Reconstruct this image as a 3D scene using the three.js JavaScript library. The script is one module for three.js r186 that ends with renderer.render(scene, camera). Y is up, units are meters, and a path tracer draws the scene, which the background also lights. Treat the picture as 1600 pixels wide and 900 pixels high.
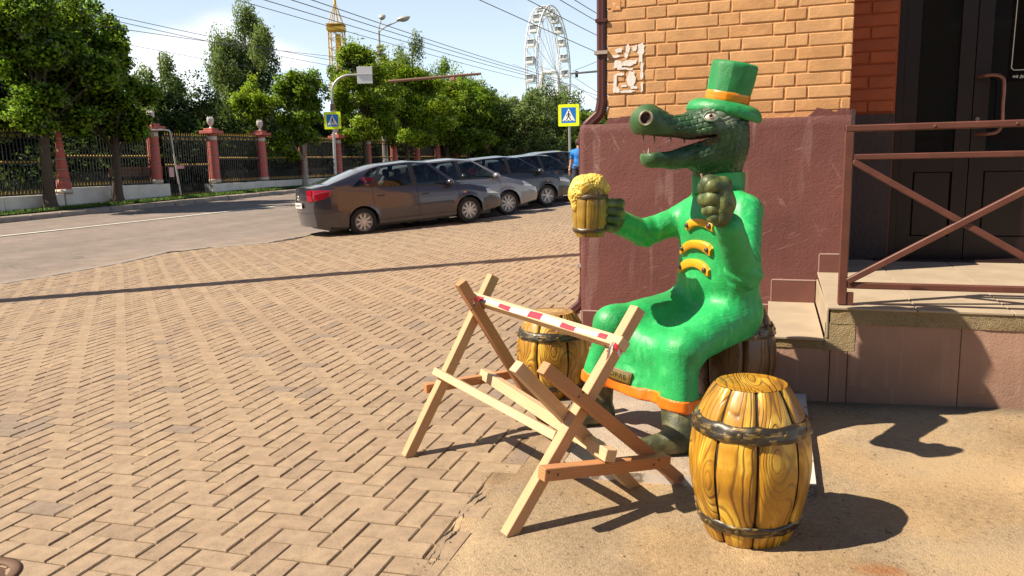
import * as THREE from 'three';
import { mergeGeometries, mergeVertices, toCreasedNormals } from 'three/addons/utils/BufferGeometryUtils.js';

// ---------------------------------------------------------------- camera, sky, sun, exposure
const scene = new THREE.Scene();
const camera = new THREE.PerspectiveCamera(40.65, 16 / 9, 0.05, 2000);
camera.rotation.order = 'YXZ';
camera.rotation.set(-9.118 * Math.PI / 180, 18.611 * Math.PI / 180, -0.022);
camera.position.set(0, 1.25, 0);
camera.updateMatrixWorld(true);
const renderer = new THREE.WebGLRenderer({ antialias: true });
renderer.toneMapping = THREE.LinearToneMapping;
renderer.toneMappingExposure = 1.95;
renderer.shadowMap.enabled = true;

const SUN_AZ = 27 * Math.PI / 180, SUN_EL = 47.3 * Math.PI / 180;
const sunDir = new THREE.Vector3(-Math.cos(SUN_EL) * Math.cos(SUN_AZ), Math.sin(SUN_EL), Math.cos(SUN_EL) * Math.sin(SUN_AZ));
const sun = new THREE.DirectionalLight(new THREE.Color().setRGB(1.0, 0.88, 0.71), 5.0);
sun.position.copy(sunDir).multiplyScalar(80).add(new THREE.Vector3(-8, 0, -15));
sun.target.position.set(-8, 0, -15); scene.add(sun, sun.target);
sun.name = 'sun';
sun.castShadow = true;
Object.assign(sun.shadow.camera, { left: -70, right: 70, top: 70, bottom: -70, near: 1, far: 250 });
sun.shadow.mapSize.set(4096, 4096);

// noise ----------------------------------------------------------
function rng(seed) { let s = seed | 0; return () => { s = (s + 0x6d2b79f5) | 0; let t = Math.imul(s ^ (s >>> 15), 1 | s); t = (t + Math.imul(t ^ (t >>> 7), 61 | t)) ^ t; return ((t ^ (t >>> 14)) >>> 0) / 4294967296; }; }
function h3(i, j, k) { let n = Math.imul(i, 374761393) ^ Math.imul(j, 668265263) ^ Math.imul(k, 2147483647 - 1234577); n = Math.imul(n ^ (n >>> 13), 1274126177); n = Math.imul(n ^ (n >>> 15), 2246822519); return ((n ^ (n >>> 16)) >>> 0) / 4294967296; }
const sm = (t) => t * t * (3 - 2 * t);
const lerp = (a, b, t) => a + (b - a) * t;
const clamp = (x, a = 0, b = 1) => Math.min(b, Math.max(a, x));
const smooth = (a, b, x) => sm(clamp((x - a) / (b - a)));
function vn3(x, y, z, p = 0) {
  const X = Math.floor(x), Y = Math.floor(y), Z = Math.floor(z), fx = sm(x - X), fy = sm(y - Y), fz = sm(z - Z);
  const w = p ? (v) => ((v % p) + p) % p : (v) => v;
  const x0 = w(X), x1 = w(X + 1), y0 = w(Y), y1 = w(Y + 1);
  const q = (k) => lerp(lerp(h3(x0, y0, k), h3(x1, y0, k), fx), lerp(h3(x0, y1, k), h3(x1, y1, k), fx), fy);
  return fz === 0 ? q(Z) : lerp(q(Z), q(Z + 1), fz);
}
function fbm(x, y, z = 0, o = 4, p = 0) { let a = 0.5, s = 0, f = 1, n = 0; for (let i = 0; i < o; i++) { s += a * vn3(x * f, y * f, z * f + i * 17 * (z === 0 ? 1 : 1), p * f); n += a; a *= 0.5; f *= 2; } return s / n; }

// sky: clear pale blue with thin fair-weather cloud, brighter towards the horizon
{
  // pick the stretch of cloud field that puts a soft white bank over the wheel and thinner veils to the left
  const look = (px, py) => { const q = camera.localToWorld(new THREE.Vector3((px - 800) / 1215, -(py - 450) / 1215, -1)).sub(camera.position).normalize(), k = 1 / (Math.max(q.y, 0) + 0.16); return [q.x * k, q.z * k]; }, spots = [[[760, 40], 1], [[850, 20], 1], [[700, 90], 0.8], [[560, 20], -1], [[620, 30], -0.6], [[300, 30], 0.25], [[230, 10], -0.4], [[480, 90], 0.5]].map(([p, w]) => [look(...p), w]);
  let ox = 0, oz = 0, best = -9; for (let i = 0; i < 1600; i++) { const a = (i % 40) * 1.37 + 3, b = Math.floor(i / 40) * 1.71 + 5, s = spots.reduce((t, [[x, z], w]) => t + w * fbm(x * 1.1 + a, z * 1.1 + b, 0, 6), 0); if (s > best) { best = s; ox = a; oz = b; } }
  const W = 1024, H = 512, data = new Float32Array(W * H * 4);
  for (let j = 0; j < H; j++) for (let i = 0; i < W; i++) {
    const v = (j + 0.5) / H, el = (v - 0.5) * Math.PI, az = (i + 0.5) / W * 2 * Math.PI;
    const y = Math.sin(el), c = Math.cos(el);
    let r, g, b;
    const t = Math.pow(1 - clamp(y), 2.4);
    r = lerp(0.06, 1.55, t); g = lerp(0.16, 1.86, t); b = lerp(0.42, 2.05, t);
    const dx = c * Math.cos(az), dz = c * Math.sin(az), k = 1 / (Math.max(y, 0) + 0.16);
    const n = fbm(dx * k * 1.1 + ox, dz * k * 1.1 + oz, 0, 6) + 0.12 * (fbm(dx * k * 4 + 1, dz * k * 4, 0, 4) - 0.5);
    const cl = smooth(0.48, 0.64, n) * 0.85 * smooth(-0.01, 0.06, y);
    const lum = lerp(0.9, 2.0, smooth(0.3, 1, 1 - y));
    r = lerp(r, lum * 0.99, cl); g = lerp(g, lum, cl); b = lerp(b, lum * 1.02, cl);
    if (y < 0) { const q = smooth(0, -0.08, y); r = lerp(r, 0.22, q); g = lerp(g, 0.2, q); b = lerp(b, 0.17, q); }
    const o = (j * W + i) * 4; data[o] = r; data[o + 1] = g; data[o + 2] = b; data[o + 3] = 1;
  }
  const sky = new THREE.DataTexture(data, W, H, THREE.RGBAFormat, THREE.FloatType);
  sky.mapping = THREE.EquirectangularReflectionMapping; sky.magFilter = THREE.LinearFilter; sky.wrapS = THREE.RepeatWrapping; sky.needsUpdate = true;
  scene.background = sky; scene.environment = sky;
  scene.backgroundIntensity = scene.environmentIntensity = 0.36;
}

// ---------------------------------------------------------------- survey: bearings of the photograph turned into places on the ground
const V3 = (x, y, z) => new THREE.Vector3(x, y, z);
const camR = new THREE.Vector3(), camU = new THREE.Vector3(), camB = new THREE.Vector3();
camera.matrixWorld.extractBasis(camR, camU, camB);
const EYE = V3(0, 1.25, 0);
const ray = (px, py) => camB.clone().negate().addScaledVector(camR, (px - 800) / 1215).addScaledVector(camU, -(py - 450) / 1215);
const atZ = (px, py, z) => { const d = ray(px, py); return EYE.clone().addScaledVector(d, z / d.z); };
const atX = (px, py, x) => { const d = ray(px, py); return EYE.clone().addScaledVector(d, x / d.x); };
const atD = (px, py, dist) => EYE.clone().addScaledVector(ray(px, py), dist);
const atPlane = (px, py, p, n) => { const d = ray(px, py); return EYE.clone().addScaledVector(d, p.clone().sub(EYE).dot(n) / d.dot(n)); };
const seen = (p) => { const q = p.clone().sub(EYE), z = -q.dot(camB); return [800 + 1215 * q.dot(camR) / z, 450 - 1215 * q.dot(camU) / z, z]; };
// the lie of the land: pavement falls away from the building and climbs gently up the street
const T = (x, z) => -0.08 + 0.036 * clamp(x, -9, 6) + 0.025 * clamp(-z, -3, 5) + 0.0166 * clamp(-z - 5, 0, 27);
const onGround = (px, py, lift = 0) => { const d = ray(px, py); let a = 0.3, b = a; for (let i = 0; i < 4000; i++) { b = a * 1.01; const p = EYE.clone().addScaledVector(d, b); if (p.y < T(p.x, p.z) + lift) break; a = b; if (a > 400) break; } for (let i = 0; i < 40; i++) { const m = (a + b) / 2, p = EYE.clone().addScaledVector(d, m); if (p.y < T(p.x, p.z) + lift) b = m; else a = m; } return EYE.clone().addScaledVector(d, a); };

// ---------------------------------------------------------------- naming and grouping
const used = new Map();
function numbered(name) { const n = used.get(name) ?? 0; used.set(name, n + 1); return n ? name + '_' + String(n).padStart(3, '0') : name; }
function tag(o, label, category, group, kind) { if (label) o.userData.label = label; if (category) o.userData.category = category; if (group) o.userData.group = group; if (kind) o.userData.kind = kind; return o; }
function thing(name, label, category, pos = [0, 0, 0], turn = 0, group, kind) {
  const o = new THREE.Group(); o.name = numbered(name); scene.add(o); o.position.set(...pos); o.rotation.y = turn; return tag(o, label, category, group, kind);
}
function obj(name, geo, mat, parent = scene, label) {
  const g = Array.isArray(geo) ? (geo.length > 1 ? mergeGeometries(geo.map(plain), false) : geo[0]) : geo;
  const m = new THREE.Mesh(g, mat); m.name = parent === scene ? numbered(name) : name; m.castShadow = m.receiveShadow = true; parent.add(m);
  if (label) m.userData.label = label; return m;
}
function plain(g) { // the attributes every piece shares, so that pieces can be joined
  g = g.index ? g.toNonIndexed() : g;
  for (const k of Object.keys(g.attributes)) if (!['position', 'normal', 'uv', 'color'].includes(k)) g.deleteAttribute(k);
  if (!g.attributes.normal) g.computeVertexNormals();
  if (!g.attributes.uv) g.setAttribute('uv', new THREE.BufferAttribute(new Float32Array(g.attributes.position.count * 2), 2));
  g.morphAttributes = {}; return g;
}
const struct = (name, geo, mat, label) => tag(obj(name, geo, mat), label, null, null, 'structure');

// ---------------------------------------------------------------- textures and materials
function tex(w, h, fn, srgb = true) {
  const d = new Uint8Array(w * h * 4), e = (c) => 255 * clamp(srgb ? (c <= 0.0031308 ? 12.92 * c : 1.055 * Math.pow(c, 1 / 2.4) - 0.055) : c);
  for (let j = 0; j < h; j++) for (let i = 0; i < w; i++) { const c = fn(i / w, j / h), o = (j * w + i) * 4; if (typeof c === 'number') d[o] = d[o + 1] = d[o + 2] = e(c); else { d[o] = e(c[0]); d[o + 1] = e(c[1]); d[o + 2] = e(c[2]); } d[o + 3] = 255; }
  const t = new THREE.DataTexture(d, w, h); t.wrapS = t.wrapT = THREE.RepeatWrapping; t.magFilter = THREE.LinearFilter; t.minFilter = THREE.LinearMipmapLinearFilter; t.generateMipmaps = true; if (srgb) t.colorSpace = THREE.SRGBColorSpace; t.needsUpdate = true; return t;
}
const rep = (t, u, v = u) => { const c = t.clone(); c.repeat.set(u, v); c.needsUpdate = true; return c; };
const lin = (r, g, b) => new THREE.Color().setRGB(r, g, b);
const TONE = 0.84; // evenly darkens all base colours; with the raised exposure this deepens shadows
function M(name, color, o = {}) { const p = o.clearcoat !== undefined || o.transmission !== undefined || o.sheen !== undefined || o.ior !== undefined; const m = new (p ? THREE.MeshPhysicalMaterial : THREE.MeshStandardMaterial)({ color: Array.isArray(color) ? lin(...color).multiplyScalar(TONE) : color, roughness: 0.8, ...o }); m.name = name; return m; }

// grey-scale grains, each tiling; they multiply a material's colour
const grainTex = tex(512, 512, (u, v) => { const a = fbm(u * 8, v * 8, 0, 5, 8), b = vn3(u * 220, v * 220, 3, 220), c = vn3(u * 90, v * 90, 5, 90); let k = 0.66 + 0.38 * a + 0.26 * (b - 0.5) + 0.2 * (c - 0.5); if (b > 0.93) k += 0.22; if (c < 0.07) k -= 0.28; return [k, k, k]; });
const grainBump = tex(512, 512, (u, v) => 0.5 + 0.5 * (fbm(u * 16, v * 16, 0, 4, 16) - 0.5) + 0.5 * (vn3(u * 180, v * 180, 3, 180) - 0.5), false);
const softTex = tex(256, 256, (u, v) => { const k = 0.8 + 0.36 * (fbm(u * 5, v * 5, 0, 5, 5) - 0.25); return [k, k, k]; });
const plasterBump = tex(512, 512, (u, v) => 0.5 * fbm(u * 20, v * 20, 0, 4, 20) + 0.5 * fbm(u * 70, v * 70, 2, 2, 70), false);
const woodTex = tex(512, 512, (u, v) => { // lumber: v runs along the board
  const k1 = Math.exp(-(((u - 0.3) / 0.05) ** 2) - (((v - 0.4) / 0.035) ** 2)), k2 = Math.exp(-(((u - 0.72) / 0.06) ** 2) - (((v - 0.83) / 0.03) ** 2));
  const s = u * 15 + 1.6 * fbm(u * 3, v * 4, 0, 3, 4) + 2 * (k1 + k2), ring = 0.5 + 0.5 * Math.sin(s * 6.283), f = vn3(u * 150, v * 12, 7, 0);
  const k = 0.82 + 0.2 * ring + 0.22 * (f - 0.5) - 0.6 * Math.max(k1 ** 2, k2 ** 2) + 0.18 * (fbm(u * 4, v * 6, 0, 3, 4) - 0.5); return [k, k * (0.97 + 0.03 * ring), k * (0.9 + 0.1 * ring)];
});
const woodBump = tex(256, 256, (u, v) => 0.5 + 0.3 * Math.sin((u * 15 + 1.6 * fbm(u * 3, v * 4, 0, 3, 4)) * 6.283) + 0.3 * (vn3(u * 150, v * 12, 7) - 0.5), false);

const mPaver = [[0.365, 0.258, 0.163], [0.395, 0.284, 0.18], [0.335, 0.236, 0.153], [0.38, 0.272, 0.176], [0.29, 0.215, 0.155], [0.415, 0.296, 0.18]].map((c, i) => M('paver_' + i, c, { map: rep(grainTex, 3.1 + i * 0.13), bumpMap: rep(grainBump, 3), bumpScale: 0.0016, roughness: 0.88 }));
const mJoint = M('joint_sand', [0.23, 0.155, 0.09], { map: rep(grainTex, 2), roughness: 1 });
const mPaverFar = M('far_paving', [0.41, 0.295, 0.175], { map: rep(grainTex, 0.8), roughness: 0.9 });
const mAsphalt = M('asphalt', [0.285, 0.225, 0.185], { map: rep(grainTex, 0.55), bumpMap: rep(grainBump, 1.2), bumpScale: 0.004, roughness: 0.85 });
const mRoadPaint = M('road_paint', [0.8, 0.77, 0.7], { map: rep(grainTex, 0.7) });
const mKerb = M('kerb_stone', [0.36, 0.31, 0.27], { map: rep(grainTex, 1), bumpMap: grainBump, bumpScale: 0.004 });
const mGrass = M('grass_soil', [0.10, 0.17, 0.025], { map: rep(grainTex, 0.6), roughness: 1 });
const mEarth = M('park_ground', [0.10, 0.12, 0.04], { map: rep(grainTex, 0.05), roughness: 1 });
const mBrick = [[0.73, 0.385, 0.16], [0.77, 0.415, 0.178], [0.69, 0.35, 0.138], [0.74, 0.395, 0.17]].map((c, i) => M('painted_brick_' + i, c, { map: rep(softTex, 2.2 + i * 0.3), bumpMap: rep(plasterBump, 2.4), bumpScale: 0.0022, roughness: 0.62 }));
const mBrickJoint = M('painted_joint', [0.68, 0.335, 0.13], { bumpMap: rep(plasterBump, 4), bumpScale: 0.003 });
const mBrickShaded = [[0.50, 0.105, 0.028], [0.47, 0.095, 0.026], [0.53, 0.115, 0.03]].map((c, i) => M('shaded_brick_' + i, c, { map: rep(softTex, 2), bumpMap: rep(plasterBump, 2.4), bumpScale: 0.002, roughness: 0.6 }));  // bricks of the set-back wall, its shade put into a deeper colour
const mPipe = M('brown_pipe', [0.10, 0.032, 0.028], { roughness: 0.4, metalness: 0.1 });
const mSteel = M('rusty_brown_rail', [0.155, 0.052, 0.035], { map: rep(softTex, 3), roughness: 0.5, bumpMap: rep(plasterBump, 3), bumpScale: 0.001 });
const mTile = M('landing_tile', [0.50, 0.40, 0.285], { map: rep(softTex, 1.3), roughness: 0.55 });
const mDark = M('dark_void', [0.012, 0.011, 0.011], { roughness: 0.9 });
const mMetalGrey = M('galvanised_pole', [0.45, 0.44, 0.42], { roughness: 0.45, metalness: 0.5 });
const mGold = M('gilded_iron', [0.55, 0.33, 0.07], { roughness: 0.4, metalness: 0.3 });
const mIron = M('black_iron', [0.014, 0.014, 0.015], { roughness: 0.5 });
const mWhite = M('white_paint', [0.72, 0.68, 0.62], { roughness: 0.6, map: softTex });

// ---------------------------------------------------------------- small builders
function quadGeo(P, uv, idx) { const g = new THREE.BufferGeometry(); g.setAttribute('position', new THREE.Float32BufferAttribute(P, 3)); g.setAttribute('uv', new THREE.Float32BufferAttribute(uv, 2)); g.setIndex(idx); g.computeVertexNormals(); return g; }
function patch(nu, nv, f, uvf) { // a curved sheet f(u, v) -> [x, y, z]
  const P = [], U = [], I = [];
  for (let j = 0; j <= nv; j++) for (let i = 0; i <= nu; i++) { const u = i / nu, v = j / nv, p = f(u, v); P.push(p.x ?? p[0], p.y ?? p[1], p.z ?? p[2]); const t = uvf ? uvf(u, v, p) : [u, v]; U.push(t[0], t[1]); }
  for (let j = 0; j < nv; j++) for (let i = 0; i < nu; i++) { const a = j * (nu + 1) + i, b = a + 1, c = a + nu + 1, d = c + 1; I.push(a, b, d, a, d, c); }
  return quadGeo(P, U, I);
}
function box(w, h, d, x = 0, y = 0, z = 0) { // uv in metres, offset so that pieces differ
  const g = new THREE.BoxGeometry(w, h, d), u = g.attributes.uv, s = [[d, h], [d, h], [w, d], [w, d], [w, h], [w, h]];
  for (let f = 0; f < 6; f++) for (let k = 0; k < 4; k++) { const i = f * 4 + k; u.setXY(i, u.getX(i) * s[f][0] + x * 0.7, u.getY(i) * s[f][1] + y * 0.9 + z * 0.3); }
  return g.translate(x, y, z);
}
function chamferBox(w, h, d, c = 0.003, uvAlong = false) { // 6 faces, 12 bevels, 8 corners
  const P = [], U = [], I = [], hx = w / 2, hy = h / 2, hz = d / 2;
  const face = (pts) => { const b = P.length / 3, n = V3().crossVectors(V3(...pts[1]).sub(V3(...pts[0])), V3(...pts[2]).sub(V3(...pts[0]))), ctr = pts.reduce((a, p) => a.add(V3(...p)), V3()); const q = n.dot(ctr) < 0 ? [...pts].reverse() : pts; const ax = Math.abs(n.x) > Math.abs(n.y) ? (Math.abs(n.x) > Math.abs(n.z) ? 0 : 2) : (Math.abs(n.y) > Math.abs(n.z) ? 1 : 2); for (const p of q) { P.push(...p); if (uvAlong) U.push(ax === 0 ? p[2] + 0.31 : p[0] + (ax === 2 ? 0.1 : 0), ax === 1 ? p[2] : p[1]); else U.push(ax === 0 ? p[2] : p[0], ax === 1 ? p[2] : p[1]); } for (let k = 1; k < q.length - 1; k++) I.push(b, b + k, b + k + 1); };
  for (const s of [-1, 1]) {
    face([[s * hx, -hy + c, -hz + c], [s * hx, hy - c, -hz + c], [s * hx, hy - c, hz - c], [s * hx, -hy + c, hz - c]]);
    face([[-hx + c, s * hy, -hz + c], [hx - c, s * hy, -hz + c], [hx - c, s * hy, hz - c], [-hx + c, s * hy, hz - c]]);
    face([[-hx + c, -hy + c, s * hz], [hx - c, -hy + c, s * hz], [hx - c, hy - c, s * hz], [-hx + c, hy - c, s * hz]]);
    for (const t of [-1, 1]) {
      face([[s * hx, t * (hy - c), -hz + c], [s * hx, t * (hy - c), hz - c], [s * (hx - c), t * hy, hz - c], [s * (hx - c), t * hy, -hz + c]]);
      face([[s * hx, -hy + c, t * (hz - c)], [s * hx, hy - c, t * (hz - c)], [s * (hx - c), hy - c, t * hz], [s * (hx - c), -hy + c, t * hz]]);
      face([[-hx + c, s * hy, t * (hz - c)], [hx - c, s * hy, t * (hz - c)], [hx - c, s * (hy - c), t * hz], [-hx + c, s * (hy - c), t * hz]]);
      for (const q of [-1, 1]) face([[s * hx, t * (hy - c), q * (hz - c)], [s * (hx - c), t * hy, q * (hz - c)], [s * (hx - c), t * (hy - c), q * hz]]);
    }
  }
  return quadGeo(P, U, I);
}
function orient(g, a, b, up = V3(0, 1, 0)) { // turn a piece whose length is y so that it runs from a to b; its z faces `up`
  const y = b.clone().sub(a).normalize(), x = V3().crossVectors(y, up).normalize(), z = V3().crossVectors(x, y);
  return g.applyMatrix4(new THREE.Matrix4().makeBasis(x, y, z).setPosition(a.clone().add(b).multiplyScalar(0.5)));
}
function bar(a, b, r, r2 = r, n = 8) { return orient(new THREE.CylinderGeometry(r2, r, a.distanceTo(b), n, 1), a, b, Math.abs(b.y - a.y) > 0.95 * a.distanceTo(b) ? V3(0, 0, 1) : V3(0, 1, 0)); }
function beam(a, b, w, d, up, c = 0.002) { return orient(chamferBox(w, a.distanceTo(b), d, c), a, b, up); }
function tube(pts, r, seg = 20, n = 6) { return new THREE.TubeGeometry(new THREE.CatmullRomCurve3(pts), seg, r, n, false); }
function lathe(pts, n = 24) { return new THREE.LatheGeometry(pts.map((p) => new THREE.Vector2(p[0], p[1])), n); }

// smooth bodies: a distance field turned into one continuous skin (surface nets)
function skin(f, min, max, cell, colour) {
  const nx = Math.ceil((max[0] - min[0]) / cell) + 1, ny = Math.ceil((max[1] - min[1]) / cell) + 1, nz = Math.ceil((max[2] - min[2]) / cell) + 1;
  const F = new Float32Array(nx * ny * nz), id = new Int32Array(nx * ny * nz).fill(-1), at = (i, j, k) => i + nx * (j + ny * k);
  const B = 4; // skip blocks that lie far from the surface
  for (let k0 = 0; k0 < nz; k0 += B) for (let j0 = 0; j0 < ny; j0 += B) for (let i0 = 0; i0 < nx; i0 += B) {
    const d = f(min[0] + (i0 + B / 2) * cell, min[1] + (j0 + B / 2) * cell, min[2] + (k0 + B / 2) * cell), far = Math.abs(d) > cell * B * 1.8;
    for (let k = k0; k < Math.min(nz, k0 + B); k++) for (let j = j0; j < Math.min(ny, j0 + B); j++) for (let i = i0; i < Math.min(nx, i0 + B); i++) F[at(i, j, k)] = far ? d : f(min[0] + i * cell, min[1] + j * cell, min[2] + k * cell);
  }
  const P = [], I = [], C = [];
  for (let k = 0; k < nz - 1; k++) for (let j = 0; j < ny - 1; j++) for (let i = 0; i < nx - 1; i++) {
    let m = 0, sx = 0, sy = 0, sz = 0, n = 0; const c = [];
    for (let q = 0; q < 8; q++) { const v = F[at(i + (q & 1), j + (q >> 1 & 1), k + (q >> 2))]; c.push(v); if (v < 0) m |= 1 << q; }
    if (m === 0 || m === 255) continue;
    for (let q = 0; q < 8; q++) for (const b of [1, 2, 4]) if (!(q & b)) { const r = q | b; if ((c[q] < 0) !== (c[r] < 0)) { const t = c[q] / (c[q] - c[r]); sx += (q & 1) + (b === 1 ? t : 0); sy += (q >> 1 & 1) + (b === 2 ? t : 0); sz += (q >> 2) + (b === 4 ? t : 0); n++; } }
    id[at(i, j, k)] = P.length / 3; P.push(min[0] + (i + sx / n) * cell, min[1] + (j + sy / n) * cell, min[2] + (k + sz / n) * cell);
  }
  const quad = (a, b, c, d, flip) => { if (a < 0 || b < 0 || c < 0 || d < 0) return; if (flip) I.push(a, c, b, a, d, c); else I.push(a, b, c, a, c, d); };
  for (let k = 1; k < nz - 1; k++) for (let j = 1; j < ny - 1; j++) for (let i = 1; i < nx - 1; i++) {
    const v = F[at(i, j, k)] < 0;
    if (v !== (F[at(i + 1, j, k)] < 0)) quad(id[at(i, j - 1, k - 1)], id[at(i, j, k - 1)], id[at(i, j, k)], id[at(i, j - 1, k)], !v);
    if (v !== (F[at(i, j + 1, k)] < 0)) quad(id[at(i - 1, j, k - 1)], id[at(i - 1, j, k)], id[at(i, j, k)], id[at(i, j, k - 1)], !v);
    if (v !== (F[at(i, j, k + 1)] < 0)) quad(id[at(i - 1, j - 1, k)], id[at(i, j - 1, k)], id[at(i, j, k)], id[at(i - 1, j, k)], !v);
  }
  const N = [], U = [], e = cell * 0.5;
  for (let q = 0; q < P.length; q += 3) { const x = P[q], y = P[q + 1], z = P[q + 2]; const a = f(x + e, y, z) - f(x - e, y, z), b = f(x, y + e, z) - f(x, y - e, z), c = f(x, y, z + e) - f(x, y, z - e), l = Math.hypot(a, b, c) || 1; N.push(a / l, b / l, c / l); U.push(x + z, y); if (colour) C.push(...colour(x, y, z, a / l, b / l, c / l)); }
  const g = new THREE.BufferGeometry(); g.setAttribute('position', new THREE.Float32BufferAttribute(P, 3)); g.setAttribute('normal', new THREE.Float32BufferAttribute(N, 3)); g.setAttribute('uv', new THREE.Float32BufferAttribute(U, 2)); if (colour) g.setAttribute('color', new THREE.Float32BufferAttribute(C, 3)); g.setIndex(I); return g;
}
const smin = (a, b, k) => { const h = Math.max(k - Math.abs(a - b), 0) / k; return Math.min(a, b) - h * h * k * 0.25; };
const smax = (a, b, k) => -smin(-a, -b, k);
function capsule(x, y, z, p) { // p: ax ay az ra bx by bz rb
  const dx = p[4] - p[0], dy = p[5] - p[1], dz = p[6] - p[2], l = dx * dx + dy * dy + dz * dz, h = l ? clamp(((x - p[0]) * dx + (y - p[1]) * dy + (z - p[2]) * dz) / l) : 0;
  return Math.hypot(x - p[0] - h * dx, y - p[1] - h * dy, z - p[2] - h * dz) - (p[3] + (p[7] - p[3]) * h);
}
const cap = (a, ra, b = a, rb = ra) => [a.x, a.y, a.z, ra, b.x, b.y, b.z, rb];
const blend = (list, k) => (x, y, z) => { let d = 1e9; for (const p of list) d = smin(d, capsule(x, y, z, p), k); return d; };

// ================================================================ GROUND
function sheetXZ(xs, zs, h, keep, uvs = 1) { // a sheet over a grid of x and z, as far as keep() says
  const P = [], U = [], I = [], nx = xs.length, ok = keep ?? (() => true);
  for (const z of zs) for (const x of xs) { P.push(x, h(x, z), z); U.push(x * uvs, -z * uvs); }
  for (let j = 0; j < zs.length - 1; j++) for (let i = 0; i < nx - 1; i++) if (ok((xs[i] + xs[i + 1]) / 2, (zs[j] + zs[j + 1]) / 2)) { const a = j * nx + i, c = a + nx; I.push(a, c, a + 1, a + 1, c, c + 1); }
  return quadGeo(P, U, I);
}
const span = (a, b, n) => Array.from({ length: n + 1 }, (_, i) => a + (b - a) * i / n);
const wide = [-900, -400, -200, -110, -70, -50, -40];
struct('ground', sheetXZ([...wide, ...span(-32, 24, 14), 40, 90, 200, 400], [-1200, -700, -400, -200, -120, -80, -60, -46, ...span(-36, 20, 28), 60, 200], (x, z) => T(x, z) - 0.16), mEarth);

// pavement outline, read off the photograph
const KX = -21;                                            // far kerb of the street
const edgeLine = [[-40, 452], [0, 444], [100, 427], [187, 411.5], [264, 393.5], [327, 387], [417, 379.5], [480, 368], [511, 361]].map(([x, y]) => onGround(x, y));
const bayLine = [[600, 359.5], [690, 351], [760, 342], [800, 336], [870, 324.5], [930, 314.5]].map(([x, y]) => onGround(x, y));
edgeLine[0].x = -16; edgeLine[0].z = -1.5;
const edge = [V3(-18, 0, 4), ...edgeLine, ...bayLine, V3(-4.4, 0, -40), V3(-4.2, 0, -80)];
const apronPx = [[655, 905], [688, 842], [715, 809], [744, 775], [769, 741], [803, 704], [847, 677], [890, 640]].map(([x, y]) => onGround(x, y));
const apronX = [[2, -1.05], ...apronPx.map((p) => [p.z, p.x]).sort((a, b) => b[0] - a[0]), [-5.3, -1.24]];
const xApron = (z) => { if (z >= apronX[0][0]) return apronX[0][1]; for (let i = 1; i < apronX.length; i++) if (z >= apronX[i][0]) return lerp(apronX[i - 1][1], apronX[i][1], (z - apronX[i - 1][0]) / (apronX[i][0] - apronX[i - 1][0])); return apronX.at(-1)[1]; };
const xEdge = (z) => { let best = -18; for (let i = 1; i < edge.length; i++) { const a = edge[i - 1], b = edge[i]; if ((a.z >= z) !== (b.z >= z)) best = Math.max(best, lerp(a.x, b.x, (z - a.z) / (b.z - a.z))); } return z > 4 ? -18 : best; };
const onPavement = (x, z, m = 0) => x > xEdge(z) - m && x < xApron(z) + 0.06;

const zsP = [...span(3, -22, 100), ...span(-24, -80, 14)];
struct('pavement', patch(16, zsP.length - 1, (u, v) => { const z = zsP[Math.round(v * (zsP.length - 1))], x = lerp(xEdge(z), z < -5.2 ? -1.18 : xApron(z) + 0.3, u); return [x, T(x, z) - 0.0075 + 0.006 * (fbm(x * 2.3, z * 2.3, 0, 3) - 0.5), z]; }, (u, v, p) => [p[0], -p[2]]), mJoint);
const pavement = scene.getObjectByName('pavement');
{ // plain paving beyond the distance at which single pavers can be told apart
  const zs = span(-24.4, -80, 20);
  obj('far_paving', patch(6, 20, (u, v) => { const z = lerp(-24.4, -80, v), x = lerp(xEdge(z), -1.22, u); return [x, T(x, z), z]; }, (u, v, p) => [p[0], -p[2]]), mPaverFar, pavement);
  // border strip dropping to the street
  const E = edge.slice(0, -1), R = [];
  const off = E.map((p, i) => { const a = E[Math.max(0, i - 1)], b = E[Math.min(E.length - 1, i + 1)], d = V3(b.x - a.x, 0, b.z - a.z).normalize(); return V3(d.z, 0, -d.x); });
  const sgn = off[2].z < 0 || off[2].x > 0 ? 1 : -1;
  R.push(patch(E.length * 6 - 6, 3, (u, v) => { const t = u * (E.length - 1), i = Math.min(E.length - 2, Math.floor(t)), k = t - i, j = Math.round(v * 3); const n = off[i].clone().lerp(off[i + 1], k).normalize().multiplyScalar(-sgn); const w = [0.1, 0, -0.015, -0.03][j] * -1, wob = 0.03 * (fbm(t * 4, 3) - 0.5); const x = lerp(E[i].x, E[i + 1].x, k) + n.x * (w + wob), z = lerp(E[i].z, E[i + 1].z, k) + n.z * (w + wob); return [x, T(x, z) + [0.006, 0.006, -0.01, -0.07][j], z]; }, (u, v) => [u * 40, v * 0.2]));
  obj('pavement_edge', R, mKerb, pavement);
}
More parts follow.
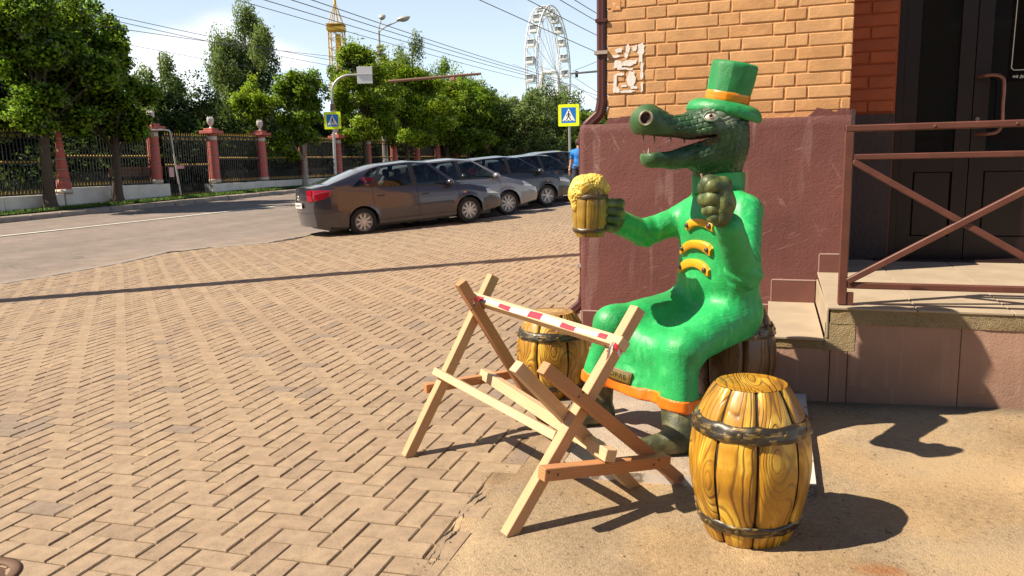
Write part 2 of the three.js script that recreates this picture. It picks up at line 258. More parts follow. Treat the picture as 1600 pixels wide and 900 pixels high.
// herringbone pavers, each its own stone: the nearest few hundred singly, the rest of them as one mass
{
  const U = 0.103, ox = -3.2512, oz = -3.8718, r = rng(11);
  function paverGeo(L, W, v) { // length along x
    const rr = rng(v * 77 + 5), c = 0.0045, h = 0.012, j = () => (rr() - 0.5) * 0.005;
    const x = L / 2 - 0.0035, z = W / 2 - 0.0035, P = [], I = [], N = [];
    const top = [[-x + c + j(), 0, -z + c + j()], [x - c + j(), 0, -z + c + j()], [x - c + j(), 0, z - c + j()], [-x + c + j(), 0, z - c + j()]].map((p) => [p[0], (rr() - 0.5) * 0.002, p[2]]);
    const mid = [[-x, -c, -z], [x, -c, -z], [x, -c, z], [-x, -c, z]], bot = mid.map((p) => [p[0], -h, p[2]]);
    const q = (a, b, d, e) => { const n = P.length / 3; for (const p of [a, b, d, e]) P.push(...p); I.push(n, n + 2, n + 1, n, n + 3, n + 2); };
    q(...top); for (let k = 0; k < 4; k++) { const m = (k + 1) % 4; q(mid[k], mid[m], top[m], top[k]); q(bot[k], bot[m], mid[m], mid[k]); }
    const uo = rr() * 5, vo = rr() * 5; return quadGeo(P, P.reduce((a, _, i) => (i % 3 === 0 ? [...a, P[i] + uo, P[i + 2] + vo] : a), []), I);
  }
  const shapes = Array.from({ length: 6 }, (_, i) => paverGeo(2 * U, U, i));
  const list = [];
  for (let i = -160; i < 40; i++) for (let j = -205; j < 56; j++) {
    const k = (((i - j) % 4) + 4) % 4; let x, z, turn;
    if (k === 0) { x = ox + (i - 3 + 1) * U; z = oz + (j + 1.5) * U; turn = 0; } else if (k === 2) { x = ox + (i - 3 + 0.5) * U; z = oz + (j + 1) * U; turn = Math.PI / 2; } else continue;
    if (z < -24.4 || z > 1.2 || !onPavement(x, z, -0.06) || (z < -5.15 && x > -1.3)) continue;
    const s = seen(V3(x, T(x, z), z)); if (s[2] < 0.6 || s[0] < -260 || s[0] > 1850 || s[1] > 1150) { if (!(s[2] < 0.6 && Math.hypot(x, z) < 1.6)) continue; }
    const dirt = fbm(x * 0.7 + 3, z * 0.7 + 8, 0, 3), tone = clamp(Math.floor((dirt * 0.55 + r() * 0.5 + (r() < 0.06 ? 0.3 : 0)) * 6), 0, 5);
    list.push({ x, z, turn, s, v: Math.floor(r() * 6), tone: [5, 1, 3, 0, 2, 4][tone], dy: (r() - 0.5) * 0.004, tx: (r() - 0.5) * 0.014, tz: (r() - 0.5) * 0.014 + 0 });
  }
  const inside = (p) => p.s[0] > -20 && p.s[0] < 1620 && p.s[1] < 930;
  list.sort((a, b) => (inside(b) - inside(a)) || a.s[2] - b.s[2]);
  const Q = new THREE.Quaternion(), place = (p) => { const e = 0.1, n = V3(-(T(p.x + e, p.z) - T(p.x - e, p.z)) / (2 * e) + p.tx, 1, -(T(p.x, p.z + e) - T(p.x, p.z - e)) / (2 * e) + p.tz).normalize(); Q.setFromUnitVectors(V3(0, 1, 0), n).multiply(new THREE.Quaternion().setFromAxisAngle(V3(0, 1, 0), p.turn + (r() - 0.5) * 0.016)); return new THREE.Matrix4().compose(V3(p.x, T(p.x, p.z) + p.dy, p.z), Q, V3(1, 1, 1)); };
  list.slice(0, 300).forEach((p) => { const m = obj('paver', shapes[p.v], mPaver[p.tone], pavement); place(p).decompose(m.position, m.quaternion, m.scale); });
  const piles = mPaver.map(() => []);
  for (const p of list.slice(300)) piles[p.tone].push(shapes[p.v].clone().applyMatrix4(place(p)));
  piles.forEach((g, i) => { if (g.length) tag(obj('paver_mass', mergeGeometries(g), mPaver[i], pavement), null, null, null, 'stuff'); });
  console.log('pavers', list.length);
}
// concrete apron in front of the building
const apronTex = tex(1024, 1024, (u, v) => { const a = fbm(u * 5, v * 5, 0, 6, 5), b = vn3(u * 400, v * 400, 3, 400), c = vn3(u * 150, v * 150, 9, 150), d = fbm(u * 3 + 7, v * 3, 4, 3, 3); let k = 0.5 + 0.68 * a + 0.26 * (b - 0.5) + 0.2 * (c - 0.5); if (b > 0.95) k += 0.3; if (c < 0.07) k -= 0.32; const w = smooth(0.45, 0.62, d); return [k * lerp(1, 0.93, w), k * lerp(0.97, 0.97, w), k * lerp(0.92, 1.05, w)]; });
const mApron = M('worn_concrete', [0.40, 0.28, 0.155], { map: rep(apronTex, 0.55), bumpMap: rep(grainBump, 1.6), bumpScale: 0.004, roughness: 0.92, vertexColors: true });
{
  const zs = span(-5.16, 2.2, 300), nx = 120;
  const jag = (z) => 0.05 * (fbm(z * 5, 2, 0, 5) - 0.5) + 0.018 * (fbm(z * 30, 7, 0, 3) - 0.5);
  const g = patch(nx + 1, 300, (u, v) => { const z = zs[Math.round(v * 300)], k = Math.max(0, Math.round(u * (nx + 1)) - 1) / nx, x0 = xApron(z) + jag(z), x = lerp(x0, 5.5, k * k * 0.4 + k * 0.6); const lip = u === 0 ? -0.03 : 0.004 + 0.010 * (fbm(x * 2, z * 2, 0, 3) - 0.45) - (k < 0.03 ? 0.004 : 0); return [x, T(x, z) + lip, z]; }, (u, v, p) => [p[0] + 0.07 * fbm(p[0] * 3, p[2] * 3), -p[2]]);
  g.index.array.reverse(); g.computeVertexNormals();
  const pa = g.attributes.position, C = [], rust = onGround(1378, 893), damp = onGround(1300, 690); // rust spot, dirt along the wall foot and the joint
  for (let i = 0; i < pa.count; i++) { const x = pa.getX(i), z = pa.getZ(i), rs = 0.8 * smooth(0.085, 0.02, Math.hypot((x - rust.x) * 0.75, (z - rust.z) * 1.6) + 0.06 * (fbm(x * 14, z * 14, 0, 3) - 0.5)), wall = smooth(0.16, 0.0, z + 4.06 + 0.1 * (fbm(x * 5, 3, 0, 3) - 0.5)) * (x > -0.3 ? 1 : 0), ed = smooth(0.10, 0, x - xApron(z) + 0.05 * (fbm(x * 9, z * 9, 0, 3) - 0.5)), pt = smooth(0.5, 0.66, fbm(x * 1.3 + 4, z * 1.3 + 9, 0, 4)) * 0.22, pl = smooth(0.56, 0.7, fbm(x * 2.2 + 14, z * 2.2 + 3, 0, 4)) * 0.2; let k = 1 - 0.45 * wall - pt + pl - 0.12 * ed; C.push(lerp(k, 0.95, rs), lerp(k * (1 - 0.04 * ed), 0.5, rs), lerp(k * (1 - 0.1 * ed + pt * 0.4), 0.2, rs)); }
  g.setAttribute('color', new THREE.Float32BufferAttribute(C, 3));
  const apron = struct('concrete_apron', g, mApron), pts = [[772, 762], [758, 771], [748, 780], [738, 786], [727, 797], [717, 808], [713, 822], [708, 833], [690, 848], [683, 862], [672, 880], [655, 905]].map(([x, y]) => onGround(x, y)), cv = new THREE.CatmullRomCurve3(pts);
  obj('crack', patch(160, 1, (u, v) => { const p = cv.getPoint(u), t = cv.getTangent(u), w = Math.max(0, 0.006 * (fbm(u * 9, 2, 0, 3) - 0.38) * 2.4) * Math.sin(Math.min(1, u * 8) * 1.57) + 0.0004, j = 0.012 * (fbm(u * 26, 9, 0, 2) - 0.5), x = p.x - t.z * (v - 0.5) * w * 2 + j, z = p.z + t.x * (v - 0.5) * w * 2 + j * 0.6; return [x, T(x, z) + 0.0165, z]; }), M('crack_shadow', [0.02, 0.015, 0.01], { roughness: 1, side: THREE.DoubleSide }), apron);
}
{ // loose grit and small stones lying on the concrete and along the broken joint
  const r = rng(41), P = []; const pebble = new THREE.IcosahedronGeometry(1, 0);
  for (let i = 0; i < 900; i++) { let z = lerp(-4, -1.2, r()), x = i < 260 ? xApron(z) + (r() - 0.5) * 0.14 : lerp(-0.9, 2.4, r()); if (x < xApron(z) - 0.05) continue; const s = 0.0009 + 0.0022 * r() ** 4; P.push(plain(pebble.clone().scale(s * (1 + r()), s * 0.7, s * (1 + r())).rotateY(r() * 6).translate(x, T(x, z) + 0.005 + s * 0.3, z))); }
  tag(obj('gravel', mergeGeometries(P), M('grit', [0.22, 0.155, 0.10], {})), 'fine dark grit scattered over the concrete apron', null, null, 'stuff');
}
// street, centre line, kerb, verge
{
  const g = sheetXZ([KX, ...span(-20.7, -4, 66)], [...span(12, -34, 160), -40, -50, -65, -80, -110, -160], (x, z) => T(x, z) - 0.045 + 0.012 * (fbm(x * 0.5, z * 0.5, 0, 2) - 0.5), (x, z) => x < xEdge(z) + 0.6), p = g.attributes.position, C = [];
  for (let i = 0; i < p.count; i++) { const x = p.getX(i), z = p.getZ(i), tr = [-12.2, -13.9, -17.2, -18.8].reduce((k, c) => k + Math.exp(-(((x - c) / 0.45) ** 2)), 0), n = fbm(x * 0.8 + 40, z * 0.25 + 40, 0, 4), sand = smooth(1.4, 0, x - xEdge(z) + 1.4 + 1.2 * (n - 0.5)), k = 0.94 - 0.13 * tr * (0.5 + n) + 0.35 * (n - 0.5) + 0.0 * sand, s2 = smooth(1.6, 0.1, xEdge(z) - x) * 0.35; C.push(lerp(k, 1.25, s2), lerp(k, 1.15, s2), lerp(k, 1.0, s2)); }
  g.setAttribute('color', new THREE.Float32BufferAttribute(C, 3)); mAsphalt.vertexColors = true;
  const road = struct('road', g, mAsphalt), dark = M('broken_edge', [0.05, 0.04, 0.035], { roughness: 1, side: THREE.DoubleSide });
  const crackOn = (px, w0, sd) => { const cv = new THREE.CatmullRomCurve3(px.map(([x, y]) => onGround(x, y))); return patch(90, 1, (u, v) => { const p = cv.getPoint(u), t = cv.getTangent(u).normalize(), w = w0 * Math.sin(u * 3.14) * (0.3 + 1.6 * fbm(u * 11, sd, 0, 3)) + 0.004, j = 0.10 * (fbm(u * 9, sd + 4, 0, 3) - 0.5), x = p.x - t.z * ((v - 0.5) * w + j), z = p.z + t.x * ((v - 0.5) * w + j); return [x, T(x, z) - 0.02 + 0.03 * (x > xEdge(z) ? 1 : 0), z]; }); };
  obj('crack', [crackOn([[255, 396], [285, 391.5], [310, 388.5], [332, 388]], 0.22, 3), crackOn([[420, 379], [445, 375.5], [470, 371], [492, 366]], 0.14, 7), crackOn([[110, 400], [122, 399], [130, 399]], 0.05, 9), crackOn([[0, 414], [60, 416], [130, 412]], 0.012, 12)], dark, road);
}
{ const a = onGround(-60, 376), pts = [[-200, 391], [0, 369.5], [230, 344.5], [466, 318.5], [640, 299]].map(([x, y]) => onGround(x, y, -0.04));
  const c = new THREE.CatmullRomCurve3(pts);
  struct('road_marking', patch(60, 1, (u, v) => { const p = c.getPoint(u), t = c.getTangent(u), n = V3(t.z, 0, -t.x).normalize(), x = p.x + n.x * (v - 0.5) * 0.16, z = p.z + n.z * (v - 0.5) * 0.16; return [x, T(x, z) - 0.03, z]; }, (u, v) => [u * 20, v]), mRoadPaint); }
{
  const r = rng(5), k = struct('kerb', patch(60, 3, (u, v) => { const z = lerp(14, -150, u * u * 0.4 + u * 0.6), j = Math.round(v * 3); return [KX - [0.5, 0.16, 0.02, 0][j], T(KX, z) + [0.075, 0.075, 0.07, -0.06][j], z]; }, (u, v) => [u * 120, v]), mKerb);
  for (let z = -9; z > -46; z -= 1.0) { const m = obj('kerb_stone', chamferBox(0.17, 0.22, 0.985, 0.015), mKerb, k); m.position.set(KX - 0.06 + (r() - 0.5) * 0.03, T(KX, z) - 0.01 + (r() - 0.5) * 0.02, z); m.rotation.set((r() - 0.5) * 0.02, (r() - 0.5) * 0.02, (r() - 0.5) * 0.05); }
  struct('footpath', sheetXZ([-22.0, -21.5, -21.1], span(14, -150, 60), (x, z) => T(x, z) + 0.085), M('footpath_concrete', [0.42, 0.34, 0.25], { map: rep(grainTex, 0.6) }));
  struct('verge', sheetXZ([-23.25, -22.8, -22.4, -21.9], span(14, -150, 80), (x, z) => T(x, z) + 0.10 + 0.05 * fbm(x, z)), mGrass);
}
{ // grass blades on the verge
  const r = rng(77), blade = new THREE.BufferGeometry(), P = [], N = [];
  for (let b = 0; b < 7; b++) { const a = r() * 6.28, x = (r() - 0.5) * 0.16, z = (r() - 0.5) * 0.16, h = 0.07 + r() * 0.09, w = 0.007, lx = (r() - 0.5) * 0.08, lz = (r() - 0.5) * 0.08; P.push(x - w * Math.cos(a), 0, z - w * Math.sin(a), x + w * Math.cos(a), 0, z + w * Math.sin(a), x + lx, h, z + lz); for (let q = 0; q < 3; q++) N.push(lx * 3, 1, lz * 3); }
  blade.setAttribute('position', new THREE.Float32BufferAttribute(P, 3)); blade.setAttribute('normal', new THREE.Float32BufferAttribute(N, 3)); blade.setAttribute('uv', new THREE.Float32BufferAttribute(new Float32Array(P.length / 3 * 2), 2));
  const n = 15000, g = new THREE.InstancedMesh(blade, M('grass_blade', [0.15, 0.28, 0.03], { roughness: 0.8 }), n), m = new THREE.Matrix4(), c = new THREE.Color();
  for (let i = 0; i < n; i++) { const z = lerp(-8, -44, Math.sqrt(r())), x = lerp(-23.15, -21.95, r()); m.makeRotationY(r() * 6.28).setPosition(x, T(x, z) + 0.10, z); g.setMatrixAt(i, m); g.setColorAt(i, c.setRGB(0.7 + r() * 0.6, 0.75 + r() * 0.5, 0.6 + r() * 0.6)); }
  g.name = 'grass'; g.castShadow = g.receiveShadow = true; scene.add(g); tag(g, 'short bright green grass on the strip below the park wall', null, null, 'stuff');
}
{ // corner of an iron manhole cover at the near left
  const p = onGround(-40, 908), t = thing('manhole_cover', 'rusty round iron manhole cover sunk in the pavers at the near left corner', 'manhole', [p.x, T(p.x, p.z) + 0.002, p.z]);
  const rust = M('rusty_iron', [0.16, 0.085, 0.05], { roughness: 0.7, metalness: 0.3, map: rep(grainTex, 3) });
  obj('frame_ring', lathe([[0.105, 0.0], [0.105, 0.012], [0.128, 0.014], [0.14, 0.012], [0.145, -0.01]], 48), rust, t);
  obj('lid', lathe([[0, 0.004], [0.05, 0.004], [0.052, 0.009], [0.06, 0.009], [0.062, 0.004], [0.09, 0.004], [0.1, -0.002]], 48), rust, t);
}

// ================================================================ BUILDING
const WZ = -5.17, PZ = -5.07, WL = -1.056, WR = 0.42, LZ = -4.07, LY = 0.52, SZ = -5.62;   // wall, plinth, wall ends, landing front and top, set-back wall
const building = thing('corner_building', 'orange painted brick corner building with a dark red brown rendered plinth', 'building');
const plinthTex = tex(1024, 1024, (u, v) => { const a = fbm(u * 6, v * 6, 0, 5, 6), s = fbm(u * 26, v * 3, 2, 4, 0), b = vn3(u * 180, v * 180, 4, 180); let k = 0.8 + 0.42 * (a - 0.3); const drip = smooth(0.64, 0.76, s) * smooth(0.2, 0.7, fbm(u * 5, v * 2, 8, 3)); let c = [0.185 * k, 0.062 * k, 0.052 * k]; const scratch = Math.max((b > 0.975 && a > 0.52) ? 0.5 : 0, 0.45 * smooth(0.76, 0.82, fbm((u + v * 0.6) * 60, (u - v) * 7 + 20, 3, 3)) * smooth(0.45, 0.6, a), 0.35 * smooth(0.78, 0.84, fbm((u * 0.4 - v) * 70 + 90, (u + v) * 9 + 20, 5, 3))); return [lerp(c[0], 0.5, drip * 0.22 + scratch * 0.4), lerp(c[1], 0.34, drip * 0.22 + scratch * 0.4), lerp(c[2], 0.3, drip * 0.22 + scratch * 0.4)]; });
const mPlinth = M('plinth_render', [1.08, 1.08, 1.08], { map: rep(plinthTex, 0.62), bumpMap: rep(plasterBump, 1.6), bumpScale: 0.0025, roughness: 0.6 });
const mSkirt = M('brown_tile', [0.20, 0.075, 0.06], { map: rep(softTex, 2), roughness: 0.45 });
const mGrout = M('pale_grout', [0.45, 0.30, 0.26], {});
// core walls, with thickness; the bricks stand proud of them
obj('wall', [box(WR - WL - 0.02, 6.5, 0.43, (WL + WR) / 2, 3.0, WZ - 0.215 - 0.0045), box(0.43, 6.5, 7, WL + 0.23, 3.0, -9.0), box(4.5, 6.5, 0.3, WR + 2.1, 3.0, SZ - 0.55)], mBrickJoint, building);
const XJ = atZ(1402, 60, SZ).x; // where the set-back brickwork meets the door frame
obj('recess_wall', box(XJ - WR + 0.02, 6.0, 0.3, (XJ + WR) / 2, 3.2, SZ - 0.157), M('shaded_joint', [0.42, 0.085, 0.024], {}), building);  // recess joints, shade put into their colour like the bricks
obj('plinth', [(() => { // rendered plinth with a softened arris and a slightly uneven face
  const x0 = -1.216, x1 = WR + 0.003, top = 1.487;
  const g = patch(90, 60, (u, v) => { const x = lerp(x0, x1, u), y = lerp(-0.3, top, v); const e = Math.min(u * (x1 - x0), (1 - v) * (top + 0.3), 0.014); return [x + 0, y, PZ - 0.008 * (1 - Math.sqrt(Math.max(0, 1 - ((0.014 - e) / 0.014) ** 2))) + 0.005 * (fbm(x * 5, y * 5, 1, 3) - 0.5)]; }, (u, v, p) => [p[0], p[1]]);
  return g; })(), box(WR + 0.003 + 1.208, 0.012, 0.11, (WR - 1.205) / 2, 1.479, PZ - 0.064), box(0.012, 1.78, 3.0, -1.209, 0.59, PZ - 1.51), box(0.015, 1.78, 0.55, WR - 0.006, 0.59, PZ - 0.285)], mPlinth, building);
// bricks: stretchers and headers with recessed joints
{
  const r = rng(3), C = 0.077, y0 = 1.527, brick = (w, h, v) => { const rr = rng(v * 31 + 7), j = () => (rr() - 0.5) * 0.004; const a = w / 2, b = h / 2, c = 0.003, d = 0.02, P = [], I = []; const F = [[-a + c + j(), -b + c + j()], [a - c + j(), -b + c + j()], [a - c + j(), b - c + j()], [-a + c + j(), b - c + j()]].map((p) => [p[0], p[1], (rr() - 0.5) * 0.002]); const Md = [[-a, -b], [a, -b], [a, b], [-a, b]].map((p) => [...p, -c]), Bk = Md.map((p) => [p[0], p[1], -d]); const q = (...s) => { const n = P.length / 3; for (const p of s) P.push(...p); I.push(n, n + 1, n + 2, n, n + 2, n + 3); }; q(...F); for (let k = 0; k < 4; k++) { const m = (k + 1) % 4; q(Md[k], Md[m], F[m], F[k]); q(Bk[k], Bk[m], Md[m], Md[k]); } const uo = rr() * 3, U = []; for (let i = 0; i < P.length; i += 3) U.push(P[i] + uo + P[i + 2], P[i + 1] + uo * 1.7); return quadGeo(P, U, I); };
  const cache = new Map(), get = (w, v) => { const k = w.toFixed(3) + '_' + v; if (!cache.has(k)) cache.set(k, brick(w, 0.067, v)); return cache.get(k); };
  const rows = Math.ceil((5.9 - y0) / C), mass = [[], [], [], []], massR = [[], [], []];
  const lay = (len, row, x0, put) => { let x = 0, k = 0; const odd = row % 2 === 0; const seq = odd ? [0.25, 0.12] : [0.12, 0.185, 0.12, 0.25]; while (x < len - 0.03) { let w = odd ? seq[k % 2] : k < 3 ? seq[k] : k % 2 ? 0.25 : 0.12; const wob = (r() - 0.5) * 0.008; w = Math.min(w + wob, len - x); if (len - x - w < 0.05) w = len - x; put(x0 + x + w / 2, w); x += w + 0.010; k++; } };
  for (let i = 0; i < rows; i++) {
    const y = y0 + i * C;
    lay(WR - WL, i, WL, (x, w) => { const g = get(Math.round(w * 100) / 100 - 0.002, Math.floor(r() * 3)), m = Math.floor(r() * 4), z = WZ + (r() - 0.5) * 0.003; if (y < 2.75) { const o = obj('brick', g, mBrick[m], building); o.position.set(x, y + 0.0335, z); o.rotation.z = (r() - 0.5) * 0.006; } else mass[m].push(g.clone().translate(x, y + 0.0335, z)); });
    lay(XJ - WR - 0.012, i + 1, WR + 0.012, (x, w) => { const g = get(Math.round(w * 100) / 100 - 0.002, Math.floor(r() * 3)), m = Math.floor(r() * 3); if (y < 2.95) { const o = obj('brick', g, mBrickShaded[m], building); o.position.set(x, y + 0.0335, SZ); } else massR[m].push(g.clone().translate(x, y + 0.0335, SZ)); });
    lay(2.0, i, 5.18, (x, w) => { mass[0].push(get(Math.round(w * 100) / 100 - 0.002, 0).clone().rotateY(-Math.PI / 2).translate(WL, y + 0.0335, -x)); });
    lay(0.4, i, 5.18, (x, w) => { mass[1].push(get(Math.round(w * 100) / 100 - 0.002, 0).clone().rotateY(Math.PI / 2).translate(WR + 0.002, y + 0.0335, -x)); });
  }
  mass.forEach((g, i) => g.length && tag(obj('upper_brickwork', mergeGeometries(g), mBrick[i], building), null, null, null, 'stuff'));
  massR.forEach((g, i) => g.length && tag(obj('upper_brickwork', mergeGeometries(g), mBrickShaded[i], building), null, null, null, 'stuff'));
  // scraps of a torn bill still glued to the bricks at the corner
  const sc = []; const rr = rng(19);
  const scrap = (px, py, w, h) => { const c = atZ(px, py, WZ), n = 14, P = [c.x, c.y, WZ + 0.0042], U = [0.5, 0.5], I = []; for (let k = 0; k < n; k++) { const a = k / n * 6.283, s = 0.62 + 0.5 * rr(), bx = Math.sign(Math.cos(a)) * Math.abs(Math.cos(a)) ** 0.6, by = Math.sign(Math.sin(a)) * Math.abs(Math.sin(a)) ** 0.6; P.push(c.x + bx * w / 2 * s, c.y + by * h / 2 * s, WZ + 0.0042 + 0.001 * rr()); U.push(0.5 + bx / 2, 0.5 + by / 2); I.push(0, k + 1, (k + 1) % n + 1); } sc.push(quadGeo(P, U, I)); };
  for (const [px, py, w, h] of [[967, 79, 0.05, 0.03], [962, 88, 0.055, 0.02], [981, 76, 0.03, 0.05], [979, 86, 0.025, 0.03], [992, 76, 0.03, 0.04], [1002, 76, 0.045, 0.06], [1001, 90, 0.022, 0.075], [966, 101, 0.06, 0.05], [981, 99, 0.07, 0.035], [991, 97, 0.035, 0.03], [972, 107, 0.08, 0.012], [985, 108, 0.05, 0.012], [1003, 104, 0.02, 0.05], [1003, 117, 0.018, 0.05], [961, 128, 0.022, 0.09], [969, 116, 0.05, 0.018], [986, 122, 0.055, 0.09], [963, 140, 0.04, 0.045], [980, 143, 0.09, 0.018], [990, 137, 0.05, 0.018], [975, 134, 0.04, 0.014], [1003, 136, 0.016, 0.06]]) scrap(px, py, w * 1.12, h * 1.12);
  tag(obj('torn_bill', sc, M('torn_paper', [0.98, 0.92, 0.86], { roughness: 0.9, map: rep(softTex, 2) }), building), 'torn white scraps of a bill glued on the orange bricks');
  const smear = (pxa, pxb, py, hgt, sd) => { const A = atZ(pxa, py, WZ), B = atZ(pxb, py, WZ); return patch(30, 4, (u, v) => [lerp(A.x, B.x, u), 1.487 + v * hgt * (0.35 + 0.9 * fbm(u * 9, sd, 0, 4)) * Math.min(1, (1 - u) * 5 + (sd > 5 ? 1 : 0)) * Math.min(1, u * 6 + (sd > 5 ? 0 : 1)), WZ + 0.0045], (u, v, p) => [p[0], p[1]]); };
  obj('overpainted_edge', [smear(948, 1012, 188, 0.055, 3), smear(1262, 1328, 180, 0.05, 8)], mPlinth, building);
}
{ // chalk mark on the topmost visible brick at the corner
  const c = document.createElement('canvas'); c.width = 128; c.height = 128; const g = c.getContext('2d'); g.fillStyle = '#dd9a5c'; g.fillRect(0, 0, 128, 128); g.strokeStyle = g.fillStyle = '#f6ead8'; g.lineWidth = 5; g.beginPath(); g.moveTo(42, 14); g.lineTo(40, 84); g.moveTo(14, 44); g.lineTo(70, 40); g.stroke(); g.font = '42px sans-serif'; g.fillText('31', 66, 106);
  const t = new THREE.CanvasTexture(c); t.colorSpace = THREE.SRGBColorSpace; const p = atZ(962, 8, WZ + 0.004), m = obj('chalk_mark', new THREE.PlaneGeometry(0.062, 0.062), M('chalked_brick', [1, 1, 1], { map: t, roughness: 0.65 }), building); m.position.copy(p);
}
// skirting tiles along the foot of the plinth and up the steps
const skirt = (x0, x1, y0, y1) => { obj('skirting_tile', chamferBox(x1 - x0, y1 - y0, 0.012, 0.002), mSkirt, building).position.set((x0 + x1) / 2, (y0 + y1) / 2, PZ + 0.006); obj('tile_edge', [box(x1 - x0, 0.006, 0.013, (x0 + x1) / 2, y1 + 0.003, PZ + 0.0065), box(0.005, y1 - y0, 0.013, x0 - 0.0025, (y0 + y1) / 2, PZ + 0.0065)], mGrout, building); };
for (const [a, b] of [[-1.20, -0.91], [-0.905, -0.61], [-0.605, -0.31]]) skirt(a, b, -0.1, 0.25);
skirt(-0.29, -0.012, 0.18, 0.335); skirt(0.008, 0.262, 0.35, 0.495); skirt(0.28, 0.42, 0.52, 0.66);
// recess: rendered lower part, shade put into its dark colour, door with glazed leaves
obj('recess_plinth', [box(XJ - WR, 1.02, 0.05, (WR + XJ) / 2 + 0.005, 1.0, SZ - 0.012), box(0.02, 1.0, 0.5, WR + 0.014, 1.02, -5.32)], M('shaded_recess_render', [0.06, 0.035, 0.038], { map: softTex, roughness: 0.6, bumpMap: plasterBump, bumpScale: 0.004 }), building);
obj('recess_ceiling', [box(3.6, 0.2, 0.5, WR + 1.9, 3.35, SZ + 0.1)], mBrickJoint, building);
{
  const dz = SZ - 0.12, x0 = XJ - 0.02, y0 = 0.575, mWood = M('dark_brown_door', [0.020, 0.006, 0.0055], { roughness: 0.45, map: rep(softTex, 3) });
  const leaf = (xa, xb) => { const d = tag(new THREE.Group(), null); d.name = 'door'; building.add(d); const w = xb - xa, H = 2.15;
    obj('stile', box(0.085, H, 0.05, xa + 0.0425, y0 + H / 2, dz), mWood, d); obj('stile', box(0.085, H, 0.05, xb - 0.0425, y0 + H / 2, dz), mWood, d);
    obj('rail', box(w - 0.17, 0.14, 0.046, (xa + xb) / 2, y0 + 0.07, dz), mWood, d); obj('rail', box(w - 0.17, 0.12, 0.046, (xa + xb) / 2, y0 + 0.62, dz), mWood, d); obj('rail', box(w - 0.17, 0.12, 0.046, (xa + xb) / 2, y0 + H - 0.06, dz), mWood, d);
    obj('panel', chamferBox(w - 0.171, 0.43, 0.036, 0.012).translate((xa + xb) / 2, y0 + 0.35, dz - 0.004), mWood, d);
    obj('pane', box(w - 0.17, H - 0.8, 0.008, (xa + xb) / 2, y0 + 0.68 + (H - 0.8) / 2, dz - 0.005), M('dark_glass', [0.012, 0.012, 0.012], { roughness: 0.06, ior: 1.5 }), d); return d; };
  obj('door_frame', [box(0.12, 2.3, 0.09, x0 + 0.02, y0 + 1.15, dz + 0.01), box(1.6, 0.12, 0.09, x0 + 0.8, y0 + 2.24, dz + 0.008), box(1.7, 0.03, 0.25, x0 + 0.8, y0 - 0.012, dz + 0.06)], mWood, building);
  const xm = atZ(1523, 100, dz).x, a = leaf(x0 + 0.085, xm - 0.003), b = leaf(xm + 0.003, xm + 0.62);
  const hp = (px, py) => atZ(px, py, dz + 0.09), mH = M('brown_tube_handle', [0.24, 0.075, 0.04], { roughness: 0.3, clearcoat: 0.5 });
  obj('handle', tube([hp(1533, 119).setZ(dz + 0.02), hp(1540, 118), hp(1556, 117), hp(1567, 122), hp(1569, 132), hp(1567, 165), hp(1565, 196), hp(1558, 206), hp(1545, 209), hp(1529, 209).setZ(dz + 0.02)], 0.011, 60, 10), mH, b);
  obj('lock', new THREE.CylinderGeometry(0.012, 0.012, 0.02, 16).rotateX(Math.PI / 2).translate(...atZ(1527, 186, dz + 0.035).toArray()), M('lock_brass', [0.4, 0.36, 0.3], { metalness: 0.8, roughness: 0.35 }), b);
  // printed frame and line of small letters stuck on the glass
  const c = document.createElement('canvas'); c.width = 512; c.height = 1024; const g = c.getContext('2d'); g.fillStyle = '#0b0a0a'; g.fillRect(0, 0, 512, 1024); g.strokeStyle = '#e8dfd0'; g.lineWidth = 9; g.beginPath(); g.moveTo(40, 0); g.lineTo(28, 880); g.lineTo(54, 905); g.lineTo(512, 905); g.stroke(); g.fillStyle = '#efe9e0'; g.font = 'bold 46px sans-serif'; g.fillText('на данный', 44, 985);
  const t = new THREE.CanvasTexture(c); t.colorSpace = THREE.SRGBColorSpace; const p0 = atZ(1574, 128, dz), s = 0.30; const m = obj('door_print', new THREE.PlaneGeometry(s, s * 2), M('door_print', [1, 1, 1], { map: t, roughness: 0.06 }), b); m.position.set(p0.x + s / 2, p0.y + s, dz + 0.0015);
}
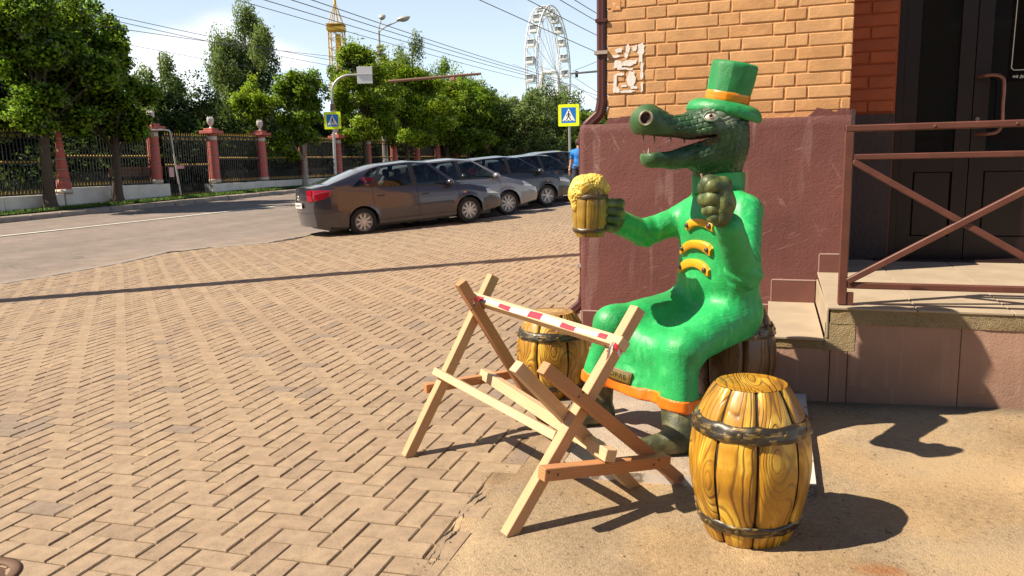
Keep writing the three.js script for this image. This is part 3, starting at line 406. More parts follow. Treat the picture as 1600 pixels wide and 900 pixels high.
// steps and landing --------------------------------------------------
{
  const t = tag(new THREE.Group(), 'tiled entrance landing with side steps and a stained brown rendered front', 'entrance steps'); t.name = numbered('entrance_steps'); scene.add(t);
  const frontTex = tex(512, 512, (u, v) => { const a = fbm(u * 4, v * 4, 0, 5, 4), s = fbm(u * 30, v * 2.5, 3, 4); const k = 0.78 + 0.5 * (a - 0.25), d = smooth(0.6, 0.75, s) * 0.25; return [lerp(0.44 * k, 0.56, d * 0.6), lerp(0.26 * k, 0.42, d * 0.6), lerp(0.185 * k, 0.33, d * 0.6)]; });
  const mFront = M('landing_render', [1, 1, 1], { map: rep(frontTex, 0.9), bumpMap: rep(plasterBump, 2), bumpScale: 0.002, roughness: 0.75 });
  const mMortar = M('yellowed_mortar', [0.40, 0.29, 0.15], { map: rep(apronTex, 1), bumpMap: rep(grainBump, 2), bumpScale: 0.004, roughness: 0.95 });
  const XR = 3.2, joints = [0.276, 0.365, 0.86, 1.5, 2.1, 2.7, XR];
  obj('core', [box(XR - 0.29, 0.7, 1.48, (XR + 0.29) / 2, 0.09, (LZ + SZ) / 2 - 0.01), box(0.25, 0.5, 0.94, 0.13, 0.06, LZ - 0.5), box(0.25, 0.3, 0.94, -0.155, 0.0, LZ - 0.5)], mFront, t);
  const rr = rng(8), panel = (x0, x1, y0, y1, z) => { const o = obj('render_panel', chamferBox(x1 - x0 - 0.003, y1 - y0, 0.02, 0.002), mFront, t); o.position.set((x0 + x1) / 2, (y0 + y1) / 2, z + rr() * 0.003); };
  panel(0.29, 0.372, -0.2, 0.42, LZ); panel(0.372, 0.86, -0.2, 0.455, LZ); panel(0.86, 1.5, -0.2, 0.45, LZ); panel(1.5, 2.1, -0.2, 0.45, LZ); panel(2.1, 2.7, -0.2, 0.45, LZ);
  panel(-0.0, 0.29, -0.2, 0.315, LZ - 0.004); panel(-0.28, -0.005, -0.2, 0.14, LZ - 0.004);
  // rough mortar bed showing under the tiles
  const rough = (x0, x1, y0, y1, z) => patch(Math.ceil((x1 - x0) / 0.012), 6, (u, v) => { const x = lerp(x0, x1, u), y = lerp(y0, y1, v); return [x, y, z + 0.012 + 0.008 * (fbm(x * 14, y * 22, 1, 4) - 0.5)]; }, (u, v, p) => [p[0], p[1]]);
  obj('mortar_bed', [rough(0.285, XR, 0.435, 0.508, LZ + 0.004), rough(-0.01, 0.29, 0.305, 0.349, LZ), rough(0.262, 0.40, 0.30, 0.44, LZ + 0.002), rough(-0.29, 0, 0.13, 0.178, LZ)], mMortar, t);
  // tiles: landing rows, steps and risers
  const tile = (x0, x1, z0, z1, y, slope = 0, h = 0.012) => { const o = obj('floor_tile', chamferBox(x1 - x0 - 0.005, h, Math.abs(z1 - z0) - 0.005, 0.002), mTile, t); o.position.set((x0 + x1) / 2, y - h / 2 + (rr() - 0.5) * 0.0015, (z0 + z1) / 2); o.rotation.x = slope; };
  const zz = [LZ + 0.025, -4.45, -4.84, -5.23, SZ + 0.02];
  for (let k = 0; k < 4; k++) { const y = LY + 0.0 + (LZ - (zz[k] + zz[k + 1]) / 2) * 0.03; for (let x = 0.268; x < XR; x += 0.4) { if (zz[k] < -5.2 && x < 0.3) { tile(0.435, 0.668, zz[k], zz[k + 1], y, 0.03); continue; } tile(x, x + 0.4, zz[k], zz[k + 1], y, 0.03); } }
  tile(-0.012, 0.262, LZ + 0.025, -4.56, 0.36); tile(-0.012, 0.262, -4.56, PZ, 0.36); tile(-0.295, -0.016, LZ + 0.02, -4.56, 0.19); tile(-0.295, -0.016, -4.56, PZ, 0.19);
  const riser = (x, y0, y1) => { for (const [a, b] of [[LZ + 0.02, -4.56], [-4.56, PZ]]) { const o = obj('riser_tile', chamferBox(0.01, y1 - y0 - 0.002, Math.abs(b - a) - 0.005, 0.002), mTile, t); o.position.set(x, (y0 + y1) / 2, (a + b) / 2); } };
  riser(0.272, 0.362, 0.506); riser(-0.004, 0.192, 0.346); riser(-0.288, -0.02, 0.176);
  struct('landing_grout', patch(1, 1, (u, v) => [lerp(0.28, XR, u), LY - 0.006 + v * 0.045, lerp(LZ + 0.015, SZ, v)]), mGrout);
}
// railing of square tube ----------------------------------------------
{
  const rz = LZ - 0.045, p = (x, y) => atZ(x, y, rz), post = p(1321, 470);
  const t = thing('railing', 'rusty brown square tube railing with crossed bars on the landing edge', 'railing');
  const xl = p(1326, 330).x - 0.012, yT = p(1330, 202).y, yB = LY + 0.004, xr = xl + 1.005;
  obj('post', chamferBox(0.04, yT - yB + 0.02, 0.04, 0.004).translate(xl, (yT + yB) / 2 + 0.01, rz), mSteel, t); obj('post', chamferBox(0.04, yT - yB + 0.02, 0.04, 0.004).translate(xr, (yT + yB) / 2 + 0.01, rz), mSteel, t);
  const rail = (y, h, name = 'rail') => obj(name, chamferBox(xr - xl - 0.04, h, 0.036, 0.004).translate((xl + xr) / 2, y, rz), mSteel, t);
  const top = obj('top_rail', chamferBox(xr - xl + 0.5, 0.032, 0.042, 0.005).translate((xl + xr) / 2 + 0.23, yT + 0.003, rz + 0.001), mSteel, t);
  const y2 = p(1460, 243).y, y3 = p(1460, 449).y; rail(y2, 0.028); rail(y3, 0.03, 'bottom_rail');
  obj('diagonal', beam(V3(xl + 0.02, y2 - 0.02, rz + 0.004), V3(xr - 0.02, y3 + 0.02, rz + 0.004), 0.03, 0.03, V3(0, 0, 1), 0.003), mSteel, t);
  obj('diagonal', beam(V3(xl + 0.02, y3 + 0.02, rz + 0.012), V3(xr - 0.02, y2 - 0.02, rz + 0.012), 0.03, 0.03, V3(0, 0, 1), 0.003), mSteel, t);
  for (const px of [1461, 1590]) { const q = atZ(px, px === 1461 ? 199 : 195, rz + 0.024); obj('bolt', new THREE.SphereGeometry(0.007, 10, 8).scale(1, 1, 0.6).translate(q.x, yT + 0.002, rz + 0.023), mSteel, top); }
  obj('base_stub', box(0.03, 0.06, 0.03, xl + 0.036, yB + 0.03, rz), mSteel, t);
}
// downpipe -------------------------------------------------------------
{
  const t = thing('downpipe', 'dark red brown ribbed downpipe running down the building corner', 'downpipe');
  const zc = WZ - 0.02, P = (x, y, z = zc) => atZ(x, y, z);
  function ribbed(pts, seg, w) { // fluted square pipe swept along a path
    const c = new THREE.CatmullRomCurve3(pts, false, 'catmullrom', 0.2), n = 24, prof = Array.from({ length: n }, (_, i) => { const a = i / n * 6.283, s = Math.max(Math.abs(Math.cos(a)), Math.abs(Math.sin(a))), r = w / 2 / Math.pow(Math.abs(Math.cos(a)) ** 6 + Math.abs(Math.sin(a)) ** 6, 1 / 6) * (i % 3 === 0 ? 0.9 : 1); return [r * Math.cos(a), r * Math.sin(a)]; });
    const g = []; const Pp = [], U = [], I = [];
    for (let i = 0; i <= seg; i++) { const p = c.getPointAt(i / seg), tg = c.getTangentAt(i / seg), zx = V3(0, 0, 1), x = V3().crossVectors(tg, zx).normalize(), z = V3().crossVectors(x, tg); for (let k = 0; k <= n; k++) { const q = prof[k % n]; Pp.push(p.x + x.x * q[0] + z.x * q[1], p.y + x.y * q[0] + z.y * q[1], p.z + x.z * q[0] + z.z * q[1]); U.push(k / n, i / seg * 8); } }
    for (let i = 0; i < seg; i++) for (let k = 0; k < n; k++) { const a = i * (n + 1) + k, b = a + n + 1; I.push(a, a + 1, b, a + 1, b + 1, b); }
    return quadGeo(Pp, U, I);
  }
  const w = 0.062, top = P(941, 0), off = P(941, 160), k1 = P(937, 178), k2 = P(919, 196), k3 = P(912, 215), low = P(912, 455), m1 = P(910, 472), m2 = P(897, 484);
  const x = V3(off.x, 6.2, zc);
  obj('pipe', ribbed([x, V3(off.x, 3.5, zc), V3(off.x, 2.5, zc), V3(off.x, 1.9, zc), off], 40, w), mPipe, t);
  obj('offset_bend', ribbed([off.clone().add(V3(0, 0.03, 0)), off, k1, k2, k3, k3.clone().add(V3(0, -0.04, 0))], 30, w + 0.008), mPipe, t);
  obj('pipe', ribbed([k3, V3(k3.x, lerp(k3.y, low.y, 0.5), zc), V3(k3.x, low.y, zc)], 24, w), mPipe, t);
  obj('outlet', ribbed([V3(k3.x, low.y + 0.03, zc), V3(k3.x, low.y, zc), m1, m2, P(890, 489)], 20, w + 0.006), mPipe, t);
  for (const [px, py] of [[941, 83], [912, 414]]) { const q = P(px, py); obj('bracket', [box(0.088, 0.022, 0.088, py < 200 ? off.x : k3.x, q.y, zc), box(0.05, 0.018, 0.03, (py < 200 ? off.x : k3.x) + 0.05, q.y, zc)], M('pipe_bracket', [0.5, 0.42, 0.36], { roughness: 0.5, metalness: 0.3 }), t); }
  obj('seam_collar', box(0.074, 0.02, 0.074, off.x, P(941, 33).y, zc), mPipe, t);
}

// ================================================================ BARRELS
const barrelTex = tex(1024, 1024, (u, v) => barrelGrain(u, v, true)), barrelBump = tex(1024, 1024, (u, v) => barrelGrain(u, v, false), false);
function barrelField(u, v) { // carved wood grain with swirling knots; u round the barrel, v up it
  let f = u * 36 + 4.2 * fbm(u * 5, v * 1.8, 0, 3) + 0.9 * fbm(u * 18, v * 5, 4, 2) + 1.1 * Math.abs(fbm(u * 9 + 3, v * 1.5, 6, 2) - 0.5) * v * 6;
  for (const [ku, kv, a, s] of [[0.045, 0.62, 4.5, 0.03], [0.30, 0.32, 4, 0.026], [0.455, 0.7, 5, 0.03], [0.58, 0.3, 4, 0.028], [0.7, 0.62, 5, 0.03], [0.86, 0.42, 4.5, 0.028], [0.17, 0.85, 3, 0.025]]) { let du = u - ku; du -= Math.round(du); const d2 = (du / (s * 1.15)) ** 2 + ((v - kv) / 0.19) ** 2; f += a * Math.exp(-d2) * (du > 0 ? 1 : 1); }
  return f;
}
function barrelGrain(u, v, colour) {
  const f = barrelField(u, v), w = f - Math.floor(f), keep = smooth(0.30, 0.55, fbm(u * 16, v * 4, 21, 3)), line = Math.exp(-(((w - 0.5) / (0.07 + 0.12 * vn3(u * 26, v * 7, 12))) ** 2)) * (0.35 + 0.65 * keep), fine = vn3(u * 420, v * 26, 2), flow = fbm(f * 0.55, v * 5, 6, 4), wash = smooth(0.42, 0.74, fbm(u * 8, v * 3.5, 9, 4));
  if (!colour) return clamp(0.72 - 0.6 * line + 0.25 * (flow - 0.5) + 0.08 * (fine - 0.5));
  const k = 0.60 + 0.7 * (flow - 0.2) + 0.14 * (fine - 0.5), d = clamp(0.62 * line + 0.42 * wash * (1.2 - flow)), hi = smooth(0.52, 0.75, flow) * 0.75;
  return [lerp(lerp(0.60, 0.86, hi) * k, 0.12, d), lerp(lerp(0.29, 0.55, hi) * k, 0.042, d), lerp(0.016 * k + 0.05 * hi, 0.008, d)];
}
const mStave = M('painted_barrel_wood', [1, 1, 1], { map: barrelTex, bumpMap: barrelBump, bumpScale: 0.004, roughness: 0.4, clearcoat: 0.35, clearcoatRoughness: 0.3 });
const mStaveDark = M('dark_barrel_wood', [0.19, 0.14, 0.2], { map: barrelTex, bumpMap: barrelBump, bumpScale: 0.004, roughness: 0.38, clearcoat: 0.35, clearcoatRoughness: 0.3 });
const hoopTex = tex(256, 256, (u, v) => { const a = fbm(u * 10, v * 10, 0, 4, 10); const g = smooth(0.45, 0.9, a) * 0.9; return [lerp(0.04, 0.40, g), lerp(0.03, 0.25, g), lerp(0.016, 0.06, g)]; });
const mHoop = M('hammered_hoop', [0.85, 0.85, 0.85], { map: rep(hoopTex, 5, 0.7), bumpMap: rep(hoopTex, 5, 0.7), bumpScale: 0.003, roughness: 0.4, metalness: 0.15, clearcoat: 0.3 });
const mGroove = M('groove_paint', [0.035, 0.018, 0.008], {});
function makeBarrel(name, label, pos, turn, S, mat, group, seed) {
  const R0 = [[0.000, 0.138], [0.03, 0.150], [0.09, 0.168], [0.17, 0.188], [0.25, 0.196], [0.33, 0.190], [0.385, 0.178], [0.42, 0.166], [0.47, 0.142], [0.505, 0.121], [0.512, 0.116]];
  const H = 0.512, rad = (y) => { for (let i = 1; i < R0.length; i++) if (y <= R0[i][0]) { const a = R0[Math.max(0, i - 2)], b = R0[i - 1], c = R0[i], d = R0[Math.min(R0.length - 1, i + 1)], t = (y - b[0]) / (c[0] - b[0]), ms = ((c[1] - a[1]) / (c[0] - a[0])) * (c[0] - b[0]), me = ((d[1] - b[1]) / (d[0] - b[0])) * (c[0] - b[0]); const t2 = t * t, t3 = t2 * t; return (2 * t3 - 3 * t2 + 1) * b[1] + (t3 - 2 * t2 + t) * ms + (-2 * t3 + 3 * t2) * c[1] + (t3 - t2) * me; } return R0.at(-1)[1]; };
  const t = thing(name, label, 'barrel', pos, turn, group), r = rng(seed);
  t.scale.setScalar(S);
  const cuts = Array.from({ length: 9 }, (_, i) => i / 8 + (i % 8 ? (r() - 0.5) * 0.03 : 0)); cuts[8] = cuts[0] + 1;
  obj('core', lathe([[0, 0.004], ...R0.map((p) => [p[1] - 0.011, p[0] + 0.001]), [0, 0.5]], 32), mGroove, t);
  for (let k = 0; k < 8; k++) {
    const a0 = cuts[k], a1 = cuts[k + 1], nu = 14, nv = 44, wob = r() * 9;
    obj('stave', patch(nu, nv, (u, v) => { const y = v * H, g = 0.009 * (1 + 0.6 * (fbm(v * 9, wob) - 0.5)) / (2 * Math.PI * rad(y)), a = (a0 + g * 0.45 + u * (a1 - a0 - g * 0.9)); const e = Math.min(u, 1 - u) * (a1 - a0) * 2 * Math.PI * rad(y), rr = rad(y) - 0.009 * Math.exp(-((e / 0.006) ** 2)) + 0.004 * (fbm(a * 12, v * 6, wob, 3) - 0.5), w = a * 2 * Math.PI + 0.03 * (fbm(v * 5, k * 3.1 + wob, 0, 2) - 0.5) * 1.2; return [rr * Math.sin(w), y, rr * Math.cos(w)]; }, (u, v) => [lerp(a0, a1, u), v]), mat, t);
  }
  const N = 96;
  const hoop = (yb, yt, proud) => { const h = obj('hoop', patch(N, 6, (u, v) => { const w = u * 2 * Math.PI, k = [0, 0.12, 0.35, 0.5, 0.65, 0.88, 1][Math.round(v * 6)], yy = lerp(yb, yt, k) + 0.0016 * Math.sin(w * 9 + yb * 40) * (k > 0.5 ? 1 : -1), dent = 0.011 * (fbm(Math.cos(w) * 8 + 9, Math.sin(w) * 8 + 9, k * 3 + yb * 9, 2) - 0.5), rr = rad(clamp(yy, 0, H)) + (k === 0 || k === 1 ? -0.003 : proud + dent); return [rr * Math.sin(w), yy, rr * Math.cos(w)]; }, (u, v) => [u, v]), mHoop, t);
    for (let i = 0; i < 9; i++) { const w = i / 9 * 6.283 + 0.3 + r() * 0.2, y = (yb + yt) / 2, rr = rad(y) + proud; const m = obj('rivet', new THREE.SphereGeometry(0.009, 10, 7).scale(1, 1, 0.55), M0.rivet, h); m.position.set(rr * Math.sin(w), y, rr * Math.cos(w)); m.rotation.y = w; } };
  hoop(0.361, 0.417, 0.008); hoop(0.045, 0.085, 0.006);
  obj('lid', [patch(48, 10, (u, v) => { const rr = 0.113 * v, w = u * 6.2832, d = Math.exp(-(((rr - 0.092) / 0.004) ** 2)) * 0.006; return [rr * Math.sin(w), H + 0.004 - d + 0.003 * (fbm(rr * 30 * Math.cos(w) + 9, rr * 30 * Math.sin(w) + 9, 1, 2) - 0.5) - (v > 0.98 ? 0.004 : 0), rr * Math.cos(w)]; }, (u, v, p) => [p[0] * 1.1 + 0.3, p[2] * 1.6 + 0.4])].map((g) => { g.index.array.reverse(); g.computeVertexNormals(); return g; }), mat, t);
  return t;
}
const M0 = { rivet: M('rivet_paint', [0.12, 0.085, 0.03], { roughness: 0.4, metalness: 0.3 }) };
{
  const f = atZ(1171, 700, -2.63); makeBarrel('barrel', 'golden brown painted barrel with carved wood grain at the front right of the statue', [f.x, T(f.x, -2.63) + 0.004, -2.63], 0.16, 1.02, mStave, null, 21);
  const l = atZ(864, 560, -4.05); makeBarrel('barrel', 'golden brown painted barrel standing behind the wooden barrier near the building corner', [l.x, T(l.x, -4.05) + 0.004, -4.05], 2.2, 1.03, mStave, null, 22).scale.y = 0.89;
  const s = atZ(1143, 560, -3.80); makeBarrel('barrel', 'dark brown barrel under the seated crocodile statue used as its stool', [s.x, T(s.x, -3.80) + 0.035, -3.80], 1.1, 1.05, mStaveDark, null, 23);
}
// concrete base slab with whitewashed edges
{
  const t = thing('statue_base', 'low concrete slab with flaking whitewashed edges under the crocodile statue', 'base slab');
  const x0 = -0.80, x1 = 0.185, z0 = LZ + 0.03, z1 = -2.94, top = (x, z) => T(x, z) + 0.042 + 0.008 * (fbm(x * 6, z * 6, 0, 4) - 0.5);
  const rim = (e, s) => 0.006 * (fbm(e * 9, s, 0, 3) - 0.5);
  const sl = patch(40, 44, (u, v) => { const x = lerp(x0, x1, u) + (u === 0 || u === 1 ? rim(v * 4, u + 1) : 0), z = lerp(z0, z1, v) + (v === 1 ? rim(u * 4, 7) + 0.03 * (1 - u) * 0 : 0); return [x, top(x, z), z]; }, (u, v, p) => [p[0], -p[2]]); sl.index.array.reverse(); sl.computeVertexNormals();
  obj('slab_top', sl, M('pale_concrete', [0.47, 0.37, 0.28], { map: rep(apronTex, 0.9), bumpMap: rep(grainBump, 2), bumpScale: 0.006, roughness: 0.95 }), t);
  const side = (ax, az, bx, bz, s) => patch(40, 4, (u, v) => { const x = lerp(ax, bx, u) + (ax === bx ? s * 0.004 * v + rim(u * 4, ax === x0 ? 1 : 2) : 0), z = lerp(az, bz, u) + (az === bz ? s * 0.004 * v + rim(u * 4, 7) : 0); return [x, lerp(T(x, z) + 0.044, T(x, z) - 0.05, v), z]; }, (u, v, p) => [p[0] + p[2], p[1]]);
  const flake = tex(256, 256, (u, v) => { const a = fbm(u * 8, v * 8, 0, 5, 8), k = smooth(0.56, 0.66, a), q = 0.85 + 0.3 * (fbm(u * 3, v * 3, 5, 3, 3) - 0.3); return [lerp(0.66 * q, 0.26, k), lerp(0.60 * q, 0.2, k), lerp(0.54 * q, 0.155, k)]; });
  const mFl = M('flaking_whitewash', [1, 1, 1], { map: rep(flake, 3), roughness: 0.9 });
  obj('slab_edge', [side(x1, z1, x1, z0, 1), side(x0, z0, x0, z1, -1), side(x0, z1, x1, z1, 1)], mFl, t);
  const strip = patch(3, 40, (u, v) => { const z = lerp(z0, z1, v), x = lerp(x1 - 0.055 - 0.012 * fbm(v * 12, 1, 0, 3), x1 - 0.001, u); return [x, top(x, z) + 0.003, z]; }, (u, v, p) => [p[0] + 0.2, p[2]]); strip.index.array.reverse(); strip.computeVertexNormals();
  obj('whitewashed_strip', strip, mFl, t);
}
// a few weeds in the corner behind the front barrel
{
  const q = onGround(1246, 619), t = thing('weed', 'small yellow green weed growing at the foot of the landing', 'plant', [q.x, T(q.x, q.z) + 0.03, q.z - 0.02]), r = rng(4), L = [];
  for (let i = 0; i < 9; i++) { const a = r() * 6.28, h = 0.02 + r() * 0.03; const g = patch(2, 3, (u, v) => [(u - 0.5) * 0.016 * Math.sin(v * 3.0), v * h, v * v * 0.02]); g.rotateY(a); L.push(g); }
  obj('leaves', L, M('weed_leaf', [0.28, 0.30, 0.04], {}), t);
}

// ================================================================ CROCODILE STATUE
const croc = thing('crocodile_statue', 'painted crocodile statue in green coat and top hat sitting on a barrel raising a mug', 'statue');
const coatCol = (base) => (x, y, z, nx, ny, nz) => { // hand-painted: random paler worn and darker dirty patches, darker on downward faces
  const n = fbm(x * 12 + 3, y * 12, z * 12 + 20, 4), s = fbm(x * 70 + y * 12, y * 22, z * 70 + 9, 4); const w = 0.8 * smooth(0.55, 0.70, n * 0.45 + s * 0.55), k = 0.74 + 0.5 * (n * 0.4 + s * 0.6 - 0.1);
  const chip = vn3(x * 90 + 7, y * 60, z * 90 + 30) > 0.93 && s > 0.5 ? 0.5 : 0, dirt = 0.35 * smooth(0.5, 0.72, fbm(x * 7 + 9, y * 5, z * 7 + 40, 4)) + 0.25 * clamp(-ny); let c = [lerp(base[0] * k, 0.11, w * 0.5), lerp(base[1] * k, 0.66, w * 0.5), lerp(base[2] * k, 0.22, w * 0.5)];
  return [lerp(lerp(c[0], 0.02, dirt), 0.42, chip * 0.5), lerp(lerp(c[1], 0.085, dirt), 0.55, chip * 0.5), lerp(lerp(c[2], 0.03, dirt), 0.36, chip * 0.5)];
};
const mPaintV = M('statue_gloss_paint', [1, 1, 1], { vertexColors: true, roughness: 0.58, roughnessMap: rep(softTex, 3), bumpMap: rep(plasterBump, 3.2), bumpScale: 0.0022, clearcoat: 0.12, clearcoatRoughness: 0.35 });
const P = (px, py, z) => atZ(px, py, z);
function hit(f, px, py, d0 = 2, d1 = 4.5) { const d = ray(px, py), p = V3(); let s = d0; for (let i = 0; i < 400; i++) { p.copy(EYE).addScaledVector(d, s); const q = f(p.x, p.y, p.z); if (q < 0.0006) return p.clone(); s += Math.max(0.0008, q * 0.5); if (s > d1) return null; } return p.clone(); }
// joints
const KS = 1.10; // the maquette below is set up at this scale
const J = {
  neck: P(1122, 283, -3.27), chest: P(1121, 345, -3.27), waist: P(1121, 430, -3.31), hipF: P(1092, 478, -3.40), hipN: P(1146, 492, -3.26),
  kneeF: P(957, 506, -3.17), kneeN: P(1061, 550, -2.97), hemF: P(935, 590, -3.18), hemN: P(1060, 632, -2.97), ankF: P(936, 640, -3.18), ankN: P(1062, 690, -2.905),
  shF: P(1076, 338, -3.39), elF: P(1008, 364, -3.28), wrF: P(962, 346, -3.14), shN: P(1163, 332, -3.12), elN: P(1162, 428, -2.93), wrN: P(1136, 346, -2.77),
};
const slabAt = (p) => { const q = p.clone().sub(EYE).multiplyScalar(KS).add(EYE); return 1.25 + (T(q.x, q.z) + 0.043 - 1.25) / KS; };
const coatPrims = [], add = (l, a, ra, b, rb) => l.push(cap(a, ra, b, rb));
{
  const o = V3(0.062, 0, 0.07), o2 = o.clone().multiplyScalar(0.9); // half a torso width, along the statue's own left
  for (const s of [-1, 0, 1]) { add(coatPrims, J.chest.clone().addScaledVector(o, s * 0.95).add(V3(0, s ? -0.02 : 0.02, 0)), 0.105, J.waist.clone().addScaledVector(o2, s), 0.105); add(coatPrims, J.waist.clone().addScaledVector(o2, s), 0.10, J.hipN.clone().lerp(J.hipF, 0.5 - s * 0.5).add(V3(0, 0.03, 0)), 0.105); }
  add(coatPrims, J.neck.clone().add(V3(0, -0.03, 0)), 0.075, J.chest, 0.11);
  add(coatPrims, J.neck.clone().add(V3(0.02, -0.06, 0.02)), 0.06, J.shN, 0.068); add(coatPrims, J.neck.clone().add(V3(-0.02, -0.07, -0.02)), 0.06, J.shF, 0.065);
  add(coatPrims, J.hipN, 0.112, J.kneeN.clone().add(V3(0.03, 0.012, -0.02)), 0.072); add(coatPrims, J.hipF, 0.10, J.kneeF, 0.07);
  add(coatPrims, J.kneeN, 0.074, J.hemN.clone().add(V3(0, -0.04, 0)), 0.084); add(coatPrims, J.kneeF, 0.07, J.hemF.clone().add(V3(0, -0.04, 0)), 0.07);
  for (let i = 1; i < 8; i++) { const t = i / 8, sag = -0.030 * Math.sin(t * Math.PI), k = J.kneeF.clone().lerp(J.kneeN, t).add(V3(0.02, sag - 0.02, -0.05)), h = J.hemF.clone().lerp(J.hemN, t).add(V3(0.01, -0.05, -0.03)), hp = J.hipF.clone().lerp(J.hipN, t).add(V3(0, -0.025, 0)); add(coatPrims, hp, 0.06, k, 0.05); add(coatPrims, k, 0.05, h, 0.052); }
}
const armPrims = [cap(J.shF, 0.062, J.elF, 0.056), cap(J.elF, 0.056, J.wrF, 0.05)];
const armNPrims = [cap(J.shN, 0.066, J.elN, 0.062), cap(J.elN, 0.06, J.wrN.clone().lerp(J.elN, 0.10), 0.05)];
const fBody = blend(coatPrims, 0.05), fArmF = blend(armPrims, 0.025), fArmN = blend(armNPrims, 0.03);
// the hem is a clean slanting edge
const hA = P(915, 592, -3.16), hB = P(1056, 643, -2.89), hC = P(1096, 628, -3.09), hemN = V3().crossVectors(hB.clone().sub(hA), hC.clone().sub(hA)).normalize(); if (hemN.y > 0) hemN.negate();
const hemD = (x, y, z) => (x - hA.x) * hemN.x + (y - hA.y) * hemN.y + (z - hA.z) * hemN.z - 0.035 * Math.sin(clamp((x - hA.x) / (hB.x - hA.x)) * Math.PI) * 0.3;
const neckAx = V3(0.03, 1, 0).normalize();
const collarF = (x, y, z) => { const q = P40.copy(J.neck), dx = x - q.x, dy = y - q.y, dz = z - q.z, r = Math.hypot(dx - 0.02 * dy, dz); return Math.max(Math.abs(r - 0.094 - 0.02 * dy) - 0.011, Math.abs(dy + 0.012) - 0.045 - 0.006 * Math.sin(Math.atan2(dz, dx) * 2)) ; };
const P40 = V3();
const carve = (x, y, z) => 0.0045 * (fbm(x * 13 + 2, y * 13, z * 13 + 30, 3) - 0.5) + 0.0055 * Math.abs(vn3(x * 21 + 5, y * 10, z * 21 + 30) - 0.5) + 0.002 * Math.abs(vn3(x * 55 + 5, y * 24, z * 55 + 30) - 0.5);
const coatF = (x, y, z) => {
  let d = fBody(x, y, z); d = smin(d, fArmF(x, y, z), 0.035); d = smin(d, fArmN(x, y, z), 0.02); d = smin(d, collarF(x, y, z), 0.012);
  // the drape falls in a few shallow folds between the knees
  const fold = smooth(J.kneeN.y + 0.02, J.hemN.y, y) * 0.010 * Math.sin((x - z * 0.6) * 46 + 3 * fbm(x * 6, y * 5, z * 6 + 9, 2));
  const eN = Math.hypot(x - J.elN.x, y - J.elN.y, z - J.elN.z), eF = Math.hypot(x - J.elF.x, y - J.elF.y, z - J.elF.z), wr = 0.0035 * (smooth(0.13, 0.03, eN) * Math.sin((y + 0.5 * x) * 120 + 4 * fbm(x * 9, y * 9, z * 9, 2)) + smooth(0.12, 0.03, eF) * Math.sin((x * 1.0 + y * 0.4) * 120 + 4 * fbm(x * 9, y * 9, z * 9 + 5, 2)));
  return smax(d + fold + wr + carve(x, y, z), hemD(x, y, z), 0.008);
};
const lo = (k) => Math.min(...Object.values(J).map((p) => p[k])), hi = (k) => Math.max(...Object.values(J).map((p) => p[k]));
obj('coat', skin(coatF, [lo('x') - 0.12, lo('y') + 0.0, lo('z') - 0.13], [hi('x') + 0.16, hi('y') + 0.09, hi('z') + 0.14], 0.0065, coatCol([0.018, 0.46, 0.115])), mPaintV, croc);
const mOrange = M('orange_gloss_paint', [0.98, 0.215, 0.006], { roughness: 0.4, clearcoat: 0.3, map: rep(softTex, 4) });
obj('hem_band', skin((x, y, z) => Math.max(smax(smin(fBody(x, y, z), 1, 0.01) + smooth(J.kneeN.y + 0.02, J.hemN.y, y) * 0.010 * Math.sin((x - z * 0.6) * 46 + 3 * fbm(x * 6, y * 5, z * 6 + 9, 2)) + carve(x, y, z) - 0.007, hemD(x, y, z) - 0.006, 0.01), -hemD(x, y, z) - 0.042 - 0.008 * (fbm(x * 14, y * 2, z * 14, 2) - 0.5)), [lo('x') - 0.1, J.hemN.y - 0.1, lo('z')], [J.hemN.x + 0.2, J.hemF.y + 0.14, hi('z') + 0.14], 0.0075), mOrange, croc);
// where a bearing meets the carved surface
const normalOf = (f, p, e = 0.004) => V3(f(p.x + e, p.y, p.z) - f(p.x - e, p.y, p.z), f(p.x, p.y + e, p.z) - f(p.x, p.y - e, p.z), f(p.x, p.y, p.z + e) - f(p.x, p.y, p.z - e)).normalize();
const drop = (f, p, n, lift) => { const q = p.clone().addScaledVector(n, 0.06); for (let i = 0; i < 60; i++) { const d = f(q.x, q.y, q.z); if (d < lift) break; q.addScaledVector(n, -(d - lift) * 0.7 - 0.0002); } return q; };
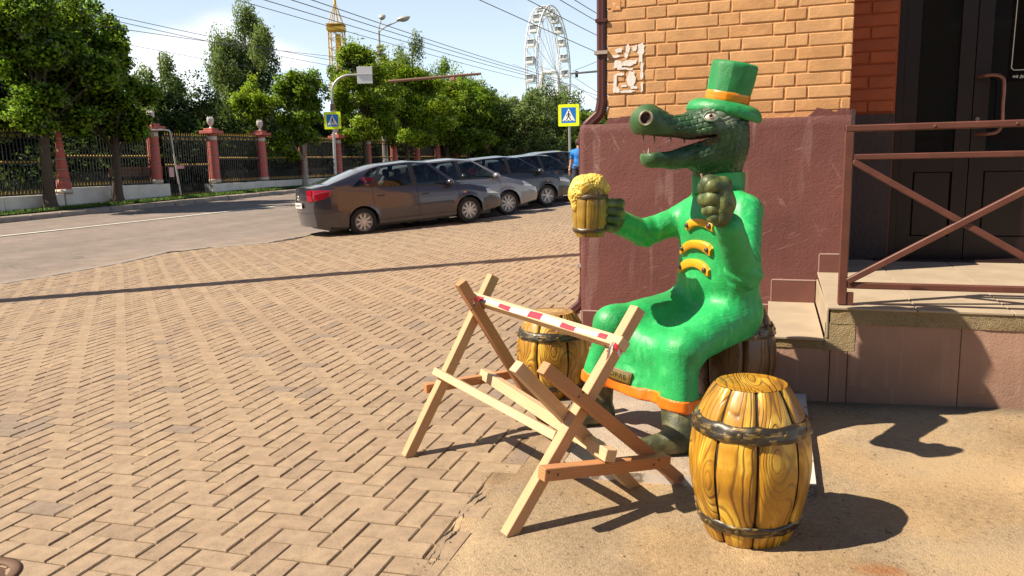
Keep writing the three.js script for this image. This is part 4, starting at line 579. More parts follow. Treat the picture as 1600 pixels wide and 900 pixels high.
// three arched yellow frogs, each with a button at either end
const mFrog = M('yellow_gloss_paint', [0.92, 0.42, 0.012], { roughness: 0.38, clearcoat: 0.3, map: rep(softTex, 5) }), mBtn = M('dark_button', [0.07, 0.035, 0.02], { roughness: 0.3, clearcoat: 0.5 });
for (const [a, m, b, h] of [[[1070, 355], [1092, 347], [1115, 357], 14], [[1066, 391], [1088, 381], [1112, 394], 14], [[1062, 421], [1086, 411], [1110, 427], 15]]) {
  const curve = (t) => [(1 - t) ** 2 * a[0] + 2 * t * (1 - t) * (2 * m[0] - (a[0] + b[0]) / 2) + t * t * b[0], (1 - t) ** 2 * a[1] + 2 * t * (1 - t) * (2 * m[1] - (a[1] + b[1]) / 2) + t * t * b[1]];
  const c0 = hit(coatF, ...m), n0 = normalOf(coatF, c0, 0.03), Pq = [], I = [], U = [], nu = 22;
  for (let i = 0; i <= nu; i++) { const t = i / nu, c = curve(t), hh = h * (0.42 + 0.30 * Math.abs(t - 0.5)) * Math.sqrt(1 - Math.max(0, (Math.abs(t - 0.5) - 0.42) / 0.08) ** 2 * 0.6);
    for (const [s, lift] of [[-1, -0.004], [-1, 0.009], [-0.72, 0.013], [0, 0.0145], [0.72, 0.013], [1, 0.009], [1, -0.004]]) { const w = atPlane(c[0], c[1] + s * hh, c0, n0), q = drop(coatF, w, n0, lift); Pq.push(q.x, q.y, q.z); U.push(t * 0.15, s * 0.02); } }
  for (let i = 0; i < nu; i++) for (let k = 0; k < 6; k++) { const q = i * 7 + k; I.push(q, q + 7, q + 1, q + 1, q + 7, q + 8); }
  for (const i of [0, nu]) for (let k = 1; k < 6; k++) I.push(i * 7, i * 7 + k, i * 7 + k + 1);
  const g = quadGeo(Pq, U, I), fr = obj('frog', g, mFrog, croc);
  for (const t of [0.10, 0.90]) { const c = curve(t), q = drop(coatF, atPlane(c[0], c[1], c0, n0), n0, 0.013), n = n0; const m = obj('button', lathe([[0, 0.009], [0.005, 0.0088], [0.0095, 0.006], [0.011, 0], [0.012, -0.004]], 16), mBtn, fr); m.position.copy(q); m.quaternion.setFromUnitVectors(V3(0, 1, 0), n); }
}
// small name plate on the skirt
{
  const c0 = hit(coatF, 970, 588), n = normalOf(coatF, c0, 0.03), q = [[946, 570], [985, 584], [983, 602], [944, 587]].map(([x, y]) => atPlane(x, y, c0.clone().addScaledVector(n, 0.013), n));
  const cv = document.createElement('canvas'); cv.width = 256; cv.height = 112; const g = cv.getContext('2d'); g.fillStyle = '#7c6526'; g.fillRect(0, 0, 256, 112); const r = rng(6); for (let i = 0; i < 900; i++) { g.fillStyle = r() < 0.5 ? 'rgba(40,30,8,0.25)' : 'rgba(190,160,80,0.2)'; g.fillRect(r() * 256, r() * 112, 6, 3); } g.strokeStyle = '#2c2410'; g.lineWidth = 6; g.strokeRect(6, 6, 244, 100); g.fillStyle = '#1f190a'; g.font = 'bold 66px sans-serif'; g.fillText('ГОРАБ', 16, 80, 224);
  const t = new THREE.CanvasTexture(cv); t.colorSpace = THREE.SRGBColorSpace; const back = q.map((p) => p.clone().addScaledVector(n, -0.022));
  const pl = obj('name_plate', quadGeo([...q, ...back].flatMap((p) => p.toArray()), [0, 1, 1, 1, 1, 0, 0, 0, 0, 0, 0.02, 0, 0.02, 0.02, 0, 0.02], [0, 3, 2, 0, 2, 1, 0, 1, 5, 0, 5, 4, 1, 2, 6, 1, 6, 5, 2, 3, 7, 2, 7, 6, 3, 0, 4, 3, 4, 7]), M('name_plate', [1, 1, 1], { map: t, roughness: 0.5 }), croc, 'small dull brass coloured plate with raised dark letters');
}
// boots ---------------------------------------------------------------
{
  const bootCol = (x, y, z) => { const n = fbm(x * 14, y * 14, z * 14 + 9, 4), w = smooth(0.5, 0.75, n); return [lerp(0.045, 0.19, w), lerp(0.05, 0.17, w), lerp(0.018, 0.07, w)]; };
  const boot = (knee, ank, fwd, r) => { const toe = ank.clone().addScaledVector(fwd, 0.15), base = slabAt(ank); ank = ank.clone(); ank.y = base + 0.06; toe.y = base + 0.032; const l = [cap(knee, r * 0.98, ank, r * 0.88), cap(ank.clone().add(V3(0, -0.018, 0)), 0.05, toe, 0.036), cap(ank.clone().addScaledVector(fwd, -0.02).add(V3(0, -0.02, 0)), 0.052, ank.clone().addScaledVector(fwd, 0.04).add(V3(0, -0.02, 0)), 0.048)], f0 = blend(l, 0.02), f = (x, y, z) => smax(f0(x, y, z) + carve(x, y, z), base - y, 0.01); const all = [knee, ank, toe], mn = ['x', 'y', 'z'].map((k) => Math.min(...all.map((p) => p[k])) - 0.1), mx = ['x', 'y', 'z'].map((k) => Math.max(...all.map((p) => p[k])) + 0.1); obj('boot', skin(f, mn, mx, 0.007, bootCol), mPaintV, croc); };
  const fw = V3(-0.86, 0, 0.5).normalize();
  boot(J.hemN.clone().add(V3(0.0, 0.02, -0.02)), J.ankN, fw, 0.074); boot(J.hemF.clone().add(V3(0.0, 0.0, -0.03)), J.ankF, V3(-0.8, 0, 0.6).normalize(), 0.064);
}
// head ------------------------------------------------------------------
const hz = (px) => -3.25 + (1125 - px) / 125 * 0.20; // the snout comes a little towards the viewer
const H = (px, py, dz = 0) => { const p = P(px, py, hz(px) + dz); return p; };
const side = V3(0.42, 0, 0.91);
const headPrims = [];
const twin = (a, ra, b, rb, w1, w2 = w1) => { for (const s of [-1, 1]) headPrims.push(cap(H(...a).addScaledVector(side, s * w1), ra, H(...b).addScaledVector(side, s * w2), rb)); headPrims.push(cap(H(...a), ra, H(...b), rb)); };
const px = 1 / 372; // metres per pixel of the photograph at the head
twin([1012, 190], 22 * px, [1020, 193], 20 * px, 0.03);                 // nose
twin([1018, 196], 17 * px, [1062, 203], 17 * px, 0.034, 0.045);         // upper jaw
twin([1062, 203], 17 * px, [1098, 206], 24 * px, 0.045, 0.062);
twin([1062, 200], 11 * px, [1098, 188], 20 * px, 0.02, 0.048);           // bridge
twin([1098, 200], 28 * px, [1124, 204], 33 * px, 0.060, 0.052);         // skull
twin([1124, 204], 33 * px, [1128, 222], 32 * px, 0.052, 0.048);
const jawPrims = [];
{ const tw = (a, ra, b, rb, w1, w2) => { for (const s of [-1, 0, 1]) jawPrims.push(cap(H(...a).addScaledVector(side, s * w1), ra, H(...b).addScaledVector(side, s * w2), rb)); };
  tw([1017, 247], 12.5 * px, [1052, 247], 13 * px, 0.032, 0.045); tw([1052, 247], 13 * px, [1092, 241], 19 * px, 0.045, 0.058); tw([1092, 241], 19 * px, [1120, 236], 33 * px, 0.055, 0.045);
  jawPrims.push(cap(H(1128, 242), 34 * px, P(1126, 285, -3.27), 29 * px)); jawPrims.push(cap(H(1100, 252), 20 * px, P(1118, 285, -3.26), 24 * px)); }
const fUp = blend(headPrims, 0.03), fJaw = blend(jawPrims, 0.03);
const eyeP = H(1111, 182).addScaledVector(side, 0.10);
const nos0 = hit(fUp, 1009, 184), nos = [nos0, nos0.clone().addScaledVector(side, -0.085)];
const mouthA = H(1000, 225), mouthB = H(1116, 214);
function headF(x, y, z) {
  let d = fUp(x, y, z); const j = fJaw(x, y, z);
  // mouth: the jaws stay apart in front of the corner
  const back = smooth(mouthB.x - 0.05, mouthB.x + 0.02, x); d = back > 0 ? smin(d, j, 0.004 + 0.03 * back) : Math.min(d, j);
  // open gape cut between the jaws
  const tt = clamp((x - mouthA.x) / (mouthB.x - mouthA.x)), cy = lerp(mouthA.y, mouthB.y, tt) - 0.012 * Math.sin(tt * 3.14), half = tt < 0.45 ? lerp(0.036, 0.026, tt / 0.45) : tt < 0.62 ? lerp(0.026, 0.011, (tt - 0.45) / 0.17) : lerp(0.011, 0.003, (tt - 0.62) / 0.38); const gape = Math.max(Math.abs(y - cy) - half, x - mouthB.x - 0.02 + Math.abs(y - cy) * 0.5);
  d = smax(d, -gape, 0.006);
  // brow ridge and eye socket
  const e = Math.hypot(x - eyeP.x, (y - eyeP.y) * 1.25, z - eyeP.z); d = smin(d, Math.hypot((x - eyeP.x + 0.002) * 0.8, (y - eyeP.y - 0.004) * 1.0, (z - eyeP.z + 0.028)) - 0.046, 0.03);
  d += 0.006 * Math.exp(-(((e - 0.034) / 0.0035) ** 2)) + 0.004 * Math.exp(-(((e - 0.048) / 0.003) ** 2));
  for (const n of nos) { const q = Math.hypot(x - n.x, y - n.y, z - n.z); d = smin(d, Math.max(Math.abs(q - 0.024) - 0.007, fUp(x, y, z) - 0.004), 0.010); }
  for (const [i, n] of nos.entries()) { const q = Math.hypot((x - n.x) * 1.15, (y - n.y) * 0.85, z - n.z); d = smax(d, -(q - 0.0195), 0.006); }
  // carved plates: rows along the snout, crossed by short cuts
  if (d < 0.03) {
    const s = x - H(1030, 190).x, up = y - lerp(J.neck.y + 0.2, J.neck.y + 0.24, clamp(s / 0.3)); const t = x * 1.0 + y * 0.35, v = y - x * 0.22 + 0.01 * fbm(x * 10, y * 10, z * 10, 2);
    const onTop = smooth(0.0, 0.05, s) * smooth(mouthB.y + 0.005, mouthB.y + 0.03, y - (s > 0.25 ? 0 : 0)), cell = 0.021, row = Math.floor(v / cell), fv = v / cell - row, fu = (t + (row % 2) * 0.014) / 0.028 - Math.floor((t + (row % 2) * 0.014) / 0.028);
    const cut = Math.max(Math.exp(-((Math.min(fv, 1 - fv) / 0.09) ** 2)), Math.exp(-((Math.min(fu, 1 - fu) / 0.07) ** 2)) * 0.8);
    const eyeClear = smooth(0.042, 0.06, e); d += onTop * eyeClear * 0.0042 * cut;
    // pebbled hide on cheeks, throat and nape
    const pb = (1 - onTop) * smooth(0.06, 0.16, s), c2 = 0.024, q1 = x + 0.3 * y, q2 = y - 0.4 * x, r2 = Math.floor(q2 / c2), g2 = q2 / c2 - r2, g1 = (q1 + (r2 & 1) * 0.012) / c2, h1 = g1 - Math.floor(g1); d += pb * 0.0028 * Math.max(Math.exp(-((Math.min(g2, 1 - g2) / 0.12) ** 2)), Math.exp(-((Math.min(h1, 1 - h1) / 0.12) ** 2)));
  }
  return d + 0.3 * carve(x * 1.5, y * 1.5, z * 1.5);
}
const crocCol = (x, y, z, nx, ny, nz) => {
  const n = fbm(x * 12, y * 12, z * 12 + 40, 4), k = 0.7 + 0.7 * (n - 0.3), e = Math.hypot(x - eyeP.x, y - eyeP.y, z - eyeP.z); let c = [0.020 * k, 0.076 * k, 0.024 * k];
  const w = smooth(0.55, 0.75, fbm(x * 30, y * 30, z * 30, 3)) * 0.5; c = [lerp(c[0], 0.12, w * 0.5), lerp(c[1], 0.24, w * 0.5), lerp(c[2], 0.09, w * 0.5)];
  const gum = fUp(x, y, z) < 0.03 && y < mouthB.y + 0.012 && ny < -0.2 && x < mouthB.x ? 1 : 0; if (gum) c = [0.05, 0.03, 0.015];
  if (x > H(1062, 200).x && x < mouthB.x + 0.035 && Math.abs(y - mouthB.y + 0.004) < 0.02 && fUp(x, y, z) > -0.04 && nz < 0.9) { const tt = clamp((x - mouthA.x) / (mouthB.x - mouthA.x)); if (ny < 0.1 || y < lerp(mouthA.y, mouthB.y, tt)) c = [0.02, 0.016, 0.012]; }  // darkness of the mouth hollow put into the colour near its corner
  const lidw = smooth(0.078, 0.05, e); c = [lerp(c[0], 0.16, lidw), lerp(c[1], 0.21, lidw), lerp(c[2], 0.13, lidw)];
  const snout = smooth(H(1040, 200).x, H(1005, 190).x, x); c = [lerp(c[0], c[0] * 1.6 + 0.01, snout), lerp(c[1], c[1] * 1.35 + 0.02, snout), lerp(c[2], c[2] * 1.2, snout)];
  for (const n2 of nos) { const q = Math.hypot(x - n2.x, y - n2.y, z - n2.z); if (q < 0.030) { const u = smooth(0.030, 0.024, q); c = [lerp(c[0], 0.34, u * 0.8), lerp(c[1], 0.26, u * 0.8), lerp(c[2], 0.18, u * 0.8)]; } if (q < 0.0222) c = [0.05, 0.018, 0.014]; }
  return c;
};
const head = obj('head', skin(headF, [H(985, 200).x - 0.05, J.neck.y - 0.03, -3.50], [H(1180, 200).x + 0.04, H(1120, 150).y + 0.02, -2.92], 0.0046, crocCol), mPaintV, croc);
{
  const p = hit(headF, 1111, 183) ?? eyeP, n = normalOf(headF, p, 0.03); const c = p.clone().addScaledVector(n, -0.008);
  const e = obj('eye', new THREE.SphereGeometry(0.0235, 24, 16).scale(1.1, 0.8, 0.7), M('painted_eye', [0.62, 0.56, 0.48], { roughness: 0.25, clearcoat: 0.6 }), head); e.position.copy(c); e.quaternion.setFromUnitVectors(V3(0, 0, 1), n);
  const pu = obj('pupil', new THREE.SphereGeometry(0.0062, 14, 10).scale(0.8, 1.25, 0.4), M('pupil', [0.02, 0.012, 0.01], { roughness: 0.2 }), head); pu.position.copy(c).addScaledVector(n, 0.0165).add(V3(-0.001, 0.0005, 0));
  const rim = obj('iris', new THREE.TorusGeometry(0.0082, 0.0016, 8, 20).scale(0.85, 1.2, 1), M('iris', [0.28, 0.15, 0.07], {}), head); rim.position.copy(c).addScaledVector(n, 0.0158); rim.quaternion.copy(e.quaternion);
  const lid = (up) => { const g = tube([-1, -0.5, 0, 0.5, 1].map((t) => V3(t * 0.029, up * 0.019 * Math.sqrt(Math.max(0, 1 - t * t)) + 0.001, 0.012 - 0.006 * t * t)), 0.0042, 20, 8); const m = obj('eyelid', g, M('eyelid_paint', [0.15, 0.2, 0.13], { roughness: 0.4 }), head); m.position.copy(c); m.quaternion.copy(e.quaternion); }; lid(1); lid(-1);
  const mT = M('tooth', [0.05, 0.06, 0.035], { roughness: 0.4 }), mT2 = M('tooth_pale', [0.5, 0.45, 0.34], { roughness: 0.4 });
  for (const [x, y, h, dz] of [[1001, 211, 0.024, 0.03], [1016, 212, 0.03, 0.05], [1040, 217, 0.012, 0.06], [1060, 221, 0.01, 0.065]]) { const a = H(x, y).addScaledVector(side, dz); obj('tooth', bar(a.clone().add(V3(0, 0.012, 0)), a.clone().add(V3(0.003, -h, 0)), 0.0055, 0.001, 8), mT, head); }
  for (const [x, y, h, dz] of [[1010, 238, 0.016, 0.03], [1026, 237, 0.018, 0.04]]) { const a = H(x, y).addScaledVector(side, dz); obj('tooth', bar(a.clone().add(V3(0, -0.01, 0)), a.clone().add(V3(0, h, 0)), 0.005, 0.001, 8), mT2, head); }
}
// hat ---------------------------------------------------------------------
{
  const c = P(1133, 168, -3.25), ax = V3(0.215, 1, 0.02).normalize(), q = new THREE.Quaternion().setFromUnitVectors(V3(0, 1, 0), ax);
  const hat = new THREE.Group(); hat.name = 'hat'; hat.position.copy(c); hat.quaternion.copy(q); croc.add(hat);
  const local = V3(), inv = q.clone().invert(), toL = (x, y, z) => local.set(x, y, z);
  const brimF = (x, y, z) => { const a = Math.atan2(z, x), r = Math.hypot(x * 1.0, z * 1.04), yy = y + 0.026 * Math.max(0, (r - 0.08) / 0.07) ** 2 * (0.35 + 0.65 * Math.abs(Math.cos(a))) ; const dx = Math.max(0, r - 0.127), t = 0.0215; return Math.hypot(dx, Math.max(0, Math.abs(yy) - 0.002)) - t + 0.6 * carve(x * 2, y * 2, z * 2 + 4); };
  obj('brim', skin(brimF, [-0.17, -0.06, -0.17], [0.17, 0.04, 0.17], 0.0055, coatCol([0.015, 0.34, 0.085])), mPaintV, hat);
  const facet = (w) => 1 + 0.022 * Math.cos(Math.round(w / (6.283 / 11)) * 6.283 / 11 - w) - 0.02 - 0.018 * Math.abs(Math.sin(w * 5.5));
  const crown = patch(66, 16, (u, v) => { const w = u * 6.2832, y = lerp(0.005, 0.165, Math.min(1, v / 0.9)), r = (lerp(0.081, 0.088, v) + 0.004 * Math.sin(y * 14)) * facet(w), k = v > 0.9 ? Math.cos((v - 0.9) / 0.1 * 1.5708) : 1, yy = v > 0.9 ? 0.165 + 0.012 * Math.sin((v - 0.9) / 0.1 * 1.5708) : y; const rr = r * (v > 0.9 ? lerp(0, 1, Math.pow(Math.max(0, k), 0.35)) : 1) + 0.003 * (fbm(Math.cos(w) * 4 + 9, Math.sin(w) * 4 + 9, y * 30, 3) - 0.5); return [rr * Math.sin(w), yy, rr * Math.cos(w)]; });
  { const pa = crown.attributes.position, col = coatCol([0.015, 0.32, 0.08]), C = []; for (let i = 0; i < pa.count; i++) C.push(...col(pa.getX(i) + 5, pa.getY(i) + 2, pa.getZ(i), 0, 0, 0)); crown.setAttribute('color', new THREE.Float32BufferAttribute(C, 3)); }
  obj('crown', crown, mPaintV, hat);
  obj('band', patch(66, 6, (u, v) => { const w = u * 6.2832, y = lerp(0.018, 0.058, v), r = (lerp(0.082, 0.084, v)) * facet(w) + (v === 0 || v === 1 ? 0.001 : 0.005); return [r * Math.sin(w), y, r * Math.cos(w)]; }), M('hat_band', [0.93, 0.30, 0.008], { roughness: 0.35, clearcoat: 0.3, map: rep(softTex, 4) }), hat);
}
// hands ---------------------------------------------------------------------
const handCol = (x, y, z) => { const n = fbm(x * 25, y * 25, z * 25 + 7, 4), w = smooth(0.42, 0.72, n); return [lerp(0.05, 0.17, w), lerp(0.075, 0.20, w), lerp(0.02, 0.055, w)]; };
function hand(list, k, name, cell = 0.0042) { const f0 = blend(list, k), f = (x, y, z) => f0(x, y, z) + 0.35 * carve(x * 2, y * 2, z * 2); const mn = [0, 1, 2].map((i) => Math.min(...list.map((p) => Math.min(p[i] - p[3], p[i + 4] - p[7]))) - 0.02), mx = [0, 1, 2].map((i) => Math.max(...list.map((p) => Math.max(p[i] + p[3], p[i + 4] + p[7]))) + 0.02); return obj(name, skin(f, mn, mx, cell, handCol), mPaintV, croc); }
{ // raised fist, fingers curled one above the other, thumb along the side
  const z = -2.73, A = (x, y, dz = 0) => P(x, y, z + dz), l = [cap(A(1126, 340), 0.036, A(1128, 318, -0.01), 0.045), cap(A(1128, 318, -0.01), 0.045, A(1124, 298, -0.01), 0.042)];
  const parts = [hand([...l, cap(A(1130, 288, -0.01), 0.028, A(1108, 287, 0.012), 0.0285), cap(A(1108, 287, 0.012), 0.028, A(1100, 292, -0.03), 0.022)], 0.016, 'hand')];
  // each finger its own rounded roll so that the creases between them stay sharp
  const f = (y, r, x0, x1) => hand([cap(A(1132, y, 0.0), r * 0.9, A(x1, y + 1, 0.02), r), cap(A(x1, y + 1, 0.02), r, A(x0, y + 3, 0.0), r * 0.92), cap(A(x0, y + 3, 0), r * 0.92, A(x0 + 4, y + 3, -0.035), r * 0.8)], 0.012, 'finger');
  f(290, 0.0265, 1102, 1112); f(309, 0.027, 1102, 1112); f(326, 0.021, 1106, 1114); f(338, 0.0165, 1112, 1118);
  hand([cap(A(1134, 322, -0.03), 0.026, A(1118, 302, -0.055), 0.024), cap(A(1118, 302, -0.055), 0.024, A(1101, 297, -0.05), 0.019)], 0.012, 'thumb');
  obj('protruding_wire', bar(A(1099, 284, 0), A(1096, 271, 0), 0.004, 0.005, 6), M('bare_wire', [0.42, 0.24, 0.17], { roughness: 0.6 }), croc);
}
const MZ = -3.03, mugC = P(922, 330, MZ);
{ // the other hand reaches round the mug
  const A = (x, y, dz = 0) => P(x, y, -3.10 + dz), l = [cap(J.wrF, 0.046, A(957, 336), 0.046), cap(A(957, 322, 0.0), 0.034, A(954, 350, 0.0), 0.034)];
  hand(l, 0.025, 'hand');
  for (const [y, r, x] of [[318, 0.021, 968], [330, 0.021, 967], [343, 0.0205, 964], [356, 0.0185, 958]]) { hand([cap(A(957, y, -0.02), r, A(x, y, 0.02), r * 0.98), cap(A(x, y, 0.02), r * 0.98, A(947, y - 1, 0.065), r * 0.85)], 0.01, 'finger'); const n = obj('fingernail', new THREE.SphereGeometry(0.0105, 12, 8).scale(1, 0.9, 0.5), M('worn_nail', [0.22, 0.07, 0.05], { roughness: 0.4 }), croc); n.position.copy(A(x - 3, y, 0.02 + r * 0.92)); }
  hand([cap(A(952, 318, -0.01), 0.022, A(938, 308, -0.03), 0.02), cap(A(938, 308, -0.03), 0.02, A(922, 312, -0.045), 0.017)], 0.01, 'thumb');
}
{ // set the finished figure on its base at full size
  const B = V3(-0.16, 0.03, -3.72), B0 = B.clone().sub(EYE).divideScalar(KS).add(EYE); for (const m of croc.children) m.position.sub(B0); croc.position.copy(B); croc.scale.setScalar(KS);
}
// mug -------------------------------------------------------------------------
{
  const t = thing('beer_mug', 'small wooden barrel shaped beer mug with yellow foam held up by the statue', 'beer mug', mugC.clone().sub(EYE).multiplyScalar(KS).add(EYE).toArray()); t.rotation.z = -0.035; t.scale.setScalar(KS);
  const prof = [[-0.098, 0.056], [-0.07, 0.064], [-0.02, 0.0705], [0.03, 0.0705], [0.065, 0.066], [0.088, 0.061]], rad = (y) => { for (let i = 1; i < prof.length; i++) if (y <= prof[i][0]) return lerp(prof[i - 1][1], prof[i][1], sm((y - prof[i - 1][0]) / (prof[i][0] - prof[i - 1][0])) * 0.5 + 0.5 * (y - prof[i - 1][0]) / (prof[i][0] - prof[i - 1][0])); return prof.at(-1)[1]; };
  const mugTex = tex(512, 512, (u, v) => { const f = u * 40 + 1.5 * fbm(u * 8, v * 3, 0, 3), w = f - Math.floor(f), line = Math.exp(-(((w - 0.5) / 0.16) ** 2)), k = 0.7 + 0.6 * (fbm(u * 12, v * 6, 3, 4) - 0.25), d = 0.45 * line * fbm(u * 30, v * 8, 9, 2) * 1.6; return [lerp(0.42 * k, 0.09, d), lerp(0.25 * k, 0.045, d), lerp(0.03 * k, 0.012, d)]; });
  const mm = M('mug_wood', [1, 1, 1], { map: mugTex, bumpMap: mugTex, bumpScale: 0.002, roughness: 0.38, clearcoat: 0.3 });
  obj('core', lathe([[0, -0.096], ...prof.map((p) => [p[1] - 0.005, p[0]]), [0, 0.086]], 32), mGroove, t);
  for (let k = 0; k < 9; k++) obj('stave', patch(8, 20, (u, v) => { const y = lerp(-0.099, 0.089, v), a = (k + 0.02 + u * 0.96) / 9 * 6.2832, e = Math.min(u, 1 - u), r = rad(y) - 0.003 * Math.exp(-((e / 0.05) ** 2)) + 0.0015 * (fbm(k * 3 + u * 2, v * 8, 0, 2) - 0.5); return [r * Math.sin(a), y, r * Math.cos(a)]; }, (u, v) => [(k + u) / 9, v]), mm, t);
  const mh = M('mug_hoop', [0.10, 0.062, 0.03], { roughness: 0.4, map: rep(softTex, 3) });
  for (const [a, b] of [[0.048, 0.070], [-0.084, -0.064]]) obj('hoop', patch(48, 4, (u, v) => { const w = u * 6.2832, y = lerp(a, b, v) + 0.0015 * Math.sin(w * 7), r = rad(y) + (v === 0 || v === 1 ? -0.001 : 0.004) + 0.0015 * (fbm(Math.cos(w) * 4 + 5, Math.sin(w) * 4 + 5, v, 2) - 0.5); return [r * Math.sin(w), y, r * Math.cos(w)]; }), mh, t);
  const L = (x, y, dz = 0) => P(x, y, MZ + dz).sub(mugC), fl = [cap(L(913, 291), 0.044, L(922, 287), 0.041), cap(L(905, 292, 0.01), 0.036, L(898, 305, 0.03), 0.024), cap(L(898, 300, 0.03), 0.022, L(899, 326, 0.045), 0.015), cap(L(935, 290), 0.04, L(943, 293), 0.024), cap(L(912, 292, 0.05), 0.03, L(908, 302, 0.058), 0.014)], ff = blend(fl, 0.03);
  obj('foam', skin((x, y, z) => { let d = ff(x, y, z); if (d < 0.03) { const q = 95, X = Math.floor(x * q), Y = Math.floor(y * q), Z = Math.floor(z * q); let m = 9; for (let i = -1; i < 2; i++) for (let j = -1; j < 2; j++) for (let k = -1; k < 2; k++) { const a = X + i + h3(X + i, Y + j, Z + k), b = Y + j + h3(X + i + 7, Y + j, Z + k), c = Z + k + h3(X + i, Y + j + 7, Z + k); m = Math.min(m, Math.hypot(x * q - a, y * q - b, z * q - c)); } d += 0.0045 * Math.exp(-((m / 0.42) ** 2)); } return d; }, [-0.12, -0.02, -0.09], [0.12, 0.18, 0.12], 0.0034, (x, y, z) => { const n = fbm(x * 40, y * 40, z * 40, 2); return [0.70 + 0.15 * n, 0.46 + 0.14 * n, 0.06 + 0.06 * n]; }), M('foam_paint', [1, 1, 1], { vertexColors: true, roughness: 0.4, clearcoat: 0.3 }), t);
}

// ================================================================ WOODEN BARRIER
{
  const mW = M('new_lumber', [0.66, 0.385, 0.20], { map: rep(woodTex, 9, 1.4), bumpMap: rep(woodBump, 9, 1.4), bumpScale: 0.0006, roughness: 0.62 }), mW2 = M('new_lumber_red', [0.56, 0.26, 0.11], { map: rep(woodTex, 9, 1.4), bumpMap: rep(woodBump, 9, 1.4), bumpScale: 0.0006, roughness: 0.62 }), mW3 = M('new_lumber_pale', [0.74, 0.51, 0.30], { map: rep(woodTex, 9, 1.4), bumpMap: rep(woodBump, 9, 1.4), bumpScale: 0.0006, roughness: 0.62 });
  const fA = onGround(636, 713), fC = onGround(793, 836), n = fC.clone().sub(fA).setY(0).normalize(), u = V3(n.z, 0, -n.x);
  const near = (px, py, off) => atPlane(px, py, fC.clone().addScaledVector(n, off), n), far = (px, py, off) => atPlane(px, py, fA.clone().addScaledVector(n, off), n);
  const t = thing('wooden_barrier', 'bare timber sawhorse barrier of nailed battens standing in front of the statue', 'barrier');
  const B = (name, a, b, w, d, up, m) => { obj(name, beam(a, b, w, d, up, 0.002), m, t); };
  const k = 0.046;
  B('leg', far(636, 714, 0), far(771, 431, 0), k, k, n, mW);
  B('leg', far(719, 441, k), far(862, 676, k), k, k, n, mW2);
  B('leg', near(793, 838, 0), near(997, 482, 0), k, k, n, mW);
  B('leg', near(849, 574, k + 0.001), near(1088, 772, k + 0.001), k, k, n, mW2);
  B('brace', near(806, 572, -k - 0.001), near(1010, 782, -k - 0.001), k, k, n, mW3);
  B('cross_brace', near(846, 740, 2 * k + 0.002), near(1042, 719, 2 * k + 0.002), k, k, n, mW2);
  B('cross_brace', far(664, 607, -k - 0.001), far(806, 583, -k - 0.001), k * 0.9, k * 0.8, n, mW2);
  const upT = V3(0, 1, 0).addScaledVector(u, 0.9).normalize(), T0 = far(740, 466, -0.05), T1 = near(975, 539, 0.075);
  B('top_rail', T0, T1, 0.05, 0.042, upT, mW3);
  B('side_rail', far(682, 581, -0.03).addScaledVector(u, 0.0), near(872, 683, -0.03), 0.042, 0.034, V3(0, 1, 0).addScaledVector(u, 0.5).normalize(), mW3);
  B('middle_rail', far(756, 584, -0.06), near(955, 713, 0.13), 0.046, 0.046, V3(0, 1, 0).addScaledVector(u, 0.25).normalize(), mW3);
  // screw heads at the joints
  const scr = M('screw_head', [0.10, 0.085, 0.07], { metalness: 0.6, roughness: 0.5 }), screw = (p) => { const m = obj('screw', new THREE.SphereGeometry(0.0042, 8, 6).scale(1, 1, 0.5), scr, t); m.position.copy(p); m.lookAt(p.clone().add(n)); };
  for (const [x, y] of [[858, 738], [872, 742], [1022, 726], [1030, 719]]) screw(near(x, y, 2 * k + 0.002 + k / 2 + 0.001)); for (const [x, y] of [[905, 620], [912, 613]]) screw(near(x, y, k + 0.001 + k / 2 + 0.001)); for (const [x, y] of [[741, 477], [737, 484]]) screw(far(x, y, k + k / 2 + 0.001));
  // barrier tape stretched along the top rail and knotted at both ends
  const tape = tag(new THREE.Group(), 'red and white striped warning tape tied along the top rail of the wooden barrier', 'tape'); tape.name = 'warning_tape'; scene.add(tape);
  const tt = tex(256, 8, (a) => { const q = (a * 4) % 1; return q < 0.40 ? [0.70, 0.03, 0.06] : [0.82, 0.74, 0.73]; });
  const mt = M('tape', [1, 1, 1], { map: tt, roughness: 0.35 }); mt.side = THREE.DoubleSide;
  const dir = T1.clone().sub(T0).normalize(), out = upT.clone().addScaledVector(dir, -upT.dot(dir)).normalize(), sd = V3().crossVectors(dir, out).normalize(), face = sd.dot(EYE.clone().sub(T0)) > 0 ? sd : sd.clone().negate();
  // the face of the rail that looks at the camera and slightly down
  const f2 = [face, out].map((v) => [v, v.dot(EYE.clone().sub(T0.clone().lerp(T1, 0.5)).normalize())]);
  obj('ribbon', patch(60, 3, (a, b) => { const p = T0.clone().lerp(T1, 0.03 + a * 0.9), w = (b - 0.5) * 0.023 * (1 - 0.25 * Math.sin(a * 9)) - 0.004 + 0.004 * Math.sin(a * 14); return p.addScaledVector(face, 0.0265 + 0.002 * Math.sin(b * 3.1)).addScaledVector(out, w); }, (a, b) => [a * 1.05, b]), mt, tape);
  const wrap = (p, axis, r, turns, ph) => { const x = V3().crossVectors(axis, V3(0, 1, 0.1)).normalize(), y = V3().crossVectors(axis, x); return patch(40, 2, (a, b) => { const w = ph + a * 6.2832 * turns, sq = r / Math.max(Math.abs(Math.cos(w)), Math.abs(Math.sin(w)), 0.74); return p.clone().addScaledVector(x, sq * Math.cos(w)).addScaledVector(y, sq * Math.sin(w)).addScaledVector(axis, (b - 0.5) * 0.022 * (0.7 + 0.3 * Math.sin(w * 2)) + a * 0.012); }, (a, b) => [a * 0.9 + ph, b]); };
  const legB = far(862, 676, k).sub(far(719, 441, k)).normalize(), legC = near(997, 482, 0).sub(near(793, 838, 0)).normalize();
